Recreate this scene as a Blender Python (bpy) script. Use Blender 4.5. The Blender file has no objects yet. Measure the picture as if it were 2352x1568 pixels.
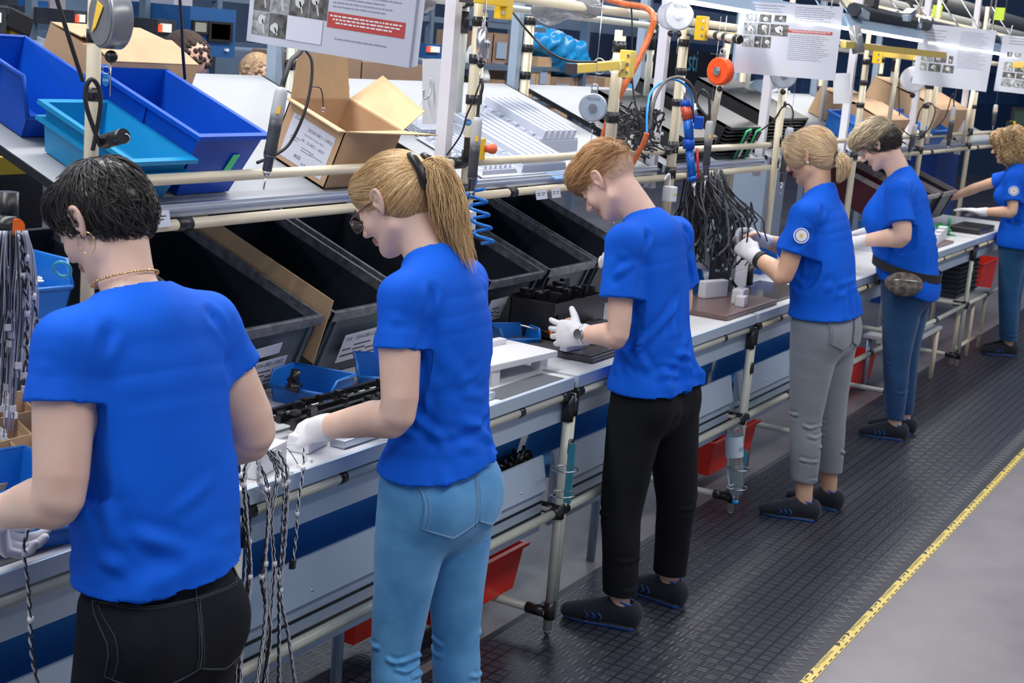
import bpy, bmesh, math, random, time
import numpy as np
from mathutils import Vector, Matrix
from math import sin, cos, pi, radians as RAD
T0 = time.time()
S = bpy.context.scene
COL = S.collection
rnd = random.Random(7)
# ------------------------------------------------------------------ camera
FPX, PIT, ROL, YAW, HC = 3397.0, 0.200165, 0.0859476, 0.493192, 1.95
fw = Vector((cos(YAW)*cos(PIT), sin(YAW)*cos(PIT), -sin(PIT)))
rt = Vector((sin(YAW), -cos(YAW), 0)); up = rt.cross(fw)
r2 = cos(ROL)*rt + sin(ROL)*up; u2 = -sin(ROL)*rt + cos(ROL)*up
cd = bpy.data.cameras.new('camera'); cam = bpy.data.objects.new('camera', cd); COL.objects.link(cam)
cd.sensor_fit = 'HORIZONTAL'; cd.sensor_width = 36.0; cd.lens = 36.0*FPX/2352; cd.clip_start = .05; cd.clip_end = 200
m = Matrix((r2, u2, -fw)).transposed().to_4x4(); m.translation = (0, 0, HC); cam.matrix_world = m
cd.dof.use_dof = True; cd.dof.focus_distance = 3.9; cd.dof.aperture_fstop = 11
S.camera = cam
CC = Vector((0, 0, HC))
def ray(x, y): return (x-1176)/FPX*r2 + (784-y)/FPX*u2 + fw
def aY(x, y, Y): r = ray(x, y); return CC + r*(Y/r.y)
def aZ(x, y, Z): r = ray(x, y); return CC + r*((Z-HC)/r.z)
def aX(x, y, X): r = ray(x, y); return CC + r*(X/r.x)
# ------------------------------------------------------------------ world, lights, exposure
S.view_settings.view_transform = 'Standard'; S.view_settings.look = 'None'
S.view_settings.exposure = 0.22; S.view_settings.gamma = 1.0; S.view_settings.use_curve_mapping = False
W = bpy.data.worlds.new('world'); S.world = W; W.use_nodes = True
W.node_tree.nodes['Background'].inputs[0].default_value = (.60, .72, 1.0, 1)
W.node_tree.nodes['Background'].inputs[1].default_value = .28
def area(name, loc, sx, sy, power, col, rot=(0, 0, 0)):
    l = bpy.data.lights.new(name, 'AREA'); l.shape = 'RECTANGLE'; l.size = sx; l.size_y = sy; l.energy = power; l.color = col
    o = bpy.data.objects.new(name, l); COL.objects.link(o); o.location = loc; o.rotation_euler = rot; return o
# rows of ceiling luminaires running along the hall
area('ceiling_lamp', (6, 3.1, 4.6), 16, .5, 500, (1, .97, .93))
area('ceiling_lamp', (6, -1.2, 5.0), 16, .7, 380, (1, .93, .86), (RAD(-12), 0, 0))
area('ceiling_lamp', (8, 8, 5.2), 20, .8, 330, (.85, .92, 1))
# ------------------------------------------------------------------ materials
MAT = {}
def mat(name, col, rough=.5, metal=0, spec=.5, noise=None, bump=None, trans=0, alpha=1, emit=None, coat=0, sheen=0, sub=0):
    """noise=(scale, amount): soft tonal variation; bump=(scale, strength)"""
    if name in MAT: return MAT[name]
    m = bpy.data.materials.new(name); m.use_nodes = True; nt = m.node_tree; b = nt.nodes['Principled BSDF']
    b.inputs['Base Color'].default_value = (*col, 1); b.inputs['Roughness'].default_value = rough
    b.inputs['Metallic'].default_value = metal; b.inputs['Specular IOR Level'].default_value = spec
    b.inputs['Transmission Weight'].default_value = trans; b.inputs['Alpha'].default_value = alpha
    b.inputs['Coat Weight'].default_value = coat; b.inputs['Sheen Weight'].default_value = sheen
    if sub: b.inputs['Subsurface Weight'].default_value = sub; b.inputs['Subsurface Radius'].default_value = (.012, .005, .003); b.inputs['Subsurface Scale'].default_value = 1.0
    if emit: b.inputs['Emission Color'].default_value = (*emit[0], 1); b.inputs['Emission Strength'].default_value = emit[1]
    if noise or bump:
        tc = nt.nodes.new('ShaderNodeTexCoord')
    if noise:
        n = nt.nodes.new('ShaderNodeTexNoise'); n.inputs['Scale'].default_value = noise[0]; n.inputs['Detail'].default_value = 4
        r = nt.nodes.new('ShaderNodeValToRGB'); a = noise[1]
        r.color_ramp.elements[0].position = .3; r.color_ramp.elements[1].position = .7
        r.color_ramp.elements[0].color = (*[c*(1-a) for c in col], 1); r.color_ramp.elements[1].color = (*[min(1, c*(1+a)) for c in col], 1)
        nt.links.new(tc.outputs['Object'], n.inputs['Vector']); nt.links.new(n.outputs['Fac'], r.inputs['Fac']); nt.links.new(r.outputs['Color'], b.inputs['Base Color'])
    if bump:
        n = nt.nodes.new('ShaderNodeTexNoise'); n.inputs['Scale'].default_value = bump[0]; n.inputs['Detail'].default_value = 3
        bp = nt.nodes.new('ShaderNodeBump'); bp.inputs['Strength'].default_value = bump[1]; bp.inputs['Distance'].default_value = .01
        nt.links.new(tc.outputs['Object'], n.inputs['Vector']); nt.links.new(n.outputs['Fac'], bp.inputs['Height']); nt.links.new(bp.outputs['Normal'], b.inputs['Normal'])
    MAT[name] = m; return m
M_ = mat
IVORY = M_('ivory_pipe', (.72, .64, .47), .28, noise=(9, .06))
GPIPE = M_('grey_green_pipe', (.55, .57, .50), .3, noise=(9, .06))
BLK = M_('black_plastic', (.012, .012, .014), .35)
BLKJ = M_('black_joint', (.018, .018, .02), .3)
RUB = M_('black_rubber', (.02, .02, .022), .5)
ALU = M_('aluminium', (.62, .66, .72), .33, metal=.75, noise=(4, .05))
ALUW = M_('pale_aluminium', (.44, .55, .68), .38, metal=.25, noise=(3, .05))
STEEL = M_('steel', (.6, .6, .62), .25, metal=1)
WHT = M_('white_laminate', (.60, .61, .64), .35, noise=(2, .03))
WPOST = M_('white_profile', (.72, .70, .76), .4)
WPL = M_('white_plastic', (.80, .81, .84), .4)
BOARDG = M_('grey_board', (.35, .37, .40), .45, noise=(2, .04))
NAVY = M_('blue_bin_plastic', (.0, .065, .45), .42, spec=.3, noise=(5, .15))
CYAN = M_('cyan_bin_plastic', (.005, .24, .50), .35, noise=(5, .12))
SBIN = M_('small_bin_plastic', (.006, .13, .48), .35, noise=(6, .12))
RED = M_('red_plastic', (.85, .030, .016), .35, noise=(5, .1))
YEL = M_('yellow_paint', (.85, .52, .015), .35)
YOL = M_('olive_yellow_paint', (.55, .42, .10), .4)
CARD = M_('cardboard', (.48, .31, .18), .75, noise=(14, .07))
CARDL = M_('light_cardboard', (.62, .42, .23), .75, noise=(14, .06))
CRATE = M_('black_crate', (.022, .030, .042), .38, noise=(6, .25))
CRATER = M_('crate_rim', (.15, .155, .175), .45, noise=(30, .5))
CRATEF = M_('grey_crate_face', (.07, .095, .12), .4, noise=(6, .25))
ORG = M_('orange_plastic', (.95, .17, .01), .4)
ORGH = M_('orange_hose', (.62, .14, .04), .4, noise=(30, .2), bump=(60, .3))
CBL = M_('cyan_hose', (.0, .28, .75), .3)
TOOLG = M_('grey_tool_shell', (.42, .43, .45), .4)
TOOLD = M_('dark_tool_grip', (.045, .05, .06), .5)
PAPER = M_('paper', (.62, .64, .72), .5)
# ------------------------------------------------------------------ object helpers
def tag(o, label=None, cat=None, group=None, kind=None):
    if label: o['label'] = label
    if cat: o['category'] = cat
    if group: o['group'] = group
    if kind: o['kind'] = kind
    return o
def thing(name, label, cat, loc=(0, 0, 0), group=None, kind=None):
    o = bpy.data.objects.new(name, None); COL.objects.link(o); o.location = loc; o.empty_display_size = .05
    o['_b'] = 1
    return tag(o, label, cat, group, kind)
def root_loc(o):
    p = Vector((0, 0, 0))
    while o is not None: p += o.location; o = o.parent
    return p
class MB:
    """collects shapes in world coordinates; build() makes one mesh object"""
    def __init__(s): s.v = []; s.f = []; s.mi = []; s.sm = []; s.cur = 0
    def add(s, vs, fs, smooth=False):
        b = len(s.v); s.v.extend([tuple(v) for v in vs])
        for f in fs: s.f.append([i+b for i in f]); s.mi.append(s.cur); s.sm.append(smooth)
        return s
    def mat(s, i): s.cur = i; return s
    def box(s, c, size, R=None, bevel=0):
        c = Vector(c); h = [x/2 for x in size]
        if bevel:
            bm = bmesh.new(); bmesh.ops.create_cube(bm, size=1)
            for v in bm.verts: v.co = Vector((v.co.x*size[0], v.co.y*size[1], v.co.z*size[2]))
            bmesh.ops.bevel(bm, geom=bm.edges[:], offset=bevel, segments=2, profile=.6, affect='EDGES')
            bm.verts.index_update()
            vs = [c + (R @ v.co if R else v.co) for v in bm.verts]; fs = [[v.index for v in f.verts] for f in bm.faces]; bm.free()
            return s.add(vs, fs, False)
        vs = []
        for dx in (-1, 1):
            for dy in (-1, 1):
                for dz in (-1, 1):
                    q = Vector((dx*h[0], dy*h[1], dz*h[2])); vs.append(c + (R @ q if R else q))
        return s.add(vs, [(0, 1, 3, 2), (4, 6, 7, 5), (0, 4, 5, 1), (2, 3, 7, 6), (0, 2, 6, 4), (1, 5, 7, 3)])
    def b2(s, a, b, bevel=0):
        a = Vector(a); b = Vector(b); return s.box((a+b)/2, [abs(x) for x in (b-a)], None, bevel)
    def tube(s, pts, r, n=12, cap=True, smooth=True):
        pts = [Vector(p) for p in pts]; k = len(pts)
        rs = r if hasattr(r, '__len__') else [r]*k
        t0 = (pts[1]-pts[0]).normalized(); ref = Vector((0, 0, 1)) if abs(t0.z) < .9 else Vector((1, 0, 0))
        u = t0.cross(ref).normalized(); vs = []
        for i in range(k):
            t = (pts[min(i+1, k-1)]-pts[max(i-1, 0)])
            if t.length < 1e-9: t = t0
            t.normalize(); u = (u - t*u.dot(t)); 
            if u.length < 1e-6: u = t.orthogonal()
            u.normalize(); w = t.cross(u)
            for j in range(n):
                a = 2*pi*j/n; vs.append(pts[i] + (u*cos(a)+w*sin(a))*rs[i])
        fs = [(i*n+j, i*n+(j+1) % n, (i+1)*n+(j+1) % n, (i+1)*n+j) for i in range(k-1) for j in range(n)]
        s.add(vs, fs, smooth)
        if cap:
            b = len(s.v)-k*n
            s.f.append([b+j for j in range(n)][::-1]); s.mi.append(s.cur); s.sm.append(False)
            s.f.append([b+(k-1)*n+j for j in range(n)]); s.mi.append(s.cur); s.sm.append(False)
        return s
    def cyl(s, a, b, r, r1=None, n=16): return s.tube([a, b], [r, r if r1 is None else r1], n)
    def sphere(s, c, r, sc=(1, 1, 1), n=12, R=None):
        c = Vector(c); vs = []; fs = []
        for i in range(n+1):
            th = pi*i/n
            for j in range(2*n):
                ph = pi*j/n; q = Vector((sin(th)*cos(ph)*r*sc[0], sin(th)*sin(ph)*r*sc[1], cos(th)*r*sc[2])); vs.append(c + (R @ q if R else q))
        for i in range(n):
            for j in range(2*n): fs.append((i*2*n+j, (i+1)*2*n+j, (i+1)*2*n+(j+1) % (2*n), i*2*n+(j+1) % (2*n)))
        return s.add(vs, fs, True)
    def quad(s, a, b, c, d): return s.add([a, b, c, d], [(0, 1, 2, 3)])
    def slab(s, a, b, c, d, t):
        """thick quad; t = thickness vector"""
        t = Vector(t); P = [Vector(x) for x in (a, b, c, d)]; Q = [p+t for p in P]
        return s.add(P+Q, [(3, 2, 1, 0), (4, 5, 6, 7), (0, 1, 5, 4), (1, 2, 6, 5), (2, 3, 7, 6), (3, 0, 4, 7)])
    def torus(s, c, R1, r, ax=(0, 0, 1), n=32, m=8, a0=0, a1=2*pi):
        ax = Vector(ax).normalized(); u = ax.orthogonal().normalized(); w = ax.cross(u); c = Vector(c)
        return s.tube([c+(u*cos(a0+(a1-a0)*i/n)+w*sin(a0+(a1-a0)*i/n))*R1 for i in range(n+1)], r, m, cap=abs(a1-a0) < 6.28)
    def prism(s, poly, d):
        """poly: 3d points in a plane, extruded by vector d"""
        P = [Vector(p) for p in poly]; n = len(P); d = Vector(d)
        return s.add(P+[p+d for p in P], [tuple(range(n))[::-1], tuple(range(n, 2*n))]+[(i, (i+1) % n, n+(i+1) % n, n+i) for i in range(n)])
    def build(s, name, mats, parent=None, smooth=None):
        me = bpy.data.meshes.new(name); o = bpy.data.objects.new(name, me)
        off = root_loc(parent) if parent else Vector((0, 0, 0))
        if s.v:
            if parent is None:
                a = np.array(s.v); off = Vector(((a[:, 0].min()+a[:, 0].max())/2, (a[:, 1].min()+a[:, 1].max())/2, a[:, 2].min())); o.location = off
            me.from_pydata([tuple(Vector(v)-off) for v in s.v], [], s.f)
        if not isinstance(mats, (list, tuple)): mats = [mats]
        for q in mats: me.materials.append(q)
        me.polygons.foreach_set('material_index', [min(i, len(mats)-1) for i in s.mi])
        me.polygons.foreach_set('use_smooth', [bool(x) if smooth is None else smooth for x in s.sm])
        bm = bmesh.new(); bm.from_mesh(me); bmesh.ops.recalc_face_normals(bm, faces=bm.faces[:]); bm.to_mesh(me); bm.free()
        me.update(); COL.objects.link(o); o.parent = parent; return o
def copy_tree(o, parent=None):
    c = o.copy(); COL.objects.link(c); c.parent = parent
    for ch in list(o.children): copy_tree(ch, c)
    return c
def spl(pts, n=8):
    """Catmull-Rom through pts"""
    P = [Vector(p) for p in pts]; P = [P[0]*2-P[1]]+P+[P[-1]*2-P[-2]]; out = []
    for i in range(1, len(P)-2):
        for j in range(n):
            t = j/n; a, b, c, d = P[i-1:i+3]
            out.append(.5*((2*b)+(c-a)*t+(2*a-5*b+4*c-d)*t*t+(3*b-a-3*c+d)*t**3))
    out.append(P[-2]); return out
def rotx(a): return Matrix.Rotation(a, 3, 'X')
def roty(a): return Matrix.Rotation(a, 3, 'Y')
def rotz(a): return Matrix.Rotation(a, 3, 'Z')
def text_mesh(s, txt, org, ux, uy, size, align='LEFT', squeeze=1.0):
    """adds flat lettering (world coords) to MB s; ux, uy = text axes"""
    cu = bpy.data.curves.new('t', 'FONT'); cu.body = txt; cu.size = 1; cu.align_x = align; cu.resolution_u = 2
    o = bpy.data.objects.new('t', cu); COL.objects.link(o)
    dg = bpy.context.evaluated_depsgraph_get(); me = bpy.data.meshes.new_from_object(o.evaluated_get(dg))
    org = Vector(org); ux = Vector(ux).normalized()*size*squeeze; uy = Vector(uy).normalized()*size
    s.add([org+ux*v.co.x+uy*v.co.y for v in me.vertices], [list(p.vertices) for p in me.polygons])
    bpy.data.objects.remove(o); bpy.data.curves.remove(cu); bpy.data.meshes.remove(me)
# ------------------------------------------------------------------ signed-distance modelling for the people
def smin(a, b, k):
    if k <= 0: return np.minimum(a, b)
    h = np.clip(.5+.5*(b-a)/k, 0, 1); return b*(1-h)+a*h-k*h*(1-h)
class SDF:
    """ordered list of primitives: (op, k, a, b, ra, rb, side)   r = (side, front) radii"""
    def __init__(s): s.p = []
    def seg(s, a, b, ra, rb, side=(1, 0, 0), k=.02, op='u'):
        ra = ra if hasattr(ra, '__len__') else (ra, ra); rb = rb if hasattr(rb, '__len__') else (rb, rb)
        s.p.append((op, k, np.array(a, float), np.array(b, float), np.array(ra, float), np.array(rb, float), np.array(side, float))); return s
    def ell(s, c, r, k=.02, op='u', R=None):
        s.p.append((op+'e', k, np.array(c, float), np.array(r, float), np.array(R if R is not None else np.eye(3), float))); return s
    def chain(s, pts, rs, side=(1, 0, 0), k=.02, n=3, op='u'):
        P = [np.array(p, float) for p in pts]; Q = [np.array(r if hasattr(r, '__len__') else (r, r), float) for r in rs]
        if n > 1 and len(P) > 2:
            def cr(L):
                L = [2*L[0]-L[1]]+L+[2*L[-1]-L[-2]]; o = []
                for i in range(1, len(L)-2):
                    for j in range(n):
                        t = j/n; a, b, c, d = L[i-1:i+3]; o.append(.5*((2*b)+(c-a)*t+(2*a-5*b+4*c-d)*t*t+(3*b-a-3*c+d)*t**3))
                return o+[L[-2]]
            P = cr(P); Q = cr(Q)
        s.p.append((op+'c', k, P, Q, np.array(side, float))); return s
    @staticmethod
    def _segd(X, a, b, ra, rb, side):
        ab = b-a; L = np.linalg.norm(ab)+1e-9; d = ab/L; u = side-d*(side@d); n = np.linalg.norm(u)
        if n < 1e-3: u = np.array([0, 1., 0])-d*d[1]; n = np.linalg.norm(u)
        u /= n; w = np.cross(d, u)
        q = X-a; t = q@d; tt = np.clip(t/L, 0, 1); r0 = ra[0]+(rb[0]-ra[0])*tt; r1 = ra[1]+(rb[1]-ra[1])*tt
        e = t-tt*L; rm = np.minimum(r0, r1)
        k = np.sqrt((q@u/r0)**2+(q@w/r1)**2+(e/rm)**2)
        return (k-1)*rm
    def prim(s, p, X):
        op = p[0]
        if op[-1] == 'e': 
            q = (X-p[2])@p[4]; k = np.sqrt((q/p[3])**2@np.ones(3)); g = np.sqrt((q/p[3]**2)**2@np.ones(3))+1e-9; return k*(k-1)/g
        if op[-1] == 'c':
            d = None
            for i in range(len(p[2])-1):
                e = s._segd(X, p[2][i], p[2][i+1], p[3][i], p[3][i+1], p[4]); d = e if d is None else np.minimum(d, e)
            return d
        return s._segd(X, *p[2:])
    def box(s, p):
        if p[0][-1] == 'e': m = p[3].max(); return p[2]-m, p[2]+m
        if p[0][-1] == 'c':
            A = np.array(p[2]); m = max(q.max() for q in p[3]); return A.min(0)-m, A.max(0)+m
        m = max(p[4].max(), p[5].max()); return np.minimum(p[2], p[3])-m, np.maximum(p[2], p[3])+m
    def grid(s, h, pad=.012, lo=None, hi=None):
        B = [s.box(p) for p in s.p if p[0][0] == 'u']
        L = np.min([b[0] for b in B], 0)-pad-2*h; H = np.max([b[1] for b in B], 0)+pad+2*h
        if lo is not None: L = np.maximum(L, lo)
        if hi is not None: H = np.minimum(H, hi)
        n = np.ceil((H-L)/h).astype(int)+1; F = np.full(n, .2, np.float32)
        ax = [L[i]+h*np.arange(n[i]) for i in range(3)]
        for p in s.p:
            a, b = s.box(p); k = p[1]; m = k+pad+3*h
            if p[0][0] == 'i': i0 = np.zeros(3, int); i1 = n
            else: i0 = np.clip(np.floor((a-m-L)/h).astype(int), 0, n); i1 = np.clip(np.ceil((b+m-L)/h).astype(int)+1, 0, n)
            if (i1 <= i0).any(): continue
            sl = tuple(slice(i0[j], i1[j]) for j in range(3))
            X = np.stack(np.meshgrid(*[ax[j][sl[j]] for j in range(3)], indexing='ij'), -1)
            d = s.prim(p, X)
            if p[0][0] == 'u': F[sl] = smin(F[sl], d, k)
            elif p[0][0] == 's': F[sl] = -smin(-F[sl], d, k)
        return F, L, h
def nets(F, L, h):
    """surface nets -> verts, quads"""
    ins = F < 0; n = F.shape
    c = [F[i:n[0]-1+i, j:n[1]-1+j, k:n[2]-1+k] for i in (0, 1) for j in (0, 1) for k in (0, 1)]
    sg = sum((q < 0).astype(np.int8) for q in c); act = (sg > 0) & (sg < 8); idx = -np.ones(act.shape, np.int64)
    A = np.argwhere(act); idx[act] = np.arange(len(A))
    off = [(i, j, k) for i in (0, 1) for j in (0, 1) for k in (0, 1)]
    V = [q[act].astype(np.float64) for q in c]; acc = np.zeros((len(A), 3)); cnt = np.zeros(len(A))
    for a in range(8):
        for b in range(a+1, 8):
            if sum(abs(off[a][t]-off[b][t]) for t in range(3)) != 1: continue
            m = (V[a] < 0) != (V[b] < 0); t = V[a]/(V[a]-V[b]+1e-12)*m
            pa = np.array(off[a], float); pb = np.array(off[b], float)
            acc += m[:, None]*(pa+(pb-pa)*t[:, None]); cnt += m
    P = L+h*(A+acc/cnt[:, None]); Q = []
    for ax in range(3):
        u, v = (ax+1) % 3, (ax+2) % 3
        s0 = [slice(None)]*3; s1 = [slice(None)]*3; s0[ax] = slice(0, n[ax]-1); s1[ax] = slice(1, n[ax])
        for q in (u, v): s0[q] = slice(1, n[q]-1); s1[q] = slice(1, n[q]-1)
        a = ins[tuple(s0)]; b = ins[tuple(s1)]; E = np.argwhere(a != b); fl = a[tuple(E.T)]
        E[:, u] += 1; E[:, v] += 1
        def g(du, dv): e = E.copy(); e[:, u] -= du; e[:, v] -= dv; return idx[tuple(e.T)]
        q = np.stack([g(1, 1), g(0, 1), g(0, 0), g(1, 0)], 1); q[~fl] = q[~fl][:, ::-1]; Q.append(q)
    return P, np.concatenate(Q)
def vnormals(P, Q):
    n = np.cross(P[Q[:, 2]]-P[Q[:, 0]], P[Q[:, 3]]-P[Q[:, 1]]); N = np.zeros_like(P)
    for j in range(4): np.add.at(N, Q[:, j], n)
    return N/(np.linalg.norm(N, axis=1)[:, None]+1e-12)
def lap(P, Q, it=2, lam=.5, mu=-.52):
    E = np.concatenate([Q[:, [0, 1]], Q[:, [1, 2]], Q[:, [2, 3]], Q[:, [3, 0]]])
    c = np.bincount(E[:, 0], minlength=len(P))+np.bincount(E[:, 1], minlength=len(P))
    for i in range(it):
        for l in (lam, mu):
            s = np.zeros_like(P)
            for a, b in ((0, 1), (1, 0)):
                for j in range(3): s[:, j] += np.bincount(E[:, a], P[E[:, b], j], minlength=len(P))
            P = P+l*(s/np.maximum(c, 1)[:, None]-P)
    return P
def np_mesh(name, P, Q, mats, mi=None, xf=None, parent=None, attr=None, smooth=True):
    me = bpy.data.meshes.new(name)
    Pw = P if xf is None else xf(P)
    off = np.array(root_loc(parent)) if parent else np.zeros(3)
    Pw = Pw-off
    if isinstance(Q, np.ndarray):
        nf, k = Q.shape; me.vertices.add(len(Pw)); me.vertices.foreach_set('co', Pw.astype(np.float32).ravel())
        me.loops.add(nf*k); me.loops.foreach_set('vertex_index', Q.astype(np.int32).ravel())
        me.polygons.add(nf); me.polygons.foreach_set('loop_start', np.arange(0, nf*k, k, dtype=np.int32))
        try: me.polygons.foreach_set('loop_total', np.full(nf, k, np.int32))
        except Exception: pass
    else: me.from_pydata(Pw.tolist(), [], Q)
    for q in (mats if isinstance(mats, (list, tuple)) else [mats]): me.materials.append(q)
    if mi is not None: me.polygons.foreach_set('material_index', np.asarray(mi, np.int32))
    me.polygons.foreach_set('use_smooth', np.full(len(me.polygons), smooth))
    if attr is not None:
        a = me.attributes.new('tint', 'FLOAT', 'POINT'); a.data.foreach_set('value', np.asarray(attr, np.float32))
    me.update(calc_edges=True); me.validate()
    o = bpy.data.objects.new(name, me); COL.objects.link(o); o.parent = parent; return o
def wob(P, sc, seed, octs=3):
    r = np.random.RandomState(seed); o = np.zeros(len(P)); a = 1
    for k in range(octs):
        for j in range(4):
            d = r.normal(size=3); d /= np.linalg.norm(d); o += a*np.sin(P@d*sc*(2**k)*(.7+.6*r.rand())+r.rand()*6.28)/4
        a *= .5
    return o
def folds(P, N, L):
    """cloth creases: (a, b, amp, width) ridge (+) or groove (-) along segment"""
    D = np.zeros(len(P))
    for a, b, amp, w in L:
        a = np.array(a, float); b = np.array(b, float); ab = b-a; L2 = ab@ab; q = P-a; t = np.clip(q@ab/L2, 0, 1)
        d = np.linalg.norm(q-t[:, None]*ab, axis=1); taper = np.sin(np.clip(t*.92+.04, 0, 1)*pi)**.6
        x = d/w; D += amp*taper*(np.exp(-x*x)-.45*np.exp(-((x-1.9)/.9)**2))
    return P+N*D[:, None]
def rotm(pitch=0, yaw=0, roll=0):
    """head frame -> body frame; pitch>0 nods down (forward = +y)"""
    cp, sp = cos(-pitch), sin(-pitch); X = np.array([[1, 0, 0], [0, cp, -sp], [0, sp, cp]])
    cy, sy = cos(yaw), sin(yaw); Z = np.array([[cy, -sy, 0], [sy, cy, 0], [0, 0, 1]])
    cr, sr = cos(roll), sin(roll); Ym = np.array([[cr, 0, sr], [0, 1, 0], [-sr, 0, cr]])
    return Z@X@Ym
def skin_mat(name, base, blush):
    m = bpy.data.materials.new(name); m.use_nodes = True; nt = m.node_tree; b = nt.nodes['Principled BSDF']
    tc = nt.nodes.new('ShaderNodeTexCoord'); n = nt.nodes.new('ShaderNodeTexNoise'); n.inputs['Scale'].default_value = 14; n.inputs['Detail'].default_value = 5
    r = nt.nodes.new('ShaderNodeValToRGB'); r.color_ramp.elements[0].position = .35; r.color_ramp.elements[1].position = .72
    r.color_ramp.elements[0].color = (*base, 1); r.color_ramp.elements[1].color = (*blush, 1)
    nt.links.new(tc.outputs['Object'], n.inputs['Vector']); nt.links.new(n.outputs['Fac'], r.inputs['Fac']); nt.links.new(r.outputs['Color'], b.inputs['Base Color'])
    b.inputs['Roughness'].default_value = .5; b.inputs['Subsurface Weight'].default_value = .12
    b.inputs['Subsurface Radius'].default_value = (.010, .004, .002); b.inputs['Subsurface Scale'].default_value = 1
    n2 = nt.nodes.new('ShaderNodeTexNoise'); n2.inputs['Scale'].default_value = 260; bp = nt.nodes.new('ShaderNodeBump'); bp.inputs['Strength'].default_value = .12; bp.inputs['Distance'].default_value = .002
    nt.links.new(tc.outputs['Object'], n2.inputs['Vector']); nt.links.new(n2.outputs['Fac'], bp.inputs['Height']); nt.links.new(bp.outputs['Normal'], b.inputs['Normal'])
    return m
def hair_mat(name, dark, light, rough=.42):
    m = bpy.data.materials.new(name); m.use_nodes = True; nt = m.node_tree; b = nt.nodes['Principled BSDF']
    a = nt.nodes.new('ShaderNodeAttribute'); a.attribute_name = 'tint'; r = nt.nodes.new('ShaderNodeValToRGB')
    r.color_ramp.elements[0].color = (*dark, 1); r.color_ramp.elements[1].color = (*light, 1)
    nt.links.new(a.outputs['Fac'], r.inputs['Fac']); nt.links.new(r.outputs['Color'], b.inputs['Base Color']); b.inputs['Roughness'].default_value = rough
    b.inputs['Specular IOR Level'].default_value = .45
    return m
def cloth_mat(name, col, col2=None, scale=900, rough=.8, sheen=.15, denim=False):
    m = bpy.data.materials.new(name); m.use_nodes = True; nt = m.node_tree; b = nt.nodes['Principled BSDF']
    b.inputs['Roughness'].default_value = rough; b.inputs['Sheen Weight'].default_value = sheen; b.inputs['Specular IOR Level'].default_value = .25
    tc = nt.nodes.new('ShaderNodeTexCoord'); n = nt.nodes.new('ShaderNodeTexNoise'); n.inputs['Scale'].default_value = 5 if not denim else 9; n.inputs['Detail'].default_value = 6
    r = nt.nodes.new('ShaderNodeValToRGB'); c2 = col2 or tuple(c*.85 for c in col)
    r.color_ramp.elements[0].position = .35; r.color_ramp.elements[1].position = .68
    r.color_ramp.elements[0].color = (*c2, 1); r.color_ramp.elements[1].color = (*col, 1)
    nt.links.new(tc.outputs['Object'], n.inputs['Vector']); nt.links.new(n.outputs['Fac'], r.inputs['Fac']); nt.links.new(r.outputs['Color'], b.inputs['Base Color'])
    w = nt.nodes.new('ShaderNodeTexNoise'); w.inputs['Scale'].default_value = scale; bp = nt.nodes.new('ShaderNodeBump'); bp.inputs['Strength'].default_value = .25; bp.inputs['Distance'].default_value = .001
    nt.links.new(tc.outputs['Object'], w.inputs['Vector']); nt.links.new(w.outputs['Fac'], bp.inputs['Height']); nt.links.new(bp.outputs['Normal'], b.inputs['Normal'])
    return m
SHIRT = cloth_mat('blue_jersey', (.0, .118, .74), (.0, .098, .64), sheen=0)
GLOVE = cloth_mat('white_knit_glove', (.74, .73, .76), (.66, .65, .69), 1400)
SHOE = cloth_mat('dark_shoe_fabric', (.018, .022, .034), None, 500)
SHOEB = M_('blue_shoe_trim', (.01, .09, .42), .5)
SOLE = M_('dark_sole', (.012, .014, .018), .55)
LIP = M_('lips', (.50, .20, .17), .45)
GOLD = M_('gold', (.85, .58, .28), .25, metal=1)
V3 = lambda *a: np.array(a, float)

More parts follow.
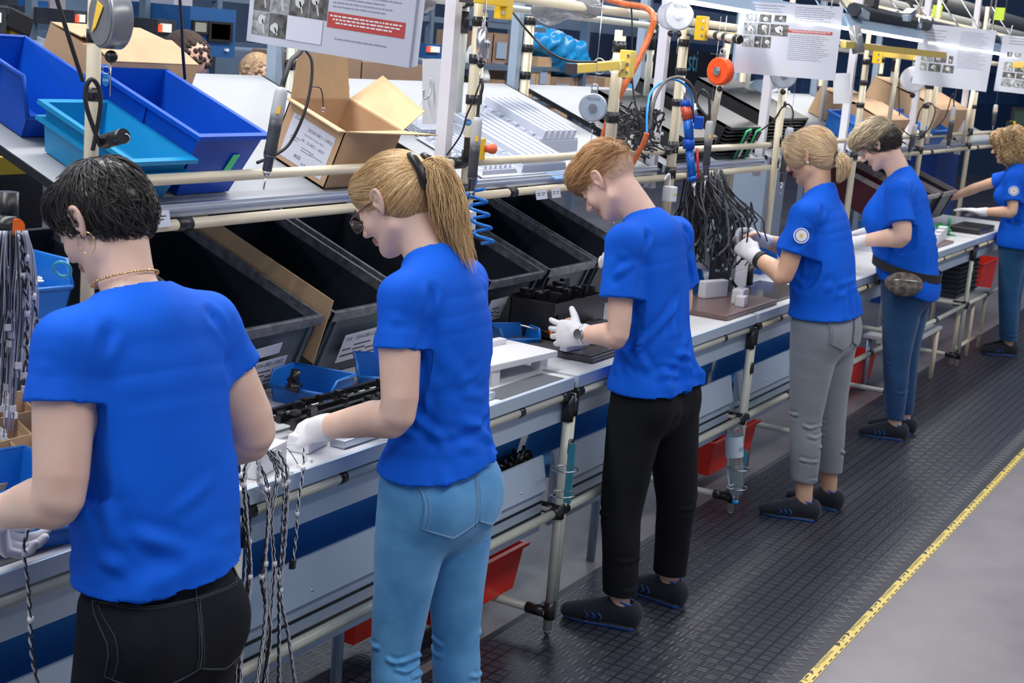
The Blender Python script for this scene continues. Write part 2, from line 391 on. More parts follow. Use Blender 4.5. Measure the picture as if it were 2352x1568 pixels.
def head_sdf(s, hc, R, sc=1.0, fem=1.0, ears=True):
    T = lambda x, y, z: hc+R@(V3(x, y, z)*sc)
    e = lambda c, r, k=.02, op='u', RR=None: s.ell(T(*c), V3(*r)*sc, k*sc, op, R if RR is None else R@RR)
    e((0, -.014, .028), (.076, .097, .087), .01)
    e((0, .020, -.028), (.061, .064, .080), .03)
    e((0, .040, -.076), (.038, .036, .034), .02)
    e((0, .072, -.098), (.017, .017, .014), .016)
    for q in (-1, 1):
        e((q*.040, .060, -.028), (.022, .022, .024), .022)
        s.seg(T(q*.052, .0, -.062), T(q*.022, .066, -.094), .012*sc, .010*sc, R@V3(1, 0, 0), .03*sc)
        e((q*.031, .100, .003), (.017, .013, .011), .014, 's')
        e((q*.031, .078, .003), (.0125, .0125, .0115), .004)
        s.seg(T(q*.010, .092, .022), T(q*.042, .080, .024), .0075*sc, .006*sc, R@V3(1, 0, 0), .012*sc)
        e((q*.011, .100, -.032), (.0075, .009, .0065), .006)
    s.seg(T(0, .084, .016), T(0, .113, -.027), .0072*sc, .0098*sc, R@V3(1, 0, 0), .012*sc)
    s.seg(T(-.017, .088, -.056), T(.017, .088, -.056), .006*sc, .006*sc, R@V3(1, 0, 0), .008*sc)
    s.seg(T(-.014, .087, -.066), T(.014, .087, -.066), .0065*sc, .0065*sc, R@V3(1, 0, 0), .008*sc)
    e((0, .0955, -.061), (.020, .004, .0014), .002, 's')
    if ears:
        for q in (-1, 1):
            pts = [T(q*x, y, z) for x, y, z in ((.074, .008, .004), (.079, .006, .022), (.086, -.008, .032), (.091, -.024, .026), (.090, -.026, .008), (.084, -.018, -.010), (.077, -.004, -.026))]
            s.chain(pts, [V3(.0042, .0042)*sc]*6+[V3(.0065, .0050)*sc], R@V3(0, 0, 1), .003*sc, 2)
            e((q*.0805, -.009, .006), (.0052, .019, .029), .007, 'u', rotm(0, q*.40))
            e((q*.086, -.003, -.002), (.006, .009, .011), .004, 's')
            s.seg(T(q*.080, .006, .0), T(q*.079, .004, -.009), .0035*sc, .003*sc, R@V3(1, 0, 0), .003*sc)
def hand_sdf(s, wr, d, nrm, q, curl, spread=.12, k=.006, r=1.0, thumb=(.5, .55), sc=1.0):
    """wr wrist, d fingers direction, nrm back-of-hand normal, q=+1 thumb toward +side (side = d x nrm * q)"""
    d = d/np.linalg.norm(d); nrm = nrm-d*(nrm@d); nrm /= np.linalg.norm(nrm); sd = np.cross(d, nrm)*q
    T = lambda a, b, c: wr+(d*a+sd*b+nrm*c)*sc
    s.chain([T(-.02, 0, 0), T(.02, 0, 0), T(.055, 0, .002), T(.085, 0, 0)], [V3(.029, .020)*r, V3(.034, .018)*r, V3(.041, .016)*r, V3(.040, .012)*r], sd, k*2, 2)
    s.ell(T(.035, .026, -.010), V3(.026, .014, .014)*r*sc, .012)
    Ls = ((.042, .027, .021), (.046, .030, .022), (.043, .028, .021), (.034, .021, .018))
    for i in range(4):
        b = .030-.020*i; p = T(.088-(.006 if i == 3 else 0)-(.002 if i == 0 else 0), b, 0); c = curl[i] if hasattr(curl, '__len__') else curl
        a = -(i-1.4)*spread; ang = 0; pts = [p]
        for j in range(3):
            ang += c*(.85, 1.05, .7)[j]
            v = (d*cos(a)+sd*sin(a))*cos(ang)-nrm*sin(ang); p = p+v*Ls[i][j]*sc; pts.append(p)
        rr = (.0092, .0088, .0080, .0068) if i < 3 else (.0082, .0076, .0070, .006)
        s.chain(pts, [V3(x, x)*r*sc for x in rr], sd, .004, 1)
    t0 = T(.022, .030, -.008); v1 = d*cos(thumb[0])+sd*sin(thumb[0])-nrm*.35; v1 /= np.linalg.norm(v1)
    v2 = d*cos(thumb[0]-thumb[1])+sd*sin(thumb[0]-thumb[1])-nrm*.55; v2 /= np.linalg.norm(v2)
    s.chain([t0, t0+v1*.038*sc, t0+v1*.038*sc+v2*.030*sc, t0+(v1*.038+v2*.055)*sc], [V3(x, x)*r*sc for x in (.0135, .0115, .0100, .0085)], sd, .008, 1)
def pockets(P, o, xf, par, J):
    """back pockets, stitching and seam laid on the trouser surface"""
    B = P[(P[:, 1] < J['pelvis'][1]+.02)]
    def ys(x, z):
        d = (B[:, 0]-x)**2+(B[:, 2]-z)**2; k = np.argsort(d)[:12]; return B[k][np.argsort(B[k, 1])[:5]].mean(0)[1]
    ST = o['stitch']; PM = o['pmat']
    for sx in (-1, 1):
        cx, cz = J['pelvis'][0]+sx*o['pockets'][0], J['pelvis'][2]+o['pockets'][1]; w, h = .078, .155
        sh = [(-1, .5), (1, .5), (.95, -.34), (.0, -.52), (-.95, -.34)]
        m = MB(); n = 9; V = []
        for i in range(n):
            for j in range(n):
                u, v = -1+2*i/(n-1), j/(n-1); lo = -.52+.18*abs(u)**1.2; x, z = cx+u*w, cz+(lo+(.5-lo)*v)*h; V.append(Vector(xf(V3(x, ys(x, z)-.0035, z)[None])[0]))
        m.add(V, [(i*n+j, (i+1)*n+j, (i+1)*n+j+1, i*n+j+1) for i in range(n-1) for j in range(n-1)], True); pk = m.build('back_pocket', PM, par)
        for k in (0, .006):
            m = MB(); pts = []; Lp = sh+[sh[0]]
            for a, b in zip(Lp[:-1], Lp[1:]):
                for t in np.linspace(0, 1, 7)[:-1]: x, z = cx+(a[0]+(b[0]-a[0])*t)*(w-k), cz+(a[1]+(b[1]-a[1])*t)*h-k*.5; pts.append(Vector(xf(V3(x, ys(x, z)-.0045, z)[None])[0]))
            m.tube(pts+[pts[0]], .0011 if k == 0 else .0008, 5, cap=False); m.build('stitching', ST, pk)
    m = MB(); m.tube([Vector(xf(V3(J['pelvis'][0], ys(J['pelvis'][0], z)-.001, z)[None])[0]) for z in np.linspace(J['pelvis'][2]+.07, J['pelvis'][2]-.10, 12)], .0016, 5); m.build('seat_seam', ST, par)
    for dz in (.075, .112):
        m = MB(); m.tube([Vector(xf(V3(x, ys(x, J['pelvis'][2]+dz)-.001, J['pelvis'][2]+dz)[None])[0]) for x in np.linspace(-.11, .13, 14)], .0010, 5); m.build('waistband_stitching', ST, par)
def make_person(name, label, base, yaw, J, o):
    """J: joints in the person's own frame (x right, y forward, z up). o: options"""
    root = thing('person', label, 'person', (base[0], base[1], 0))
    ca, sa = cos(yaw), sin(yaw); RZ = np.array([[ca, -sa, 0], [sa, ca, 0], [0, 0, 1]]); B = V3(base[0], base[1], 0)
    xf = lambda P: P@RZ.T+B
    J = {k: V3(*v) for k, v in J.items()}
    for q in ('shL', 'shR'): J[q] = J[q]+V3(-.014*np.sign(J[q][0]), 0, -o.get('shd', .022))
    h = o.get('h', .005); g = o.get('g', 1.0); tw = o.get('tw', (1, 1, 1, 1))
    R = rotm(*o['head']); hc = J['head']; hs = o.get('hs', 1.0)
    shd = (J['shR']-J['shL']); shd[2] = 0; shd /= np.linalg.norm(shd)
    # ---- body: one continuous surface
    s = SDF()
    s.chain([J['pelvis'], J['waist'], J['chest'], (J['shL']+J['shR'])/2+V3(0, -.01, -.015)], [V3(.108, .082)*g, V3(.108, .080)*g, V3(.125, .085)*g, V3(.095, .052)*g], shd, .02)
    for q in 'LR':
        s.seg((J['shL']+J['shR'])/2+V3(0, -.012, .02), J['sh'+q], (.042, .042), (.040, .040), (0, 1, 0), .05)
    s.chain([(J['shL']+J['shR'])/2+V3(0, -.005, .02), J['neck'], hc+R@V3(0, -.022, -.045)*hs], [V3(.062, .056)*g**.5, V3(.052, .054)*o.get('nk', 1), V3(.050, .056)*o.get('nk', 1)], (1, 0, 0), .035)
    head_sdf(s, hc, R, hs)
    aw = o.get('arm', 1.0)
    for q in 'LR':
        a, e, w = J['sh'+q], J['el'+q], J['wr'+q]
        s.chain([a, a+(e-a)*.45, e, e+(w-e)*.3, w], [V3(.048, .052)*aw, V3(.042, .047)*aw, V3(.036, .040)*aw, V3(.038, .040)*aw, V3(.025, .023)*aw**.5], (0, 1, 0), .02, 3)
        H = o['hand'+q]; hand_sdf(s, w, V3(*H[0]), V3(*H[1]), H[2], H[3], r=.9)
        hj, kn, an = J['hip'+q], J['kn'+q], J['an'+q]
        s.chain([hj, kn, an, an+V3(0, .02, -.03)], [V3(.058, .06)*g, V3(.043, .047), V3(.032, .036), V3(.027, .028)], (1, 0, 0), .03)
        s.seg(an+V3(0, -.015, -.035), an+V3(0, .10, -.045), (.022, .020), (.024, .012), (1, 0, 0), .01)
    P, Q = nets(*s.grid(h)); P = lap(P, Q, 2)
    fc = (P[Q].mean(1)-hc)@R/hs
    lip = (np.abs(fc[:, 0]) < .024) & (fc[:, 1] > .078) & (np.abs(fc[:, 2]+.061) < .0105-.12*np.abs(fc[:, 0]))
    np_mesh('body', P, Q, [o['skin'], LIP], lip.astype(int), xf, root)
    # ---- shirt
    s = SDF(); t = o['torso']
    s.chain([t[i][0] for i in range(len(t))], [V3(*t[i][1]) for i in range(len(t))], shd, .03, 3)
    sc_ = (J['shL']+J['shR'])/2
    for q in 'LR':
        a, e = J['sh'+q], J['el'+q]; u = (e-a)/np.linalg.norm(e-a); sl = o.get('sleeve', .20)-.035; f = o.get('slw', 1.0)
        s.seg(sc_+V3(0, -.012, .012), a+V3(0, -.004, .0), (.052, .050), (.048, .048), (0, 1, 0), .05)
        s.seg(J['neck']*.5+sc_*.5+V3(0, -.02, .0), a+V3(0, -.004, .004), (.040, .040), (.036, .036), (0, 1, 0), .05)
        s.chain([a, a+u*sl*.5, a+u*sl], [V3(.050, .056)*f, V3(.056, .064)*f, V3(.062, .072)*f], (0, 1, 0), .03, 2)
    s.seg(sc_+V3(0, -.016, .012), J['neck']+V3(0, -.024, o.get('cz', -.030)), (.088, .062), (.069, .060), shd, .035)
    for bb in o.get('bust', []): s.ell(bb[0], bb[1], .05)
    pw = o['pw']; gr = .009
    s.chain([J['pelvis']+V3(0, 0, .03), J['pelvis'], J['pelvis']+V3(0, -.005, -.07), J['pelvis']+V3(0, -.005, -.14)], [V3(*pw[1])*.90+gr, V3(*pw[1])*.93+gr, V3(*pw[2])+gr, V3(*pw[2])+gr], (J['hipR']-J['hipL']), .04)
    for q, sx in (('L', -1), ('R', 1)): s.ell(J['pelvis']+V3(sx*.075, -.055, -.05)*g, V3(.082, .072, .095)*g*o.get('butt', 1)+gr, .05); s.seg(J['hip'+q], J['hip'+q]*.75+J['kn'+q]*.25, V3(*o['leg'][0])+gr, V3(*o['leg'][1])+gr, (1, 0, 0), .04)
    for q in 'LR':
        a, e = J['sh'+q], J['el'+q]; u = (e-a)/np.linalg.norm(e-a); sl = o.get('sleeve', .20)-.035
        c = a+u*(sl+.085); Rr = np.stack([np.cross(u, V3(0, 0, 1)), np.cross(u, np.cross(u, V3(0, 0, 1))), u], 1); Rr /= np.linalg.norm(Rr, axis=0)
        s.seg(a+u*(sl+.002), a+u*(sl+.16), (.055*aw, .060*aw), (.09, .09), (0, 1, 0), .004, 's') if False else None
    s.chain([sc_*.45+J['neck']*.55+V3(0, .014, .024), J['neck']+V3(0, .014, .030), J['neck']+(hc-J['neck'])*.8+V3(0, 0, .02)], [V3(.066, .062)*o.get('nko', 1), V3(.082, .078), V3(.12, .12)], (1, 0, 0), .006, 2, 's')
    F, L, hh = s.grid(o.get('hs_', .005))
    # flat hem and sleeve ends
    ii = np.stack(np.meshgrid(*[L[j]+hh*np.arange(F.shape[j]) for j in range(3)], indexing='ij'), -1)
    hem = o['hem']; F = np.maximum(F, (hem[0]+hem[1]*ii[..., 0]+hem[2]*ii[..., 1]-ii[..., 2]).astype(np.float32))
    for q in 'LR':
        a, e = J['sh'+q], J['el'+q]; u = (e-a)/np.linalg.norm(e-a); sl = o.get('sleeve', .20)-.035; c = a+u*sl
        dd = (ii-c)@u; near = np.linalg.norm(ii-(c+u*.05), axis=-1) < .14
        sx = 1 if q == 'R' else -1
        m = near & (dd > -.02) & (((ii-sc_)@shd)*sx > (o.get('slcut', .13)))
        F = np.where(m, np.maximum(F, dd), F).astype(np.float32)
    del ii
    P, Q = nets(F, L, hh); P = lap(P, Q, 2); N = vnormals(P, Q)
    P = folds(P, N, [(a, b, m*o.get('fk', 2.5), w) for a, b, m, w in o.get('folds', [])]); P = P+N*(wob(P*np.array([1, 1, .6]), 26, o.get('seed', 1))*.0022)[:, None]
    np_mesh('t_shirt', P, Q, [SHIRT], None, xf, root)
    # hem and sleeve seams
    # ---- trousers
    s = SDF(); pw = o['pw']
    s.chain([J['waist']*.35+J['pelvis']*.65+V3(0, 0, .02), J['pelvis'], J['pelvis']+V3(0, -.005, -.07)], [V3(*pw[0])*.86, V3(*pw[1])*.93, V3(*pw[2])], (J['hipR']-J['hipL']), .03)
    for q, sx in (('L', -1), ('R', 1)):
        hj, kn, an = J['hip'+q], J['kn'+q], J['an'+q]
        s.ell(J['pelvis']+V3(sx*.075, -.055, -.05)*g, V3(.082, .072, .095)*g*o.get('butt', 1), .03)
        th = hj+(kn-hj)*.3; cf = kn+(an-kn)*.35; end = kn+(an-kn)*o.get('hemk', .98)
        s.chain([hj, th, kn, cf, end], [V3(*x) for x in o['leg']], (1, 0, 0), .03, 3)
    F, L, hh = s.grid(o.get('hs_', .005)); zg = L[2]+hh*np.arange(F.shape[2]); hz = min(J['anL'][2], J['anR'][2])+o.get('hemz', .035); F = np.maximum(F, np.maximum(hz-zg, zg-(J['waist'][2]*.4+J['pelvis'][2]*.6+.045))[None, None, :]).astype(np.float32)
    P, Q = nets(F, L, hh); P = lap(P, Q, 2); N = vnormals(P, Q)
    P = folds(P, N, [(a, b, m*1.5, w) for a, b, m, w in o.get('pfolds', [])]); P = P+N*(wob(P, 30, 5)*.0015)[:, None]
    pn = np_mesh(o.get('pname', 'jeans'), P, Q, [o['pmat']], None, xf, root)
    if 'pockets' in o: pockets(P, o, xf, pn, J)
    # ---- shoes
    if o.get('shoes', True):
        for q in 'LR':
            an = J['an'+q]; ft = o.get('foot'+q, 0.0); Rf = rotm(0, ft); zz = .028-an[2]
            sk = o.get('ss', 1.0); T = lambda x, y, z: an+Rf@V3(x, y*sk, 0)+V3(0, 0, (z-.004)*sk+.004-an[2])
            s = SDF(); s.chain([T(0, -.045, .052), T(0, .03, .055), T(0, .10, .045), T(0, .165, .035)], [V3(.034, .045), V3(.038, .048), V3(.045, .036), V3(.036, .024)], Rf@V3(1, 0, 0), .02, 2)
            s.chain([T(0, -.035, .068), T(0, .02, .074)], [V3(.036, .036), V3(.034, .032)], Rf@V3(1, 0, 0), .02, 1)
            s.seg(T(0, -.010, .088), T(0, -.005, .17), (.030, .037), (.04, .047), Rf@V3(1, 0, 0), .005, 's')
            F, L, hh = s.grid(.0035); zg = L[2]+hh*np.arange(F.shape[2]); F = np.maximum(F, (.016-zg)[None, None, :]).astype(np.float32)
            P, Q = nets(F, L, hh); P = lap(P, Q, 1)
            sh = np_mesh('shoe', P, Q, [SHOE, SHOEB], None, xf, root)
            s = SDF(); s.chain([T(0, -.045, .018), T(0, .03, .018), T(.004, .10, .018), T(.004, .165, .020)], [V3(.038, .014), V3(.036, .014), V3(.047, .014), V3(.038, .013)], Rf@V3(1, 0, 0), .012, 2)
            P, Q = nets(*s.grid(.0035)); zc = P[Q].mean(1)[:, 2]
            np_mesh('sole', P, Q, [SOLE, SHOEB], ((zc < .021) & (zc > .005)).astype(int), xf, sh)
            mb = MB()
            for j in range(3):
                for sx in (-1, 1):
                    y = .045+.022*j
                    pp = [T(sx*.043, y+.012, .030), T(sx*.0445, y, .042), T(sx*.040, y+.013, .056)]
                    mb.tube([Vector(xf(p[None])[0]) for p in pp], .0032, 5)
            ring = [T(.030*cos(a), -.012+.040*sin(a), .098+.008*sin(a)) for a in np.linspace(0, 2*pi, 20)]
            mb.tube([Vector(xf(p[None])[0]) for p in ring], .004, 6, cap=False)
            mb.build('shoe_trim', SHOEB, sh)
            mb = MB()
            for j in range(5):
                y = .035+.018*j; z = .098-.008*j; mb.tube([Vector(xf(T(x, y, z-abs(x)*.4)[None])[0]) for x in (-.02, -.01, 0, .01, .02)], .0024, 5)
            mb.build('laces', BLK, sh)
    # ---- gloves
    for q in o.get('gloves', 'LR'):
        s = SDF(); H = o['hand'+q]; e, w = J['el'+q], J['wr'+q]; u = (w-e)/np.linalg.norm(w-e)
        s.chain([w-u*o.get('cuff', .045), w-u*.02, w], [V3(.034, .032), V3(.032, .030), V3(.031, .026)], (0, 1, 0), .012, 2)
        hand_sdf(s, w, V3(*H[0]), V3(*H[1]), H[2], H[3], r=1.12, thumb=o.get('thumb', (.5, .55)))
        P, Q = nets(*s.grid(.0028)); P = lap(P, Q, 2); N = vnormals(P, Q); P = P+N*(wob(P, 90, 3)*.0006)[:, None]
        np_mesh('glove', P, Q, [GLOVE], None, xf, root)
    return root, dict(xf=xf, R=R, hc=hc, hs=hs, J=J, shd=shd)
def hair(root, ctx, mats, shell, strands, cuts=(), h=.004, tintf=None, extra=None, seed=1, name='hair', wobamp=.002):
    """shell: list of (center, radii, k[, op]) ellipsoids in head frame; strands: list of dicts"""
    R, hc, hs, xf = ctx['R'], ctx['hc'], ctx['hs'], ctx['xf']; s = SDF()
    for e in shell:
        RR = e[4] if len(e) > 4 else np.eye(3)
        s.ell(V3(*e[0]), V3(*e[1]), e[2], e[3] if len(e) > 3 else 'u', RR)
    P, Q = nets(*s.grid(h)); P = lap(P, Q, 2); N = vnormals(P, Q); P = P+N*(wob(P, 70, seed)*wobamp)[:, None]
    PP = [P]; QQ = [q for q in [Q]]; tint = [.25+.2*wob(P, 60, seed+3)]
    rs = np.random.RandomState(seed)
    def sd(X):
        F = np.full(len(X), .3)
        for p in s.p:
            d = s.prim(p, X)
            F = smin(F, d, p[1]) if p[0][0] == 'u' else -smin(-F, d, p[1])
        return F
    def grad(X):
        e = 1e-3; return np.stack([(sd(X+V3(*v)*e)-sd(X-V3(*v)*e))/(2*e) for v in ((1, 0, 0), (0, 1, 0), (0, 0, 1))], 1)
    base = len(P)
    for st in strands:
        n = st['n']
        if 'path' in st:
            path = np.array([V3(*p) for p in spl(st['path'], 5)]); m = len(path)
            rad = np.interp(np.linspace(0, 1, m), np.linspace(0, 1, len(st['rad'])), st['rad'])
            off = rs.normal(size=(n, 3))*.6; off /= np.maximum(1, np.linalg.norm(off, axis=1))[:, None]
            fr = rs.rand(n)**1.5*st.get('rag', .2); X = []
            for i in range(m):
                w = np.stack([np.sin(i*st.get('freq', .7)+off[:, 0]*9), np.cos(i*st.get('freq', .7)+off[:, 1]*9), 0*off[:, 0]], 1)*st.get('wave', .002)
                t = i/(m-1)*(1-fr); k = t*(m-1); i0 = np.floor(k).astype(int); i1 = np.minimum(i0+1, m-1); f = (k-i0)[:, None]
                X.append(path[i0]*(1-f)+path[i1]*f+off*(rad[i0]*(1-f[:, 0])+rad[i1]*f[:, 0])[:, None]+w*min(1, i/4))
            X = np.stack(X, 1)
        else:
            X0 = []; 
            while len(X0) < n:
                c = P[rs.randint(len(P), size=n)]; c = c[[st['seed'](p) for p in c]]; X0.extend(c)
            p = np.array(X0[:n]); X = [p]; m = st.get('m', 8); step = st['len']/m*(.7+.6*rs.rand(n))[:, None]; lift = st.get('lift', .0)
            jit = (rs.normal(size=(n, 3))*.35+np.stack([wob(p, 75, seed*7+j, 2) for j in range(3)], 1)*1.6)*st.get('jit', .15)
            for i in range(m):
                g = grad(p); g /= np.linalg.norm(g, axis=1)[:, None]+1e-9
                f = st['flow'](p)+jit; f = f-g*(f*g).sum(1)[:, None]; f /= np.linalg.norm(f, axis=1)[:, None]+1e-9
                if st.get('curl'): 
                    ph = rs.rand(n)*0+np.arange(n)*1.7; sdv = np.cross(f, g); f = f+sdv*(np.sin(i*1.5+ph)*st['curl'])[:, None]+g*(np.cos(i*1.5+ph)*st['curl'])[:, None]
                p = p+f*step; d = sd(p); p = p+g*(np.clip(lift*(i+1)/m+st.get('off', .001)-d, -.02, .02))[:, None]; X.append(p)
            X = np.stack(X, 1)
        n, m = X.shape[:2]; r = st.get('r', .0009); T = np.gradient(X, axis=1); T /= np.linalg.norm(T, axis=2)[..., None]+1e-9
        u = np.cross(T, V3(.3, .5, .81)); u /= np.linalg.norm(u, axis=2)[..., None]+1e-9; w = np.cross(T, u)
        tap = np.interp(np.arange(m)/(m-1), [0, .6, 1], [1, .9, .25])[None, :, None]*r
        V = np.stack([X+(u*cos(a)+w*sin(a))*tap for a in (0, 2.09, 4.19)], 2).reshape(-1, 3)
        k = (np.arange(n)[:, None]*m+np.arange(m-1)[None]).ravel()*3; q = np.concatenate([np.stack([k+j, k+(j+1) % 3, k+3+(j+1) % 3, k+3+j], 1) for j in range(3)])
        PP.append(V); QQ.append(q+base); base += len(V)
        tt = np.clip(st.get('tint', .5)+rs.normal(size=n)*st.get('tv', .22), 0, 1); tint.append(np.repeat(tt, m*3))
    P = np.concatenate(PP); Q = np.concatenate(QQ); ti = np.concatenate(tint)
    if tintf is not None: ti = tintf(P, ti)
    P = hc+(P*hs)@R.T
    return np_mesh(name, P, Q, mats, None, xf, root, np.clip(ti, 0, 1))
# ------------------------------------------------------------------ the six workers
SK1 = skin_mat('skin_fair', (.74, .49, .38), (.80, .56, .46)); SK2 = skin_mat('skin_rosy', (.75, .47, .36), (.80, .54, .44)); SK3 = skin_mat('skin_tanned', (.66, .39, .25), (.72, .46, .33))
STB = M_('blue_stitching', (.30, .48, .66), .7); STD = M_('dark_stitching', (.05, .06, .075), .7); STG = M_('grey_stitching', (.20, .22, .25), .7)
def seam_tube(ctx, pts, r, matl, name, parent, n=6):
    mb = MB(); mb.tube([Vector(ctx['xf'](V3(*p)[None])[0]) for p in pts], r, n); return mb.build(name, matl, parent)
def hp(ctx, *p): return Vector(ctx['xf']((ctx['hc']+ctx['R']@(V3(*p)*ctx['hs']))[None])[0])
def brows_lashes(root, ctx, matl):
    mb = MB()
    for q in (-1, 1):
        mb.tube([hp(ctx, q*x, y, z) for x, y, z in ((.014, .100, .026), (.027, .097, .032), (.042, .086, .028))], [.0022, .003, .0012], 5)
        mb.tube([hp(ctx, q*x, y, z) for x, y, z in ((.020, .0915, -.001), (.031, .0935, -.005), (.042, .0865, -.001))], .0011, 4)
    mb.build('eyebrows', matl, root)
def fan(c, n, r0, r1, amp, w, seed, ax='y'):
    """a handful of creases radiating from c"""
    r = random.Random(seed); L = []
    for i in range(n):
        a = r.uniform(-1, 1); b = r.uniform(.3, 1)
        d = V3(r.uniform(-.6, .6), r.uniform(-.5, .5), -r.uniform(.2, 1)); d /= np.linalg.norm(d); c0 = V3(*c)+V3(r.uniform(-.02, .02), r.uniform(-.02, .02), r.uniform(-.02, .02))
        L.append((c0+d*r0, c0+d*r.uniform(.6, 1)*r1, amp*r.uniform(.6, 1.2)*(1 if i % 3 else -1), w*r.uniform(.8, 1.3)))
    return L
def rings(j0, j1, zs, rad, amp, w, seed, side=1):
    """horizontal bunching creases around a limb axis j0->j1 at fractions zs"""
    r = random.Random(seed); L = []
    for t in zs:
        c = V3(*j0)+(V3(*j1)-V3(*j0))*t; a = r.uniform(0, 6.28); n = r.choice((3, 4, 5)); sp = r.uniform(.7, 1.1)
        pts = [c+V3(cos(a+i*sp*.5)*rad, sin(a+i*sp*.5)*rad, r.uniform(-.008, .008)) for i in range(n)]
        for i in range(n-1): L.append((pts[i], pts[i+1], amp*r.uniform(.5, 1.1)*1.2, w*.75))
    return L
def shirt_folds(J, z0, seed, amp=.004):
    L = []
    for q, sx in (('L', -1), ('R', 1)):
        a = V3(*J['sh'+q]); ar = a+V3(-sx*.035, -.045, -.075)
        L += [(ar, ar+V3(-sx*.07, -.03, -.20), amp*1.3, .013), (ar+V3(sx*.01, 0, .02), ar+V3(-sx*.02, -.02, .09), -amp, .013), (ar, ar+V3(-sx*.10, -.02, -.08), amp*.9, .012),
              (ar+V3(sx*.03, 0, 0), a+V3(sx*.05, -.03, -.05), amp*.4, .011), (ar+V3(0, .02, 0), ar+V3(-sx*.02, .03, -.24), amp, .014), (a+V3(0, -.06, -.09), a+V3(sx*.03, -.065, -.17), amp*.5, .012)]
        L += fan(ar, 4, .03, .25, amp*.7, .014, seed+sx)
    r = random.Random(seed)
    for i in range(7):
        x = r.uniform(-.14, .10); z = z0+r.uniform(.10, .26); L.append((V3(x, -.11, z), V3(x+r.uniform(.05, .14), -.11, z+r.uniform(-.05, .05)), amp*r.uniform(-.8, .9), .013))
        y = r.uniform(-.08, .1); L.append((V3(-.14, y, z), V3(-.14, y+r.uniform(-.09, .09), z+r.uniform(-.08, .08)), amp*r.uniform(.3, 1), .013))
    for i in range(4):
        x = r.uniform(-.12, .12); L.append((V3(x, -.12, z0), V3(x+r.uniform(-.03, .03), -.12, z0+r.uniform(.1, .2)), amp*.8, .018))
    return L
BR = hair_mat('brow_hair_brown', (.12, .07, .04), (.22, .14, .08))
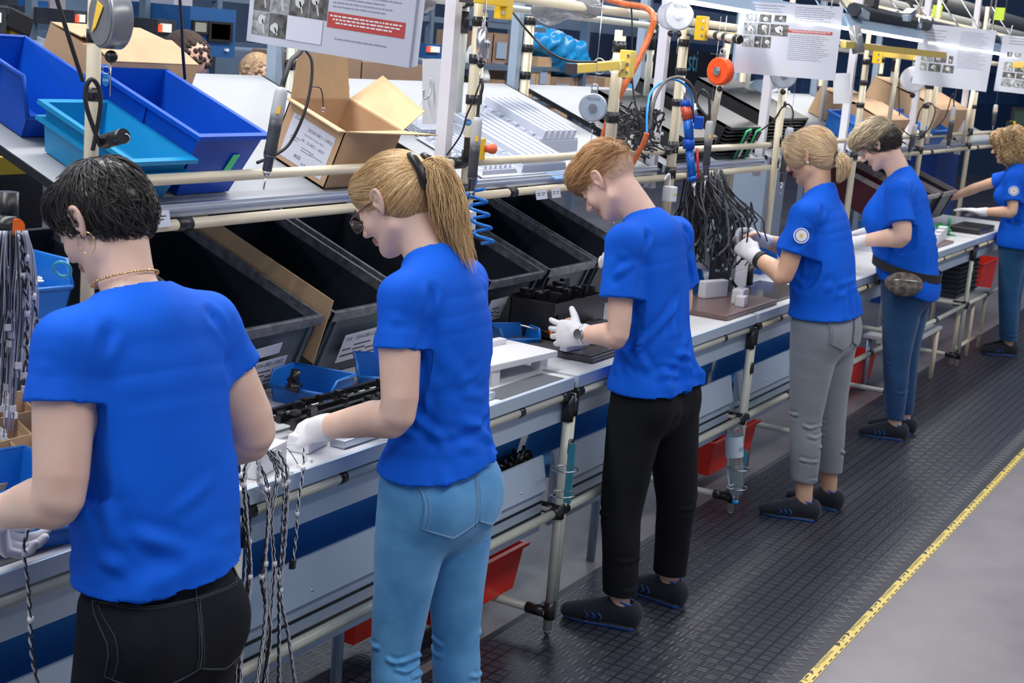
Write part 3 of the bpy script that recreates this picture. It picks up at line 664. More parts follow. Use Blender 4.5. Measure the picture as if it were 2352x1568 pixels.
# ===== woman with short black hair (nearest)
def w1():
    J = dict(pelvis=(0, -.02, .90), waist=(0, .0, 1.07), chest=(-.01, .045, 1.275), shL=(-.172, .055, 1.395), shR=(.152, .062, 1.402), neck=(-.01, .10, 1.465), head=(-.015, .175, 1.565),
             elL=(-.208, -.005, 1.125), elR=(.238, .03, 1.165), wrL=(-.20, .215, 1.03), wrR=(.17, .25, 1.03), hipL=(-.072, -.02, .88), hipR=(.076, -.02, .88), knL=(-.10, .01, .47), knR=(.10, .01, .47), anL=(-.11, -.03, .09), anR=(.11, -.03, .09))
    o = dict(skin=SK1, head=(.62, .28, 0.0), hs=.89, g=1.0, arm=1.16, h=.004, hs_=.0042, nk=.96, seed=3,
             pockets=(.075, -.045), stitch=STD, butt=.86, torso=[((0, -.01, .84), (.158, .135)), ((0, -.01, .94), (.160, .132)), ((0, .0, 1.05), (.168, .122)), ((0, .03, 1.20), (.172, .122)), ((0, .045, 1.32), (.165, .105)), ((-.005, .055, 1.39), (.12, .065))],
             cz=-.042, hem=(.958, .10, .0), shd=.020, sleeve=.138, slw=1.0, bust=[(V3(0, .12, 1.22), V3(.14, .06, .07))], nko=1.10,
             pw=((.128, .105), (.136, .118), (.124, .118)), leg=((.080, .100), (.076, .092), (.064, .068), (.060, .065), (.048, .05)), pmat=cloth_mat('black_denim', (.011, .013, .019), (.005, .006, .009), 700, .9, sheen=0),
             handL=((.38, .35, -.60), (-.75, .35, -.1), 1, (.7, .8, .9, 1.0)), handR=((-.1, .85, -.3), (.2, .2, .9), -1, .7), gloves='LR', cuff=.06)
    o['folds'] = shirt_folds(J, .86, 11, .0035)+[((-.16, -.10, .95), (.05, -.13, 1.02), .003, .02), ((-.15, -.1, 1.08), (-.02, -.12, 1.02), .0035, .014)]
    r, c = make_person('person', 'worker with short black hair and hoop earring, back turned, nearest the camera', (1.97, 1.76), RAD(-12), J, o)
    BH = hair_mat('black_hair', (.004, .004, .004), (.075, .066, .066), .33)
    top = lambda p: p[2] > -.02+.0*p[1] and not (p[1] > .085 and p[2] < .03)
    shell = [((0, -.018, .034), (.081, .101, .090), .01), ((0, -.055, -.012), (.068, .060, .062), .03), ((0, .055, .066), (.058, .048, .042), .03),
             ((0, .115, -.055), (.075, .055, .075), .01, 's'), ((-.10, .010, -.035), (.032, .034, .048), .008, 's'), ((.10, .010, -.035), (.032, .034, .048), .008, 's'), ((0, -.02, -.135), (.12, .12, .054), .008, 's')]
    def fl(p):
        d = p-V3(.0, -.02, .14); d[:, 2] *= .55; f = d*V3(1, 1, 1)+V3(0, .0, -.03); f[:, 1] += np.where(p[:, 2] > .05, .04, 0); return f/(np.linalg.norm(f, axis=1)[:, None]+1e-9)
    hair(r, c, BH, shell, [dict(n=1500, seed=lambda p: p[2] > -.05, flow=fl, len=.055, lift=.010, m=7, r=.0013, tint=.45, jit=.5, tv=.35),
                           dict(n=260, seed=lambda p: p[2] < -.025 and p[1] < 0, flow=lambda p: V3(0, 0, -1)+p*V3(3, 0, 0), len=.05, lift=.004, m=6, r=.0011, tint=.3, jit=.2),
                           dict(n=140, seed=lambda p: abs(p[0]) > .06 and -.03 < p[2] < .03 and p[1] > .02, flow=lambda p: V3(0, .1, -1)+p*0, len=.055, m=6, r=.001, tint=.2, jit=.15)], seed=4, wobamp=.004)
    brows_lashes(r, c, BH)
    mb = MB(); cc = hp(c, -.088, -.010, -.046); mb.torus(cc, .0195, .0008, c['xf'](V3(1, .3, .1)[None])[0]-c['xf'](V3(0, 0, 0)[None])[0], 40, 6); mb.build('hoop_earring', GOLD, r)
    ce = V3(-.011, .108, 1.470); pts = [ce+V3(.0575*cos(a), .0600*sin(a), -.026*sin(a)) for a in np.linspace(0, 2*pi, 60)]
    mb = MB()
    for i in range(0, 59): mb.tube([Vector(c['xf'](pts[i][None])[0]), Vector(c['xf']((pts[i+1]*.9+pts[i]*.1)[None])[0])], .0024 if i % 2 else .0017, 5)
    mb.build('gold_necklace', GOLD, r)
    return r, c
# ===== woman with the ponytail
def w2():
    J = dict(pelvis=(0, 0, .88), waist=(0, .0, 1.05), chest=(0, .035, 1.27), shL=(-.175, .03, 1.355), shR=(.152, .075, 1.360), neck=(-.01, .10, 1.445), head=(-.02, .185, 1.535),
             elL=(-.21, -.022, 1.078), elR=(.20, .10, 1.08), wrL=(-.165, .262, .972), wrR=(.05, .29, .955), hipL=(-.082, 0, .86), hipR=(.082, 0, .86), knL=(-.085, .03, .46), knR=(.095, -.02, .46), anL=(-.10, -.02, .09), anR=(.11, -.05, .09))
    J2 = J
    o = dict(skin=SK1, head=(.62, .12, 0.05), hs=.98, g=.97, arm=1.13, h=.004, hs_=.0042, nk=.98, seed=8,
             torso=[((0, -.005, .82), (.170, .142)), ((0, .0, .92), (.160, .124)), ((0, .005, 1.05), (.135, .108)), ((0, .03, 1.19), (.158, .122)), ((0, .035, 1.29), (.155, .105)), ((0, .035, 1.365), (.11, .062))],
             pockets=(.078, -.03), stitch=STB, hem=(.928, .15, -.0), sleeve=.158, shd=.014, slw=.93, bust=[(V3(-.06, .11, 1.20), V3(.06, .06, .06)), (V3(.06, .11, 1.20), V3(.06, .06, .06))],
             pw=((.138, .103), (.155, .120), (.135, .12)), leg=((.092, .100), (.086, .092), (.060, .064), (.060, .064), (.045, .048)), pmat=cloth_mat('light_blue_denim', (.13, .39, .70), (.07, .27, .56), 500, .75, denim=True),
             handL=((.10, .80, -.42), (-.60, .35, .50), 1, (.85, .95, 1.0, 1.1)), handR=((-.35, .85, -.35), (.2, .2, .9), -1, .5), thumb=(.5, .6))
    o['folds'] = shirt_folds(J, .88, 5, .0042)+[((-.14, -.06, 1.03), (.12, -.115, .98), .004, .012), ((-.10, -.10, 1.0), (.14, -.09, 1.05), -.003, .012), ((-.15, .04, 1.10), (-.10, -.08, 1.00), .005, .012)]
    o['pfolds'] = rings(J['hipL'], J['knL'], (.22, .3, .97), .085, .0035, .007, 2)+rings(J['knL'], J['anL'], (.02, .07, .13, .2, .28), .062, .0045, .008, 3)+rings(J['knR'], J['anR'], (.0, .08, .16, .3), .062, .004, .008, 6)+rings(J['hipR'], J['knR'], (.2, .35, .95), .085, .003, .007, 9)
    r, c = make_person('person', 'worker with blonde ponytail, glasses and light blue jeans', (3.03, 1.80), RAD(-6), J, o)
    BH = hair_mat('blonde_hair', (.34, .18, .055), (.98, .72, .40), .36)
    shell = [((0, -.018, .034), (.083, .104, .093), .01), ((0, -.04, -.01), (.068, .060, .06), .03), ((0, .050, .068), (.058, .048, .045), .03),
             ((0, .115, -.05), (.075, .062, .080), .01, 's'), ((-.10, .022, -.03), (.034, .038, .05), .008, 's'), ((.10, .022, -.03), (.034, .038, .05), .008, 's'), ((0, .0, -.13), (.12, .12, .066), .008, 's')]
    clip = V3(0, -.118, .035)
    def fl(p):
        f = clip-p; f[:, 2] += np.where(p[:, 1] > 0, .02, 0)-.8*np.abs(p[:, 0])*(p[:, 1] > 0); return f/(np.linalg.norm(f, axis=1)[:, None]+1e-9)
    pony = [(0, -.112, .040), (.0, -.150, .035), (-.004, -.172, -.01), (-.006, -.180, -.07), (-.008, -.180, -.125), (-.005, -.18, -.17)]
    # ponytail hangs straight down in world space: convert to head frame
    Ri = c['R'].T; b0 = c['hc']+c['R']@(V3(0, -.118, .035)*c['hs'])
    pw = [b0+V3(0, .01, 0), b0+V3(.01, -.035, .012), b0+V3(.025, -.062, -.035), b0+V3(.03, -.085, -.10), b0+V3(.030, -.105, -.165), b0+V3(.03, -.135, -.225)]
    pl = [tuple(Ri@(q-c['hc'])/c['hs']) for q in pw]
    pw2 = [b0+V3(0, .01, 0), b0+V3(-.01, -.03, .0), b0+V3(-.012, -.052, -.05), b0+V3(-.005, -.065, -.11), b0+V3(.01, -.08, -.17), b0+V3(.03, -.11, -.205)]
    pl2 = [tuple(Ri@(q-c['hc'])/c['hs']) for q in pw2]
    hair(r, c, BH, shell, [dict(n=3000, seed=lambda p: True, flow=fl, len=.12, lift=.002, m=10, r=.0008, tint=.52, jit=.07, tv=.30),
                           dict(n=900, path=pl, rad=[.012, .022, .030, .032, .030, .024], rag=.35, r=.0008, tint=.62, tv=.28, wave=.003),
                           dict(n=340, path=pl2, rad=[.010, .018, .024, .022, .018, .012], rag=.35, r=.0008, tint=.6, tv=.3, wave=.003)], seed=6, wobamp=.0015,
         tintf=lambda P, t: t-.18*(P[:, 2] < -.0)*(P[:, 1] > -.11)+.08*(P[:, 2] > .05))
    brows_lashes(r, c, BR)
    mb = MB()
    for q in (-1, 1):
        mb.tube([hp(c, q*(.026+.010*cos(a)), -.104-.024*abs(cos(a)), .028+.052*sin(a)) for a, x in [(t, 0) for t in np.linspace(-1.2, 1.3, 12)]], [.004, .008, .011, .012, .012, .012, .012, .012, .012, .011, .008, .004], 8)
    mb.build('hair_clip', BLK, r)
    GF = M_('glasses_frame', (.16, .07, .06), .3); GL = M_('glasses_lens', (.85, .85, .88), .05, alpha=.08)
    mb = MB()
    for q in (-1, 1):
        mb.mat(0).tube([hp(c, q*x, y, z) for x, y, z in ((.056, .104, .004), (.068, .090, .008), (.076, .03, .012), (.080, -.004, .010))], .0022, 6)
        mb.tube([hp(c, q*(.033+.024*cos(a)), .117-.010*abs(cos(a)), -.004+.017*sin(a)) for a in np.linspace(0, 2*pi, 25)], .0015, 5, cap=False)
        mb.mat(1).add([hp(c, q*(.033+.023*cos(a)), .117-.010*abs(cos(a)), -.004+.016*sin(a)) for a in np.linspace(0, 2*pi, 25)[:-1]], [tuple(range(24))])
    mb.mat(0).tube([hp(c, x, .119, .003) for x in (-.010, 0, .010)], .0015, 5)
    mb.build('glasses', [GF, GL], r)
    return r, c
# ===== young man
def m3():
    J = dict(pelvis=(.02, .0, .86), waist=(.0, .02, 1.02), chest=(-.01, .055, 1.245), shL=(-.188, .055, 1.365), shR=(.165, .060, 1.372), neck=(-.018, .115, 1.437), head=(-.04, .225, 1.518),
             elL=(-.225, .010, 1.055), elR=(.232, .05, 1.10), wrL=(-.20, .175, 1.020), wrR=(.13, .25, 1.15), hipL=(-.065, .0, .84), hipR=(.105, -.01, .84), knL=(-.06, .03, .44), knR=(.20, -.03, .44), anL=(-.055, -.0, .085), anR=(.27, -.0, .085))
    o = dict(skin=SK2, head=(.80, .10, 0.0), hs=1.02, g=1.0, arm=.98, h=.004, hs_=.0042, nk=1.04, seed=13,
             torso=[((.02, -.005, .76), (.165, .130)), ((.015, .0, .90), (.164, .126)), ((0, .015, 1.03), (.158, .112)), ((-.005, .045, 1.17), (.170, .118)), ((-.01, .055, 1.28), (.170, .108)), ((-.01, .055, 1.355), (.125, .062))],
             hemz=.045, hem=(.862, .10, .0), sleeve=.215, slw=1.08, nko=.98,
             pw=((.140, .105), (.155, .115), (.14, .115)), leg=((.092, .100), (.090, .096), (.068, .075), (.062, .066), (.054, .060)), hemk=.90, pname='trousers', pmat=cloth_mat('black_trouser_cloth', (.010, .011, .015), (.006, .007, .010), 900, .9, sheen=0),
             handL=((.10, .92, -.12), (-.92, .1, .15), 1, (.28, .34, .42, .5)), handR=((-.1, .25, .9), (.7, .1, .1), -1, 1.1), ss=1.1, footL=.35, footR=-.05, cuff=.03, thumb=(.9, .3))
    o['folds'] = shirt_folds(J, .83, 21, .0055)+[((-.16, -.02, 1.0), (.02, -.11, 1.2), .006, .014), ((-.02, -.11, .98), (.1, -.1, 1.1), .005, .014), ((-.12, -.10, .93), (.13, -.11, .90), .006, .013), ((-.05, -.1, 1.05), (-.03, -.1, 1.28), .005, .014), ((.05, -.1, 1.0), (.07, -.1, 1.25), .005, .014)]
    o['pfolds'] = fan((0, -.12, .80), 6, .02, .25, .003, .014, 3)+rings(J['knL'], J['anL'], (.1, .5, .8), .07, .003, .012, 3)+rings(J['knR'], J['anR'], (.1, .5, .8), .07, .003, .012, 5)
    r, c = make_person('person', 'young man with short reddish hair, blue shirt and black trousers', (4.50, 1.875), RAD(-8), J, o)
    BH = hair_mat('strawberry_hair', (.26, .12, .045), (.66, .40, .19), .5)
    shell = [((0, -.010, .050), (.0805, .1045, .080), .01), ((0, .060, .072), (.062, .050, .042), .03), ((0, .02, -.055), (.15, .15, .070), .012, 's'), ((0, .125, -.03), (.08, .045, .065), .01, 's')]
    def fl(p): return V3(0, 1, .1)+p*V3(5, 0, -2)
    hair(r, c, BH, shell, [dict(n=1900, seed=lambda p: p[2] > .0, flow=fl, len=.042, lift=.012, m=6, r=.0009, tint=.5, jit=.3, tv=.28),
                           dict(n=260, seed=lambda p: p[1] > .05 and p[2] > .03, flow=lambda p: V3(0, 1, -.5)+p*V3(3, 0, 0), len=.05, lift=.016, m=6, r=.0009, tint=.6, jit=.3)], seed=9, wobamp=.003)
    FD = mat('faded_stubble', (.40, .25, .17), .8)
    hair(r, c, hair_mat('faded_side_hair', (.48, .28, .15), (.74, .52, .41), .7), [((0, -.014, .028), (.0767, .0978, .0877), .01), ((0, -.03, -.075), (.12, .12, .045), .01, 's'), ((0, .085, -.02), (.10, .062, .09), .01, 's'), ((-.09, -.004, -.01), (.022, .026, .036), .006, 's'), ((.09, -.004, -.01), (.022, .026, .036), .006, 's')],
         [dict(n=2600, seed=lambda p: p[2] > -.02, flow=lambda p: V3(0, -.2, -1)+p*0, len=.010, lift=.001, m=3, r=.0005, tint=.4, tv=.1, jit=.1)], seed=3, wobamp=.0, name='side_hair', tintf=lambda P, t: np.clip((.055-P[:, 2])*11+(t-.4)*.6, 0, 1))
    brows_lashes(r, c, BR)
    # wrist watch
    w = V3(*J['wrL']); e = V3(*J['elL']); u = (w-e)/np.linalg.norm(w-e); cc = w-u*.028; mb = MB()
    W_ = Vector(c['xf'](cc[None])[0]); U = Vector(c['xf'](u[None])[0]-c['xf'](V3(0, 0, 0)[None])[0])
    mb.torus(W_, .031, .0055, U, 28, 8); n = Vector((-1, 0, .15)); n = (n-U*n.dot(U)).normalized(); mb.cyl(W_+n*.028, W_+n*.040, .018, n=20); mb.build('wrist_watch', STEEL, r)
    return r, c
# ===== woman in grey trousers
def w4():
    J = dict(pelvis=(.03, .0, .89), waist=(.01, .02, 1.05), chest=(0, .06, 1.28), shL=(-.185, .07, 1.365), shR=(.16, .10, 1.37), neck=(-.01, .095, 1.465), head=(-.015, .145, 1.575),
             elL=(-.235, .095, 1.09), elR=(.20, .24, 1.14), wrL=(-.18, .275, 1.145), wrR=(.03, .36, 1.19), hipL=(-.055, .0, .87), hipR=(.12, .0, .87), knL=(-.045, .0, .48), knR=(.17, -.02, .48), anL=(-.02, -.03, .10), anR=(.225, -.04, .10))
    o = dict(skin=SK3, head=(.42, .10, 0.0), hs=.94, g=1.02, arm=1.05, h=.005, nk=1.04, seed=23,
             torso=[((.03, .0, .86), (.178, .140)), ((.02, .005, .94), (.178, .140)), ((.0, .02, 1.06), (.168, .138)), ((0, .055, 1.19), (.172, .140)), ((0, .065, 1.30), (.165, .112)), ((0, .065, 1.375), (.12, .065))],
             hemz=.085, pockets=(.080, -.02), stitch=STG, hem=(.915, .06, -.05), sleeve=.20, slw=1.02, bust=[(V3(-.06, .15, 1.19), V3(.07, .07, .07)), (V3(.06, .15, 1.19), V3(.07, .07, .07))],
             pw=((.155, .122), (.170, .135), (.148, .125)), leg=((.100, .108), (.095, .102), (.066, .072), (.064, .068), (.048, .054)), hemk=.93, pname='trousers', pmat=cloth_mat('grey_trouser_cloth', (.26, .29, .33), (.22, .25, .29), 900),
             handL=((.35, .75, .35), (-.75, .1, .6), 1, (.9, 1.0, 1.1, 1.1)), handR=((-.6, .4, .2), (.3, .4, .7), -1, (.5, .9, 1.1, 1.2)), footL=.42, footR=.1, cuff=.05, thumb=(.3, .5))
    o['folds'] = shirt_folds(J, .92, 31, .004)
    o['pfolds'] = rings(J['hipL'], J['knL'], (.3, .42, .9), .09, .003, .008, 2)+rings(J['knL'], J['anL'], (.0, .1, .22, .36, .5, .75), .066, .0042, .009, 3)+rings(J['knR'], J['anR'], (.0, .15, .3, .5), .066, .004, .009, 6)
    r, c = make_person('person', 'worker with low blonde ponytail, grey trousers and sleeve badge', (6.13, 1.80), RAD(-6), J, o)
    BH = hair_mat('dark_blonde_hair', (.45, .29, .13), (.92, .72, .48), .4)
    shell = [((0, -.022, .034), (.088, .112, .097), .01), ((0, -.06, -.02), (.072, .055, .065), .03), ((-.055, .045, .02), (.034, .048, .062), .02), ((.055, .045, .02), (.034, .048, .062), .02), ((0, .060, .070), (.060, .048, .05), .03),
             ((0, .128, -.055), (.062, .055, .085), .01, 's'), ((-.105, .000, -.03), (.034, .032, .04), .008, 's'), ((.105, .000, -.03), (.034, .032, .04), .008, 's'), ((0, .0, -.135), (.14, .14, .062), .01, 's')]
    Ri = c['R'].T; b0 = c['hc']+c['R']@(V3(0, -.118, -.035)*c['hs'])
    pl = [tuple(Ri@(q-c['hc'])/c['hs']) for q in (b0+V3(0, .02, .0), b0+V3(0, -.018, -.005), b0+V3(0, -.04, -.035), b0+V3(0, -.04, -.07), b0+V3(0, -.025, -.10))]
    cl = V3(0, -.12, -.035)
    def fl(p):
        f = cl-p; f[:, 2] -= np.where(p[:, 1] > 0, .08, 0); return f/(np.linalg.norm(f, axis=1)[:, None]+1e-9)
    hair(r, c, BH, shell, [dict(n=1300, seed=lambda p: True, flow=fl, len=.11, lift=.003, m=9, r=.0011, tint=.55, jit=.10, tv=.26),
                           dict(n=380, path=pl, rad=[.014, .026, .034, .028, .014], rag=.25, r=.0012, tint=.6, tv=.25, wave=.002)], seed=12, wobamp=.003, h=.0045)
    brows_lashes(r, c, BR)
    b1 = c['xf']((b0+V3(0, -.004, 0))[None])[0]; mb = MB(); mb.torus(Vector(b1), .017, .006, (0, 1, .1), 20, 8); mb.build('hair_tie', BLK, r)
    mb = MB(); mb.sphere(hp(c, -.088, -.014, -.030), .005); mb.build('pearl_earring', WPL, r)
    # sleeve badge
    a = V3(*J['shL']); ce = a+V3(-.062, -.034, -.10); U = Vector((-.88, -.42, .22)).normalized(); badge(r, Vector(c['xf'](ce[None])[0]), U, .032)
    w = V3(*J['wrL']); e = V3(*J['elL']); u = (w-e)/np.linalg.norm(w-e); cc = w-u*.05; mb = MB()
    for t in (-.008, -.003, .003, .008): mb.torus(Vector(c['xf']((cc+u*t)[None])[0]), .0335, .005, Vector(RZv(c, u)), 26, 6)
    mb.build('wrist_band', RUB, r)
    return r, c
def RZv(c, v): return c['xf'](V3(*v)[None])[0]-c['xf'](V3(0, 0, 0)[None])[0]
def badge(root, ce, U, R_):
    up_ = Vector((0, 0, 1)); sx = up_.cross(U).normalized(); sy = U.cross(sx).normalized(); mb = MB()
    def disc(r, lift, mi, n=28): mb.mat(mi).add([ce+U*lift+(sx*cos(2*pi*i/n)+sy*sin(2*pi*i/n))*r for i in range(n)], [tuple(range(n))])
    mb.mat(0).cyl(ce-U*.012, ce+U*.004, R_, n=28); disc(R_*.86, .0045, 1); disc(R_*.72, .005, 2)
    mb.mat(0).prism([ce+U*.0055+(sx*x+sy*y)*R_ for x, y in ((-.28, .3), (.28, .3), (.28, -.1), (0, -.42), (-.28, -.1))], U*.0005)
    mb.mat(3).prism([ce+U*.006+(sx*x+sy*y)*R_ for x, y in ((-.2, .22), (.2, .22), (.2, -.08), (0, -.32), (-.2, -.08))], U*.0005)
    b = mb.build('sleeve_badge', [WPL, M_('badge_blue', (.12, .14, .5), .6), WPL, M_('badge_gold', (.8, .5, .12), .5)], root)
# ===== woman with belt bag
def w5():
    J = dict(pelvis=(0.06, .0, .90), waist=(.02, .03, 1.06), chest=(0, .08, 1.30), shL=(-.19, .06, 1.385), shR=(.165, .11, 1.38), neck=(-.0, .13, 1.475), head=(-.01, .235, 1.575),
             elL=(-.235, -.01, 1.145), elR=(.22, .12, 1.15), wrL=(-.18, .22, 1.085), wrR=(.12, .32, 1.08), hipL=(-.02, .0, .87), hipR=(.15, .0, .87), knL=(.04, .0, .48), knR=(.22, .0, .48), anL=(.12, -.02, .09), anR=(.31, -.02, .09))
    o = dict(skin=SK2, head=(.66, .10, 0.0), hs=.98, g=1.08, arm=1.22, h=.0055, nk=1.12, seed=33, hs_=.006,
             torso=[((.05, .0, .84), (.19, .165)), ((.04, .015, .96), (.185, .155)), ((.02, .04, 1.08), (.185, .165)), ((0, .08, 1.21), (.185, .165)), ((0, .08, 1.32), (.175, .125)), ((0, .08, 1.39), (.125, .07))],
             hem=(.86, .0, .35), sleeve=.205, slw=1.15, bust=[(V3(-.07, .17, 1.21), V3(.08, .08, .08)), (V3(.07, .17, 1.21), V3(.08, .08, .08))],
             pw=((.165, .13), (.18, .145), (.155, .13)), leg=((.105, .115), (.098, .105), (.068, .074), (.062, .066), (.044, .048)), pmat=cloth_mat('dark_blue_denim', (.022, .085, .22), (.016, .065, .18), 500, denim=True),
             handL=((.2, .8, -.2), (-.4, .2, .8), 1, .6), handR=((-.2, .8, -.2), (.3, .2, .8), -1, .6), footL=.25, footR=.1)
    o['folds'] = shirt_folds(J, .93, 41, .005)
    o['pfolds'] = rings(J['hipL'], J['knL'], (.2, .5, .95), .1, .003, .01, 2)+rings(J['knL'], J['anL'], (.1, .5, .8), .066, .003, .01, 3)
    r, c = make_person('person', 'worker with short streaked hair and belt bag, dark blue jeans', (7.75, 1.86), 0, J, o)
    BH = hair_mat('streaked_hair', (.035, .028, .028), (.74, .60, .40), .45)
    shell = [((0, -.012, .044), (.090, .110, .094), .01), ((0, -.06, -.005), (.070, .052, .055), .03), ((0, .065, .075), (.065, .055, .05), .03), ((0, .130, -.052), (.08, .055, .078), .01, 's'),
             ((-.10, .01, -.035), (.034, .036, .05), .008, 's'), ((.10, .01, -.035), (.034, .036, .05), .008, 's'), ((0, -.02, -.135), (.13, .13, .066), .01, 's')]
    def fl(p):
        f = V3(0, 1, .0)+p*V3(5, 0, -4); f[:, 1] = np.where(p[:, 2] < .02, -.4, f[:, 1]); f[:, 2] = np.where(p[:, 2] < .02, -1, f[:, 2]); return f
    hair(r, c, BH, shell, [dict(n=1500, seed=lambda p: p[2] > -.05, flow=fl, len=.055, lift=.018, m=6, r=.0014, tint=.6, jit=.4, tv=.35)], seed=22, wobamp=.006, h=.005,
         tintf=lambda P, t: t*np.clip((P[:, 2]-.005+.25*P[:, 1]+.012)*25, 0.05, 1)+.12*(P[:, 2] > .06))
    brows_lashes(r, c, BR)
    # belt bag
    BG = M_('belt_bag_black', (.015, .016, .02), .7); BG2 = M_('belt_bag_camo', (.13, .11, .10), .8, noise=(35, .7))
    mb = MB(); pts = []
    for i in range(41):
        a = 2*pi*i/40; z = .955+.033*sin(a); pts.append(V3(.045+.204*cos(a), .012+.178*sin(a), z))
    for k in range(40):
        a_, b_ = pts[k], pts[k+1]; P = [c['xf'](q[None])[0] for q in (a_+V3(0, 0, -.022), b_+V3(0, 0, -.022), b_+V3(0, 0, .022), a_+V3(0, 0, .022))]
        cc = V3(*c['xf'](V3(.045, .012, .95)[None])[0]); mb.slab(*P, tuple((Vector(P[0])-Vector(cc)).normalized()*.004))
    mb.build('bag_belt', BG, r)
    s = SDF(); s.ell(V3(-.155, -.030, .895), V3(.040, .100, .062), .01, 'u', rotm(0, .5)); s.ell(V3(-.178, -.040, .872), V3(.030, .080, .038), .015, 'u', rotm(0, .5))
    P, Q = nets(*s.grid(.005)); np_mesh('belt_bag', P, Q, [BG2], None, c['xf'], r)
    mb = MB(); mb.tube([Vector(c['xf'](V3(*p)[None])[0]) for p in ((-.150, -.115, .915), (-.195, -.06, .922), (-.208, .01, .915), (-.190, .05, .91))], .003, 6); mb.build('bag_zip', STEEL, r)
    return r, c
# ===== farthest woman with curly hair
def w6():
    J = dict(pelvis=(.0, .0, .90), waist=(0, .0, 1.04), chest=(0, .05, 1.25), shL=(-.17, .06, 1.325), shR=(.17, .09, 1.33), neck=(0, .10, 1.41), head=(0, .15, 1.515),
             elL=(-.215, .02, 1.08), elR=(.20, .34, 1.20), wrL=(-.17, .245, 1.045), wrR=(.16, .52, 1.10), hipL=(-.07, .0, .86), hipR=(.09, .0, .86), knL=(.02, .0, .48), knR=(.15, .0, .48), anL=(.15, -.03, .09), anR=(.26, -.0, .09))
    o = dict(skin=SK3, head=(.25, .2, 0), hs=1.0, g=.98, arm=.95, h=.0065, seed=53, hs_=.0065, gloves='L',
             torso=[((0, .0, .84), (.165, .125)), ((0, .0, .92), (.162, .125)), ((0, .01, 1.04), (.15, .118)), ((0, .045, 1.17), (.16, .12)), ((0, .05, 1.27), (.155, .105)), ((0, .06, 1.335), (.11, .062))],
             hem=(.82, .0, .0), sleeve=.20, slw=1.0, bust=[(V3(-.06, .13, 1.17), V3(.06, .06, .06)), (V3(.06, .13, 1.17), V3(.06, .06, .06))],
             pw=((.15, .115), (.16, .125), (.14, .12)), leg=((.092, .1), (.088, .095), (.066, .072), (.064, .068), (.055, .06)), pmat=cloth_mat('mid_blue_denim', (.018, .10, .25), (.014, .08, .20), 500, denim=True),
             handL=((.1, .95, .05), (0, .1, 1), 1, .15), handR=((0, .9, -.2), (0, .1, 1), -1, .5), footL=.5, footR=.5)
    o['folds'] = shirt_folds(J, .84, 51, .004); o['pfolds'] = rings(J['knL'], J['anL'], (.3, .8, .9), .066, .003, .01, 3)
    r, c = make_person('person', 'worker with curly blonde hair, farthest down the line', (10.9, 1.88), 0, J, o)
    BH = hair_mat('curly_blonde_hair', (.30, .17, .07), (.80, .58, .32), .5)
    shell = [((0, -.03, .03), (.105, .115, .108), .01), ((0, -.06, -.07), (.085, .062, .080), .03), ((-.07, .0, -.05), (.04, .06, .07), .03), ((.07, .0, -.05), (.04, .06, .07), .03), ((0, .06, .07), (.06, .05, .05), .03), ((0, .14, -.045), (.062, .07, .1), .01, 's')]
    hair(r, c, BH, shell, [dict(n=750, seed=lambda p: p[1] < .085, flow=lambda p: p*V3(3, 3, 0)+V3(0, -.3, -1), len=.13, lift=.020, m=22, r=.0030, tint=.55, jit=.5, tv=.38, curl=3.2)], seed=31, wobamp=.016, h=.006)
    a = V3(*J['shL']); badge(r, Vector(c['xf']((a+V3(-.076, -.036, -.10))[None])[0]), Vector((-.9, -.4, .15)).normalized(), .034)
    return r, c
PEOPLE = [f() for f in (w1, w2, m3, w4, w5, w6)]
print('people', round(time.time()-T0, 1), 's')
# ------------------------------------------------------------------ floor, mat, tape, hall walls
def floor_mat():
    m = bpy.data.materials.new('polished_concrete'); m.use_nodes = True; nt = m.node_tree; b = nt.nodes['Principled BSDF']
    tc = nt.nodes.new('ShaderNodeTexCoord'); n = nt.nodes.new('ShaderNodeTexNoise'); n.inputs['Scale'].default_value = 1.3; n.inputs['Detail'].default_value = 8; n.inputs['Roughness'].default_value = .65
    r = nt.nodes.new('ShaderNodeValToRGB'); r.color_ramp.elements[0].position = .3; r.color_ramp.elements[1].position = .72
    r.color_ramp.elements[0].color = (.145, .136, .152, 1); r.color_ramp.elements[1].color = (.225, .208, .222, 1)
    nt.links.new(tc.outputs['Object'], n.inputs['Vector']); nt.links.new(n.outputs['Fac'], r.inputs['Fac']); nt.links.new(r.outputs['Color'], b.inputs['Base Color'])
    n2 = nt.nodes.new('ShaderNodeTexNoise'); n2.inputs['Scale'].default_value = 9; n2.inputs['Detail'].default_value = 5; mr = nt.nodes.new('ShaderNodeMapRange'); mr.inputs['To Min'].default_value = .28; mr.inputs['To Max'].default_value = .5
    nt.links.new(tc.outputs['Object'], n2.inputs['Vector']); nt.links.new(n2.outputs['Fac'], mr.inputs['Value']); nt.links.new(mr.outputs['Result'], b.inputs['Roughness'])
    return m
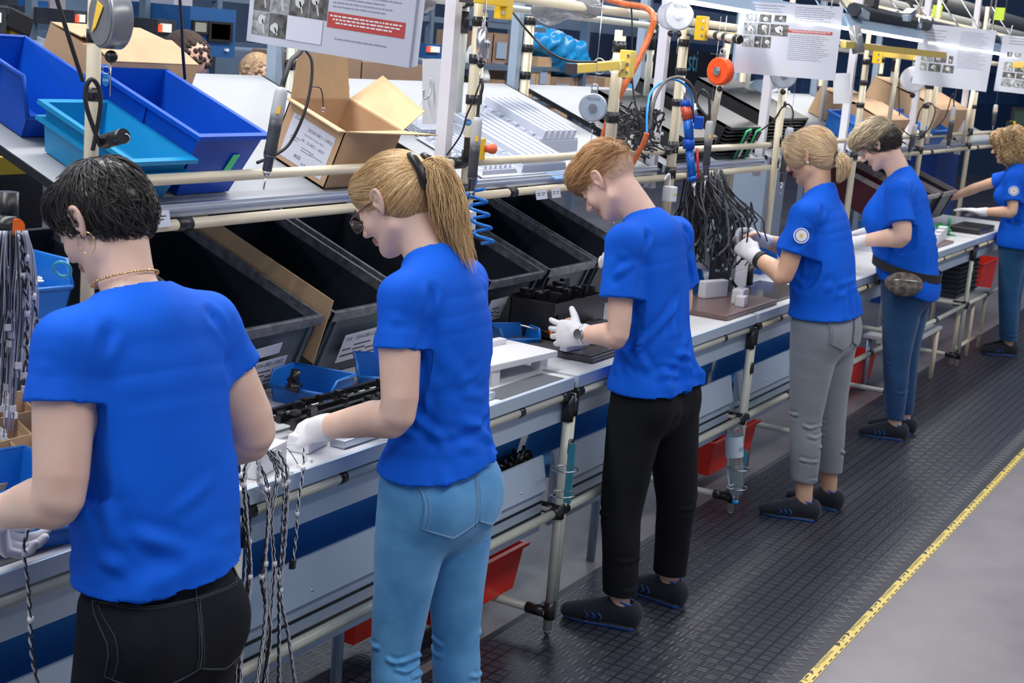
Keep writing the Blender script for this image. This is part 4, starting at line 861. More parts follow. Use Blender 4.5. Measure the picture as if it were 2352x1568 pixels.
def rubber_mat():
    """ribbed basket pattern: square tiles with alternating rib direction"""
    m = bpy.data.materials.new('ribbed_rubber'); m.use_nodes = True; nt = m.node_tree; b = nt.nodes['Principled BSDF']; L = nt.links.new
    N = nt.nodes.new; g = N('ShaderNodeNewGeometry'); mp = N('ShaderNodeMapping'); mp.inputs['Rotation'].default_value = (0, 0, RAD(0)); L(g.outputs['Position'], mp.inputs['Vector'])
    ch = N('ShaderNodeTexChecker'); ch.inputs['Scale'].default_value = 1/.045; L(mp.outputs['Vector'], ch.inputs['Vector'])
    ch.inputs['Color1'].default_value = (1, 1, 1, 1); ch.inputs['Color2'].default_value = (0, 0, 0, 1)
    def wave(d):
        w = N('ShaderNodeTexWave'); w.bands_direction = d; w.inputs['Scale'].default_value = 1/.045*5/6.2832*1.0; L(mp.outputs['Vector'], w.inputs['Vector']); return w
    wx, wy = wave('X'), wave('Y'); mx = N('ShaderNodeMix'); mx.data_type = 'FLOAT'; L(ch.outputs['Fac'], mx.inputs[0]); L(wx.outputs['Fac'], mx.inputs[2]); L(wy.outputs['Fac'], mx.inputs[3])
    br = N('ShaderNodeTexBrick'); br.offset = 0; br.inputs['Scale'].default_value = 1/.045; br.inputs['Mortar Size'].default_value = .09; br.inputs['Brick Width'].default_value = 1; br.inputs['Row Height'].default_value = 1
    br.inputs['Color1'].default_value = br.inputs['Color2'].default_value = (1, 1, 1, 1); br.inputs['Mortar'].default_value = (0, 0, 0, 1); L(mp.outputs['Vector'], br.inputs['Vector'])
    mu = N('ShaderNodeMath'); mu.operation = 'MULTIPLY'; L(mx.outputs[0], mu.inputs[0]); L(br.outputs['Color'], mu.inputs[1])
    ad = N('ShaderNodeMath'); ad.operation = 'MULTIPLY_ADD'; ad.inputs[1].default_value = .35; L(mu.outputs[0], ad.inputs[0]); L(br.outputs['Color'], ad.inputs[2])
    bp = N('ShaderNodeBump'); bp.inputs['Strength'].default_value = .8; bp.inputs['Distance'].default_value = .003; L(ad.outputs[0], bp.inputs['Height']); L(bp.outputs['Normal'], b.inputs['Normal'])
    n = N('ShaderNodeTexNoise'); n.inputs['Scale'].default_value = 2.5; n.inputs['Detail'].default_value = 5; r = N('ShaderNodeValToRGB'); r.color_ramp.elements[0].color = (.022, .026, .036, 1); r.color_ramp.elements[1].color = (.050, .052, .068, 1)
    L(g.outputs['Position'], n.inputs['Vector']); L(n.outputs['Fac'], r.inputs['Fac'])
    m2 = N('ShaderNodeMix'); m2.data_type = 'RGBA'; L(br.outputs['Fac'], m2.inputs[0]); L(r.outputs['Color'], m2.inputs[6]); m2.inputs[7].default_value = (.010, .012, .018, 1); L(m2.outputs[2], b.inputs['Base Color'])
    b.inputs['Roughness'].default_value = .36; return m
mb = MB(); mb.b2((-2, -4, -.05), (34, 18, 0)); tag(mb.build('floor', floor_mat()), kind='structure')
# mat lies in three lengths with bevelled ends
MATY0, MATY1 = 1.225, 2.16
RM = rubber_mat(); RME = M_('mat_bevel', (.035, .037, .045), .45)
mt = thing('floor_mat', 'dark ribbed rubber walkway mat under the workers, edged by yellow tape', 'mat', (5, 1.7, 0))
mb = MB(); mb.b2((.5, MATY0+.085, 0.0), (17.5, MATY1, .012)); mb.build('mat_surface', RM, mt)
mb = MB(); mb.prism([(.5, MATY0+.085, .0), (.5, MATY0+.085, .012), (.5, MATY0-.01, .001)], (17, 0, 0))
mb.prism([(.5, MATY1, .0), (.5, MATY1, .012), (.5, MATY1+.04, .001)], (17, 0, 0)); mb.build('bevelled_edge', RME, mt)
mb = MB(); z = []; n = int((17.0-.6)/.03)
for i in range(n): z.append((.6+i*.03, MATY0+.030+(.050 if i % 2 else .0), .0115 if i % 2 else .0065))
mb.tube(z, .0030, 4, smooth=False); mb.build('zigzag_edge_reflection', M_('zigzag_edge_reflection', (.26, .26, .28), .3), mt)  # zigzag edge of the mat, its reflection painted in as pale grey
tag(MB().b2((1.2, 2.24, .0), (4.10, 3.5, .010)).build('floor_mat', RM), 'dark rubber sheet added for the shade on the floor under the first two benches', 'mat')  # added dark sheet, stands in for the shade on the floor below the benches
# yellow ESD floor tape with printing
TY = M_('yellow_tape', (.66, .52, .13), .4, noise=(5, .06)); TB = M_('tape_print', (.03, .03, .03), .5)
tp = thing('floor_tape', 'yellow printed floor tape running along the edge of the dark mat', 'tape', (5, 1.2, 0))
mb = MB(); mb.b2((.5, 1.190, .0005), (9.05, 1.248, .0022)); mb.b2((9.0, 1.198, .0005), (17.5, 1.262, .0020)); mb.build('tape_strip', TY, tp)
mb = MB(); x = 4.0; k = 0
while x < 12:
    c = Vector((x, 1.219, .0025))
    if k % 2 == 0:
        # ESD pictograms: lines and triangles
        mb.add([c+Vector(v) for v in ((.00, -.014, 0), (.035, 0, 0), (.00, .014, 0))], [(0, 1, 2)]); mb.add([c+Vector(v) for v in ((.05, -.013, 0), (.056, -.013, 0), (.056, .013, 0), (.05, .013, 0))], [(0, 1, 2, 3)])
        mb.add([c+Vector(v) for v in ((.066, -.003, 0), (.10, -.003, 0), (.10, .003, 0), (.066, .003, 0))], [(0, 1, 2, 3)]); mb.add([c+Vector(v) for v in ((.11, -.014, 0), (.145, 0, 0), (.11, .014, 0), (.12, 0, 0))], [(0, 1, 2, 3)])
        x += .17
    else:
        text_mesh(mb, 'ESD Protected Area', c+Vector((.0, -.008, 0)), (1, 0, 0), (0, 1, 0), .022); x += .24
    k += 1
x = 4.0
while x < 12: mb.add([(x, 1.193, .0025), (x+.035, 1.193, .0025), (x+.035, 1.198, .0025), (x, 1.198, .0025)], [(0, 1, 2, 3)]); x += .06
tag(mb.build('tape_print', TB, tp), kind='stuff')
# hall walls and far roof structure
mb = MB(); mb.b2((-2, 15.0, 0), (34, 15.2, 7)); tag(mb.build('wall_back', M_('hall_wall', (.16, .22, .33), .7, noise=(.6, .2))), kind='structure')
mb = MB(); mb.b2((32, -4, 0), (32.2, 15, 7)); tag(mb.build('wall_end', M_('hall_end_wall', (.07, .12, .22), .7, noise=(.6, .2))), kind='structure')
# ------------------------------------------------------------------ assembly line frames
BX = [.83, 2.52, 4.21, 5.92, 7.27, 8.68, 10.25, 11.75, 13.2]
LY, PY, RY = 2.034, 2.49, 3.25
TOPZ = .905
WHO = ['at the left picture edge', 'in front of the ponytailed worker', 'in front of the young man', 'left of the grey-trousered worker', 'behind the grey-trousered worker', 'past the belt-bag worker', 'near the curly-haired worker', 'beyond the curly-haired worker', 'at the far end']
INC = RAD(21); CI, SI = cos(INC), sin(INC); RI = rotx(INC)
def I(x, d, h, Y0=2.53, z0=1.475): return Vector((x, Y0+d*CI-h*SI, z0+d*SI+h*CI))
class JN:
    """black pipe joints: each its own part"""
    def __init__(s, t): s.t = t
def clamp(jn, c, ax, r=.019, l=.03): c = Vector(c); a = Vector(ax).normalized()*l/2; MB().cyl(c-a, c+a, r, n=12).build('pipe_joint', BLKJ, jn.t)
PR = .0145
for k in range(len(BX)-1):
    x0, x1 = BX[k], BX[k+1]; w = WHO[k]
    if k == 7: break
    t = thing('workbench', 'white-topped pipe-frame workbench section %s' % w, 'workbench', ((x0+x1)/2, 2.3, 0), 'workbench sections of the line')
    mb = MB(); mb.b2((x0+.02, LY-.005, TOPZ-.022), (x1-.005, 2.62, TOPZ)); mb.build('tabletop', WHT, t)
    mb = MB(); mb.b2((x0+.02, LY-.016, TOPZ-.040), (x1-.005, LY-.005, TOPZ+.001), .002); mb.build('edge_profile', ALUW, t); MB().b2((x0+.02, LY+.02, TOPZ-.04), (x1-.005, LY+.028, TOPZ-.155)).build('apron', ALUW, t)
    mb = MB(); mb.cyl((x0+.03, LY, .845), (x1-.02, LY, .845), PR); mb.build('front_rail', IVORY if k > 2 else GPIPE, t)
    mb = MB(); mb.cyl((x0+.03, LY, .448), (x1-.02, LY, .448), PR); mb.build('low_rail', GPIPE, t)
    for dx in ((.0, .030) if k < 5 else (0,)):
        mb = MB(); mb.cyl((x0+dx, LY+.002, .03 if dx == 0 else .06), (x0+dx, LY+.002, .845), PR)
        mb.build('leg', GPIPE, t)
    mb = MB(); mb.cyl((x0, LY+.002, .0), (x0, LY+.002, .01), .016); mb.cyl((x0, LY+.002, .005), (x0, LY+.002, .05), .006, n=8); mb.cyl((x0, LY+.002, .018), (x0, LY+.002, .03), .011, n=6); mb.build('levelling_foot', STEEL, t)
    for z in (.09, .448): MB().cyl((x0, LY, z), (x0, 2.60, z), PR).build('cross_rail', GPIPE, t)
    mb = MB(); mb.cyl((x0+.01, 2.60, .0), (x0+.01, 2.60, .88), PR); mb.build('leg', GPIPE, t)
    mb = MB()
    clamp(JN(t), (x0-.045, LY, .845), (1, 0, 0), l=.05); clamp(JN(t), (x0+.05, LY, .845), (1, 0, 0), l=.05); clamp(JN(t), (x0, LY, .80), (0, 0, 1), l=.09); clamp(JN(t), (x0+.030, LY, .80), (0, 0, 1), l=.06)
    clamp(JN(t), (x0, LY, .448), (1, 0, 0), l=.10); clamp(JN(t), (x0, LY, .448), (0, 0, 1), l=.05); clamp(JN(t), (x0+.005, LY+.05, .448), (0, 1, 0), l=.07); clamp(JN(t), (x0+.015, LY, .67), (0, 0, 1), .022, .045)
    clamp(JN(t), (x0, LY, .10), (0, 0, 1), l=.06); clamp(JN(t), (x0, LY+.05, .09), (0, 1, 0), l=.07)
    for fx in (.25, .42, .8): clamp(JN(t), (x0+(x1-x0)*fx, LY, .845), (1, 0, 0), .0165, .028)
    clamp(JN(t), (x0+(x1-x0)*.45, LY, .448), (1, 0, 0), .0175, .05)
    pass
# belt conveyor below the bench tops
BELT = M_('blue_belt', (.05, .25, .62), .36, noise=(3, .1))
for k in range(4 if True else 0):
    x0, x1 = BX[k]+.04, BX[k+1]-.03
    t = thing('conveyor', 'blue belt conveyor with slotted aluminium side under bench %s' % WHO[k], 'conveyor', ((x0+x1)/2, 2.3, 0), 'conveyor sections under the benches')
    mb = MB(); mb.prism([(x0, y, z) for y, z in ((2.135, .85), (2.160, .76), (2.180, .68), (2.196, .61), (2.198, .570), (2.185, .548), (2.105, .545), (2.105, .537), (2.190, .540), (2.206, .565), (2.206, .61), (2.190, .68), (2.170, .76), (2.145, .85))], (x1-x0, 0, 0)); mb.build('belt', BELT, t)
    mb = MB(); mb.prism([(x0, 2.094, .632), (x0, 2.070, .520), (x0, 2.085, .505), (x0, 2.085, .375), (x0, 2.098, .375), (x0, 2.102, .632)], (x1-x0, 0, 0)); mb.build('side_panel', ALUW, t)
    mb = MB()
    for z in (.478, .437): MB().b2((x0, 2.0825, z-.005), (x1, 2.086, z+.003)).build('panel_slot', BLK, t)
    mb = MB(); x = x0+.35
    while x < x1: MB().sphere((x, 2.078, .545), .006, n=6).build('panel_screw', STEEL, t); x += .55
    for xx in (x0+.75, ):
        mb = MB(); mb.cyl((xx+.0, 2.26, 0), (xx+.0, 2.26, .55), .017); mb.build('leg', M_('bluish_steel_tube', (.34, .44, .58), .3, metal=.5), t)
    mb = MB(); mb.cyl((x0+.35, 2.5, 0), (x0+.35, 2.5, .55), .017); mb.build('leg', MAT['bluish_steel_tube'], t)
# gravity racks over the benches: posts, shelf, rails
for k in range(1, 8):
    x0, x1 = BX[k], BX[k+1]; w = WHO[k]
    t = thing('flow_rack', 'pipe rack with sloping shelf %s' % w, 'rack', ((x0+x1)/2, 2.9, TOPZ), 'sloping racks over the benches')
    if k != 1:
        mb = MB(); mb.b2((x0-.055-.02, PY+.04, 1.38), (x0-.055+.02, PY+.08, 2.55)); mb.build('profile_post', WPOST, t)
    for dx in (0, .034):
        mb = MB(); z1 = 2.03 if dx else 2.5
        if k == 1: z1 = 2.5
        if not (k == 1 and dx): mb.cyl((x0+dx, PY, TOPZ), (x0+dx, PY, z1), PR if k != 1 else .0165); mb.build('post', IVORY, t)
    mb = MB()
    for z, s in ((1.56, .05), (1.45, .05), (1.75, .03), (1.88, .03), (2.0, .03)):
        clamp(JN(t), (x0, PY, z), (0, 0, 1), .0185, s); clamp(JN(t), (x0+.034, PY, z), (0, 0, 1), .0185, s) if k != 1 else None
    clamp(JN(t), (x1-.06, PY, 1.545), (1, 0, 0), .02, .07); clamp(JN(t), (x0+.32, PY, 1.43), (1, 0, 0), .0185, .05)
    pass
    mb = MB(); mb.cyl((x0+.02, PY, 1.545), (x1-.03, PY, 1.545), PR); mb.build('upper_rail', IVORY, t)
    mb = MB(); mb.cyl((x0+.02, PY, 1.43), (x1-.03, PY, 1.43), PR); mb.build('lower_rail', IVORY, t)
    mb = MB(); mb.slab(I(x0+.06, 0, -.004), I(x1-.10, 0, -.004), I(x1-.10, .80, -.004), I(x0+.06, .80, -.004), RI @ Vector((0, 0, -.018))); mb.build('shelf_board', BOARDG, t)
    for xe in (x0+.052, x1-.098): MB().slab(I(xe, 0, -.022), I(xe+.006, 0, -.022), I(xe+.006, .80, -.022), I(xe, .80, -.022), RI @ Vector((0, 0, .02))).build('shelf_edge', BLK, t)
    mb = MB(); mb.b2((x0+.04, PY+.022, 1.443), (x1-.07, PY+.050, 1.478), .003); mb.b2((x0+.04, PY+.012, 1.462), (x1-.07, PY+.026, 1.468)); mb.build('shelf_front_profile', ALU, t)
    # rear posts
    mb = MB(); mb.b2((x0-.06, RY+.0, .0), (x0-.02, RY+.04, 2.5)); mb.build('rear_profile_post', ALUW, t)
    for dx in (.02, .052):
        mb = MB(); mb.cyl((x0+dx, RY, 0.0), (x0+dx, RY, 2.06), PR); mb.build('rear_post', GPIPE if k < 3 else IVORY, t)
    mb = MB()
    for z in (1.80, 1.92, 2.04): clamp(JN(t), (x0+.02, RY, z), (0, 0, 1), .0185, .035); clamp(JN(t), (x0+.052, RY, z), (0, 0, 1), .0185, .035)
    pass
    if k >= 2:
        mb = MB(); mb.cyl((x0, PY-.01, 2.09), (x1-.3, PY-.01, 2.09), PR*1.15); mb.build('top_rail', IVORY, t)
        mb = MB(); mb.cyl((x0, RY-.35, 2.07), (x1, RY-.35, 2.07), PR); mb.build('rear_top_rail', GPIPE, t)
        mb = MB(); mb.cyl((x0+.60, RY-.35, 1.62), (x0+.60, RY-.35, 2.07), PR); mb.build('rear_post', GPIPE, t)
        mb = MB(); clamp(JN(t), (x0+.60, RY-.35, 2.0), (0, 0, 1), .019, .08); clamp(JN(t), (x0+.60, RY-.35, 2.07), (1, 0, 0), .02, .05); pass
# two upright ivory pipes between benches (tool posts)
for x, y, z0, z1, ss in ((5.06, 2.385, 1.545, 2.02, 'capped double pipe post carrying the yellow arm behind the young man'),):
    t = thing('tool_post', ss, 'post', (x, y, z0))
    for dx in (0, .034): mb = MB(); mb.cyl((x+dx, y, z0-.1 if 0 else 1.44), (x+dx, y, z1-(.02 if dx else 0)), PR); mb.build('pipe', IVORY, t)
    mb = MB()
    for z in (1.70, 1.96): clamp(JN(t), (x, y, z), (0, 0, 1), .0185, .04); clamp(JN(t), (x+.034, y, z), (0, 0, 1), .0185, .04)
    MB().cyl((x+.034, y, z1-.02), (x+.034, y, z1-.015), .015).build('end_cap', BLKJ, t)
tag(MB().cyl(aX(1798, 180, 7.05), aX(1760, 560, 7.05), PR).build('tool_post', IVORY), 'single ivory pipe post just left of the worker in grey trousers', 'post')
tag(MB().cyl(aX(1672, 100, 6.3), aX(1628, 330, 6.3), PR).build('tool_post', IVORY), 'slanted ivory pipe behind the red tool balancer', 'post')
tag(MB().cyl(aX(2152, 190, 10.4), aX(2128, 330, 10.4), PR).build('tool_post', IVORY), 'ivory pipe post below the third instruction sheet', 'post')
tag(MB().cyl(aX(2236, 205, 10.9), aX(2212, 330, 10.9), PR).build('tool_post', IVORY), 'ivory pipe post left of the curly-haired worker', 'post')
tag(MB().cyl(aX(2064, 135, 9.4), aX(2040, 290, 9.4), PR).build('tool_post', IVORY), 'ivory pipe post standing before the second cardboard box', 'post')
# LED lamps over the line
LED = M_('led_tube', (1, 1, 1), .5, emit=((.93, .96, 1.0), 14)); LEDW = M_('lamp_housing', (.36, .50, .66), .35, metal=.3)
for i, (xa, xb, w) in enumerate(((.9, 2.4, 'over the left edge of the line'), (2.75, 4.1, 'over the ponytailed worker'), (4.3, 5.87, 'left of the white instruction sheet'), (6.0, 7.15, 'behind the white instruction sheet'), (7.2, 8.72, 'between the second and third instruction sheets'), (9.0, 10.2, 'right of the third instruction sheet'), (10.5, 12.0, 'over the curly-haired worker'))):
    t = thing('bench_lamp', 'long LED strip lamp with blue-grey housing %s' % w, 'lamp', ((xa+xb)/2, 2.2, 2.13), 'LED lamps over the line')
    mb = MB(); mb.b2((xa, 2.185, 2.138), (xb, 2.215, 2.150)); mb.build('tube', LED, t)
    mb = MB(); mb.prism([(xa, 2.16, 2.150), (xa, 2.24, 2.150), (xa, 2.28, 2.21), (xa, 2.20, 2.215)], (xb-xa, 0, 0)); mb.build('housing', LEDW, t)
    for xh in (xa+.2, xb-.2): MB().cyl((xh, 2.22, 2.2), (xh, 2.47, 2.5), .006, n=6).build('hanger', STEEL, t)
# ------------------------------------------------------------------ bins, crates and boxes
def frame_fn(Y0, z0, ang=INC, yaw=0, cx=0, cd=0):
    c, s = cos(ang), sin(ang); cy, sy = cos(yaw), sin(yaw)
    def F(x, d, h):
        x_, d_ = cx+(x-cx)*cy-(d-cd)*sy, cd+(x-cx)*sy+(d-cd)*cy
        return Vector((x_, Y0+d_*c-h*s, z0+d_*s+h*c))
    return F
SH = frame_fn(2.53, 1.475); CRF = frame_fn(2.48, 1.125); TB_ = frame_fn(0, TOPZ, 0)
def hexa(mb, F, x0, x1, d0, d1, h0, h1, t=0, tb=0):
    """box between bounds; top shrunk/grown by t"""
    P = [F(x0+tb, d0+tb, h0), F(x1-tb, d0+tb, h0), F(x1-tb, d1-tb, h0), F(x0+tb, d1-tb, h0), F(x0+t, d0+t, h1), F(x1-t, d0+t, h1), F(x1-t, d1-t, h1), F(x0+t, d1-t, h1)]
    return mb.add(P, [(3, 2, 1, 0), (4, 5, 6, 7), (0, 1, 5, 4), (1, 2, 6, 5), (2, 3, 7, 6), (3, 0, 4, 7)])
def open_bin(mb, F, x0, x1, d0, d1, h, ins=.02, th=.004, rim=.012, front=None, scoop=0, ribs=2, floor_=.006):
    """tapered open container. front: height of lowered front (d0) side; scoop: how far the sloping cut runs back"""
    def ring(e, hh, off=0):  # outline at height fraction
        k = ins*(1-hh/h); return [(x0+k+off, d0+k+off), (x1-k-off, d0+k+off), (x1-k-off, d1-k-off), (x0+k+off, d1-k-off)]
    ht = lambda i: h
    def wall(p, q, lo, hi):  # p,q: corner ids
        for s in range(1): pass
    B = ring(0, 0); T = ring(0, h); Bi = ring(0, floor_, th); Ti = ring(0, h, th)
    ff = h if front is None else front; k = ins*(1-ff/h); Fo = [(x0+k, d0+k), (x1-k, d0+k)]; Fi = [(x0+k+th, d0+k+th), (x1-k-th, d0+k+th)]
    if front is None:
        v = [F(*B[i], 0) for i in range(4)]+[F(*T[i], h) for i in range(4)]+[F(*Ti[i], h) for i in range(4)]+[F(*Bi[i], floor_) for i in range(4)]
        f = [(3, 2, 1, 0)]+[(i, (i+1) % 4, 4+(i+1) % 4, 4+i) for i in range(4)]+[(4+i, 4+(i+1) % 4, 8+(i+1) % 4, 8+i) for i in range(4)]+[(8+i, 8+(i+1) % 4, 12+(i+1) % 4, 12+i) for i in range(4)]+[(12, 13, 14, 15)]
        mb.add(v, f)
    else:
        sc = d0+scoop
        # side profile polygon walls
        for sx, xo in ((0, 1), (1, -1)):
            X = lambda kk, o: (x0+kk+o if sx == 0 else x1-kk-o)
            prof = [(d0+ins, 0), (d1-ins, 0), (d1, h), (sc, h), (d0+k, ff)]
            vo = [F(X(ins*(1-hh/h), 0), d, hh) for d, hh in prof]; vi = [F(X(ins*(1-hh/h), th), d, hh) for d, hh in prof]; n = 5
            mb.add(vo+vi, [tuple(range(n)), tuple(range(n, 2*n))[::-1]]+[(i, (i+1) % n, n+(i+1) % n, n+i) for i in range(n)])
            mb.tube([F(X(0, -.002), d1, h), F(X(0, -.002), sc, h), F(X(k, -.002), d0+k, ff)], rim*.5, 6)
        hexb = lambda a, b, c_, d_: mb.add([a, b, c_, d_], [(0, 1, 2, 3)])
        mb.slab(F(*B[0], 0), F(*B[1], 0), F(*Fo[1], ff), F(*Fo[0], ff), F(0, th, 0)-F(0, 0, 0)); mb.slab(F(*B[3], 0), F(*B[2], 0), F(*T[2], h), F(*T[3], h), F(0, -th, 0)-F(0, 0, 0))
        mb.slab(F(*B[0], 0), F(*B[1], 0), F(*B[2], 0), F(*B[3], 0), F(0, 0, floor_)-F(0, 0, 0)); mb.tube([F(*Fo[0], ff), F(*Fo[1], ff)], rim*.6, 6); mb.tube([F(*T[3], h), F(*T[2], h)], rim*.5, 6)
    if rim and front is None:
        for i in range(4):
            a, b = T[i], T[(i+1) % 4]; cx_, cd_ = (x0+x1)/2, (d0+d1)/2
            o = lambda p, e: (p[0]+e*(1 if p[0] > cx_ else -1), p[1]+e*(1 if p[1] > cd_ else -1))
            P = [F(*o(a, 0), h), F(*o(b, 0), h), F(*o(b, rim), h), F(*o(a, rim), h)]; mb.slab(*P, F(0, 0, -rim*.8)-F(0, 0, 0))
    for i in range(ribs):
        d = d0+(d1-d0)*(i+1)/(ribs+1)
        for X in (x0, x1):
            s_ = 1 if X == x0 else -1
            mb.slab(F(X+s_*ins, d-.008, 0), F(X+s_*ins, d+.008, 0), F(X, d+.008, h-.01), F(X, d-.008, h-.01), F(-s_*.004, 0, 0)-F(0, 0, 0))
    return mb
def qlabel(name, P0, ux, uy, w, h, lines, parent, lift=None, border=True):
    """paper label with printed lines. lines: (x, y, size, text) in fractions"""
    ux = Vector(ux).normalized(); uy = Vector(uy).normalized(); n = ux.cross(uy).normalized()*.0006; P0 = Vector(P0)
    if lift: n = Vector(lift)
    a = MB().slab(P0, P0+ux*w, P0+ux*w+uy*h, P0+uy*h, n).build(name, PAPER, parent); m = MB(); q = P0+n*1.35
    for L in lines:
        if len(L) == 4: text_mesh(m, L[3], q+ux*w*L[0]+uy*h*L[1], ux, uy, L[2])
        else: x, y, ww, hh = L[:4]; m.add([q+ux*w*x+uy*h*y, q+ux*w*(x+ww)+uy*h*y, q+ux*w*(x+ww)+uy*h*(y+hh), q+ux*w*x+uy*h*(y+hh)], [(0, 1, 2, 3)])
    m.build('label_print', M_('ink', (.03, .03, .035), .6), a); return a
# --- upper shelf, first section
t = tag(open_bin(MB(), SH, 2.875, 3.135, .015, .40, .187, ins=.028, rim=.014, ribs=1).build('storage_bin', NAVY), 'deep dark blue bin with green sticker, right of the cyan bins', 'bin', 'large blue bins on the shelf')
MB().slab(SH(3.035, .0300, .070), SH(3.062, .0300, .070), SH(3.072, .0225, .122), SH(3.045, .0225, .122), (0, -.002, 0)).build('green_sticker', M_('green_sticker', (.08, .75, .30), .5), None)
gs = bpy.data.objects['green_sticker']; w_ = gs.location.copy(); gs.parent = t; gs.location = w_-t.location
tag(open_bin(MB(), SH, 2.645, 2.855, .345, .64, .155, ins=.03, rim=.012, front=.06, scoop=.05, ribs=1).build('storage_bin', NAVY), 'large dark blue stacking bin with scooped front at the upper left corner', 'bin', 'large blue bins on the shelf')
tag(open_bin(MB(), SH, 2.665, 2.865, .02, .315, .085, ins=.018, rim=.014, ribs=1).build('euro_bin', CYAN), 'lower one of two nested cyan bins beside the deep blue bin', 'bin', 'nested cyan bins')
tag(open_bin(MB(), lambda x, d, h: SH(x, d, h+.040), 2.660, 2.870, .012, .32, .085, ins=.018, rim=.014, ribs=1).build('euro_bin', CYAN), 'upper one of two nested cyan bins beside the deep blue bin', 'bin', 'nested cyan bins')
# closed carton behind
def carton(x0, x1, d0, d1, h, label, F=SH, m=None, flaps=True, group=None, name='cardboard_box'):
    t = thing(name, label, 'box', F((x0+x1)/2, (d0+d1)/2, 0), group)
    hexa(MB(), F, x0, x1, d0, d1, .001, h).build('carton_body', m or CARD, t)
    if flaps:
        MB().slab(F(x0, d0, h+.001), F(x1, d0, h+.001), F(x1+.0, (d0+d1)/2-.002, h+.02), F(x0-.0, (d0+d1)/2-.002, h+.02), F(0, 0, .003)-F(0, 0, 0)).build('flap', m or CARD, t)
        MB().slab(F(x0, d1, h+.001), F(x1, d1, h+.001), F(x1, (d0+d1)/2+.002, h+.013), F(x0, (d0+d1)/2+.002, h+.013), F(0, 0, .003)-F(0, 0, 0)).build('flap', m or CARD, t)
    return t
carton(2.93, 3.27, .40, .64, .20, 'closed brown cardboard box behind the blue bins')
# open carton with shipping label
def open_carton():
    x0, x1, d0, d1, h = 3.505, 3.80, .018, .235, .182; F = SH; T = F
    t = thing('cardboard_box', 'open cardboard box with spread flaps and printed white label', 'box', F(3.65, .12, 0))
    m = MB(); th = .004
    for P in (((x0, d0), (x1, d0), (0, th)), ((x0, d1), (x1, d1), (0, -th)), ((x0, d0), (x0, d1), (th, 0)), ((x1, d0), (x1, d1), (-th, 0))):
        (a, b), (c_, d_), (o1, o2) = P; m.slab(F(a, b, .0), F(c_, d_, .0), F(c_, d_, h), F(a, b, h), F(o1, o2, 0)-F(0, 0, 0))
    m.slab(F(x0, d0, .0), F(x1, d0, .0), F(x1, d1, .0), F(x0, d1, .0), F(0, 0, th)-F(0, 0, 0)); m.build('carton_body', CARD, t)
    L = .125
    for nm, P in (('flap', (F(x0, d1, h), F(x1, d1, h), F(x1-.03, d1+.045, h+L), F(x0+.02, d1+.045, h+L))), ('flap', (F(x1, d1, h), F(x1, d0, h), F(x1+.115, d0+.02, h+.055), F(x1+.115, d1-.01, h+.085))),
                  ('flap', (F(x0, d0, h), F(x0, d1, h), F(x0-.035, d1, h-.0+.004), F(x0-.035, d0, h+.002))), ('flap', (F(x0+.0, d0, h), F(x1, d0, h), F(x1+.05, d0-.09, h+.03), F(x0+.09, d0-.035, h+.012)))):
        MB().slab(*P, F(0, 0, .0035)-F(0, 0, 0)).build(nm, CARDL, t)
    ux = (F(x0, d0, 0)-F(x0, d1, 0)); uy = (F(0, 0, 1)-F(0, 0, 0))
    qlabel('shipping_label', F(x0-.0005, d1-.03, .018), ux, uy, .165, .135, [(.40, .80, .0145, '2054-081-13802'), (.36, .68, .008, 'Gerät Box Comp. Basis'), (.34, .53, .0115, '49 - 253851 - 000C'), (.50, .06, .010, '26.8'), (.05, .90, .013, 'iToll'), (.30, .12, .018, '400'), (.10, .52, .22, .012, 0), (.10, .46, .18, .012, 0), (.40, .40, .3, .012, 0), (.40, .34, .25, .012, 0), (.62, .36, .3, .010, 0)], t)
    return t
def _ql(): pass
open_carton()
# white vacuum-formed trays
TRAY = M_('white_tray_plastic', (.50, .54, .64), .35)
def tray(x0, x1, d0, d1, h0, hh, label, n=6):
    F = lambda x, d, h: SH(x, d, h+h0); t = thing('tray_stack', label, 'tray', F((x0+x1)/2, (d0+d1)/2, 0), 'white plastic trays on the shelf')
    m = MB(); hexa(m, F, x0, x1, d0, d1, 0, hh*.55, t=.012)
    for i in range(8):
        d = d0+.01+(d1-d0-.02)*i/8; m_ = (d1-d0-.02)/8
        hexa(m, F, x0+.006, x1-.006, d+.004, d+m_-.006, hh*.3, hh*.62+.004*(i % 2), t=.004)
    m.build('tray_body', TRAY, t); m = MB(); w = (x1-x0-.05)/n
    for i in range(n):
        a = x0+.025+w*i; hexa(m, F, a+.004, a+w-.010, d0+.018, d1-.018, hh*.5, hh, t=.004)
    m.build('ridges', TRAY, t); m = MB()
    m.slab(F(x0-.012, d0-.012, hh*.02), F(x1+.012, d0-.012, hh*.02), F(x1+.012, d1+.012, hh*.02), F(x0-.012, d1+.012, hh*.02), F(0, 0, .003)-F(0, 0, 0)); m.build('tray_rim', TRAY, t)
tray(5.06, 5.40, .16, .50, .0, .085, 'rear white ribbed plastic tray, highest of the tray pile')
tray(4.70, 5.06, .02, .42, .0, .055, 'middle white ribbed plastic tray beside the emergency stop')
tray(4.42, 4.68, .02, .30, .0, .030, 'front white ribbed plastic tray beneath the emergency stop')
for i in range(4): tag(hexa(MB(), lambda x, d, h: SH(x, d, h+.001+i*.006), 4.44+i*.006, 4.66, .33, .62, 0, .004).build('plastic_sheet', TRAY), 'thin white plastic sheet in the small stack behind the trays', 'sheet', 'plastic sheets behind the trays')
tag(hexa(MB(), SH, 4.86, 5.3, -.045, .008, .002, .006).build('plastic_bag', M_('blue_film', (.25, .5, .85), .2, trans=.4)), 'flat bluish plastic bag under the shelf rail', 'bag')
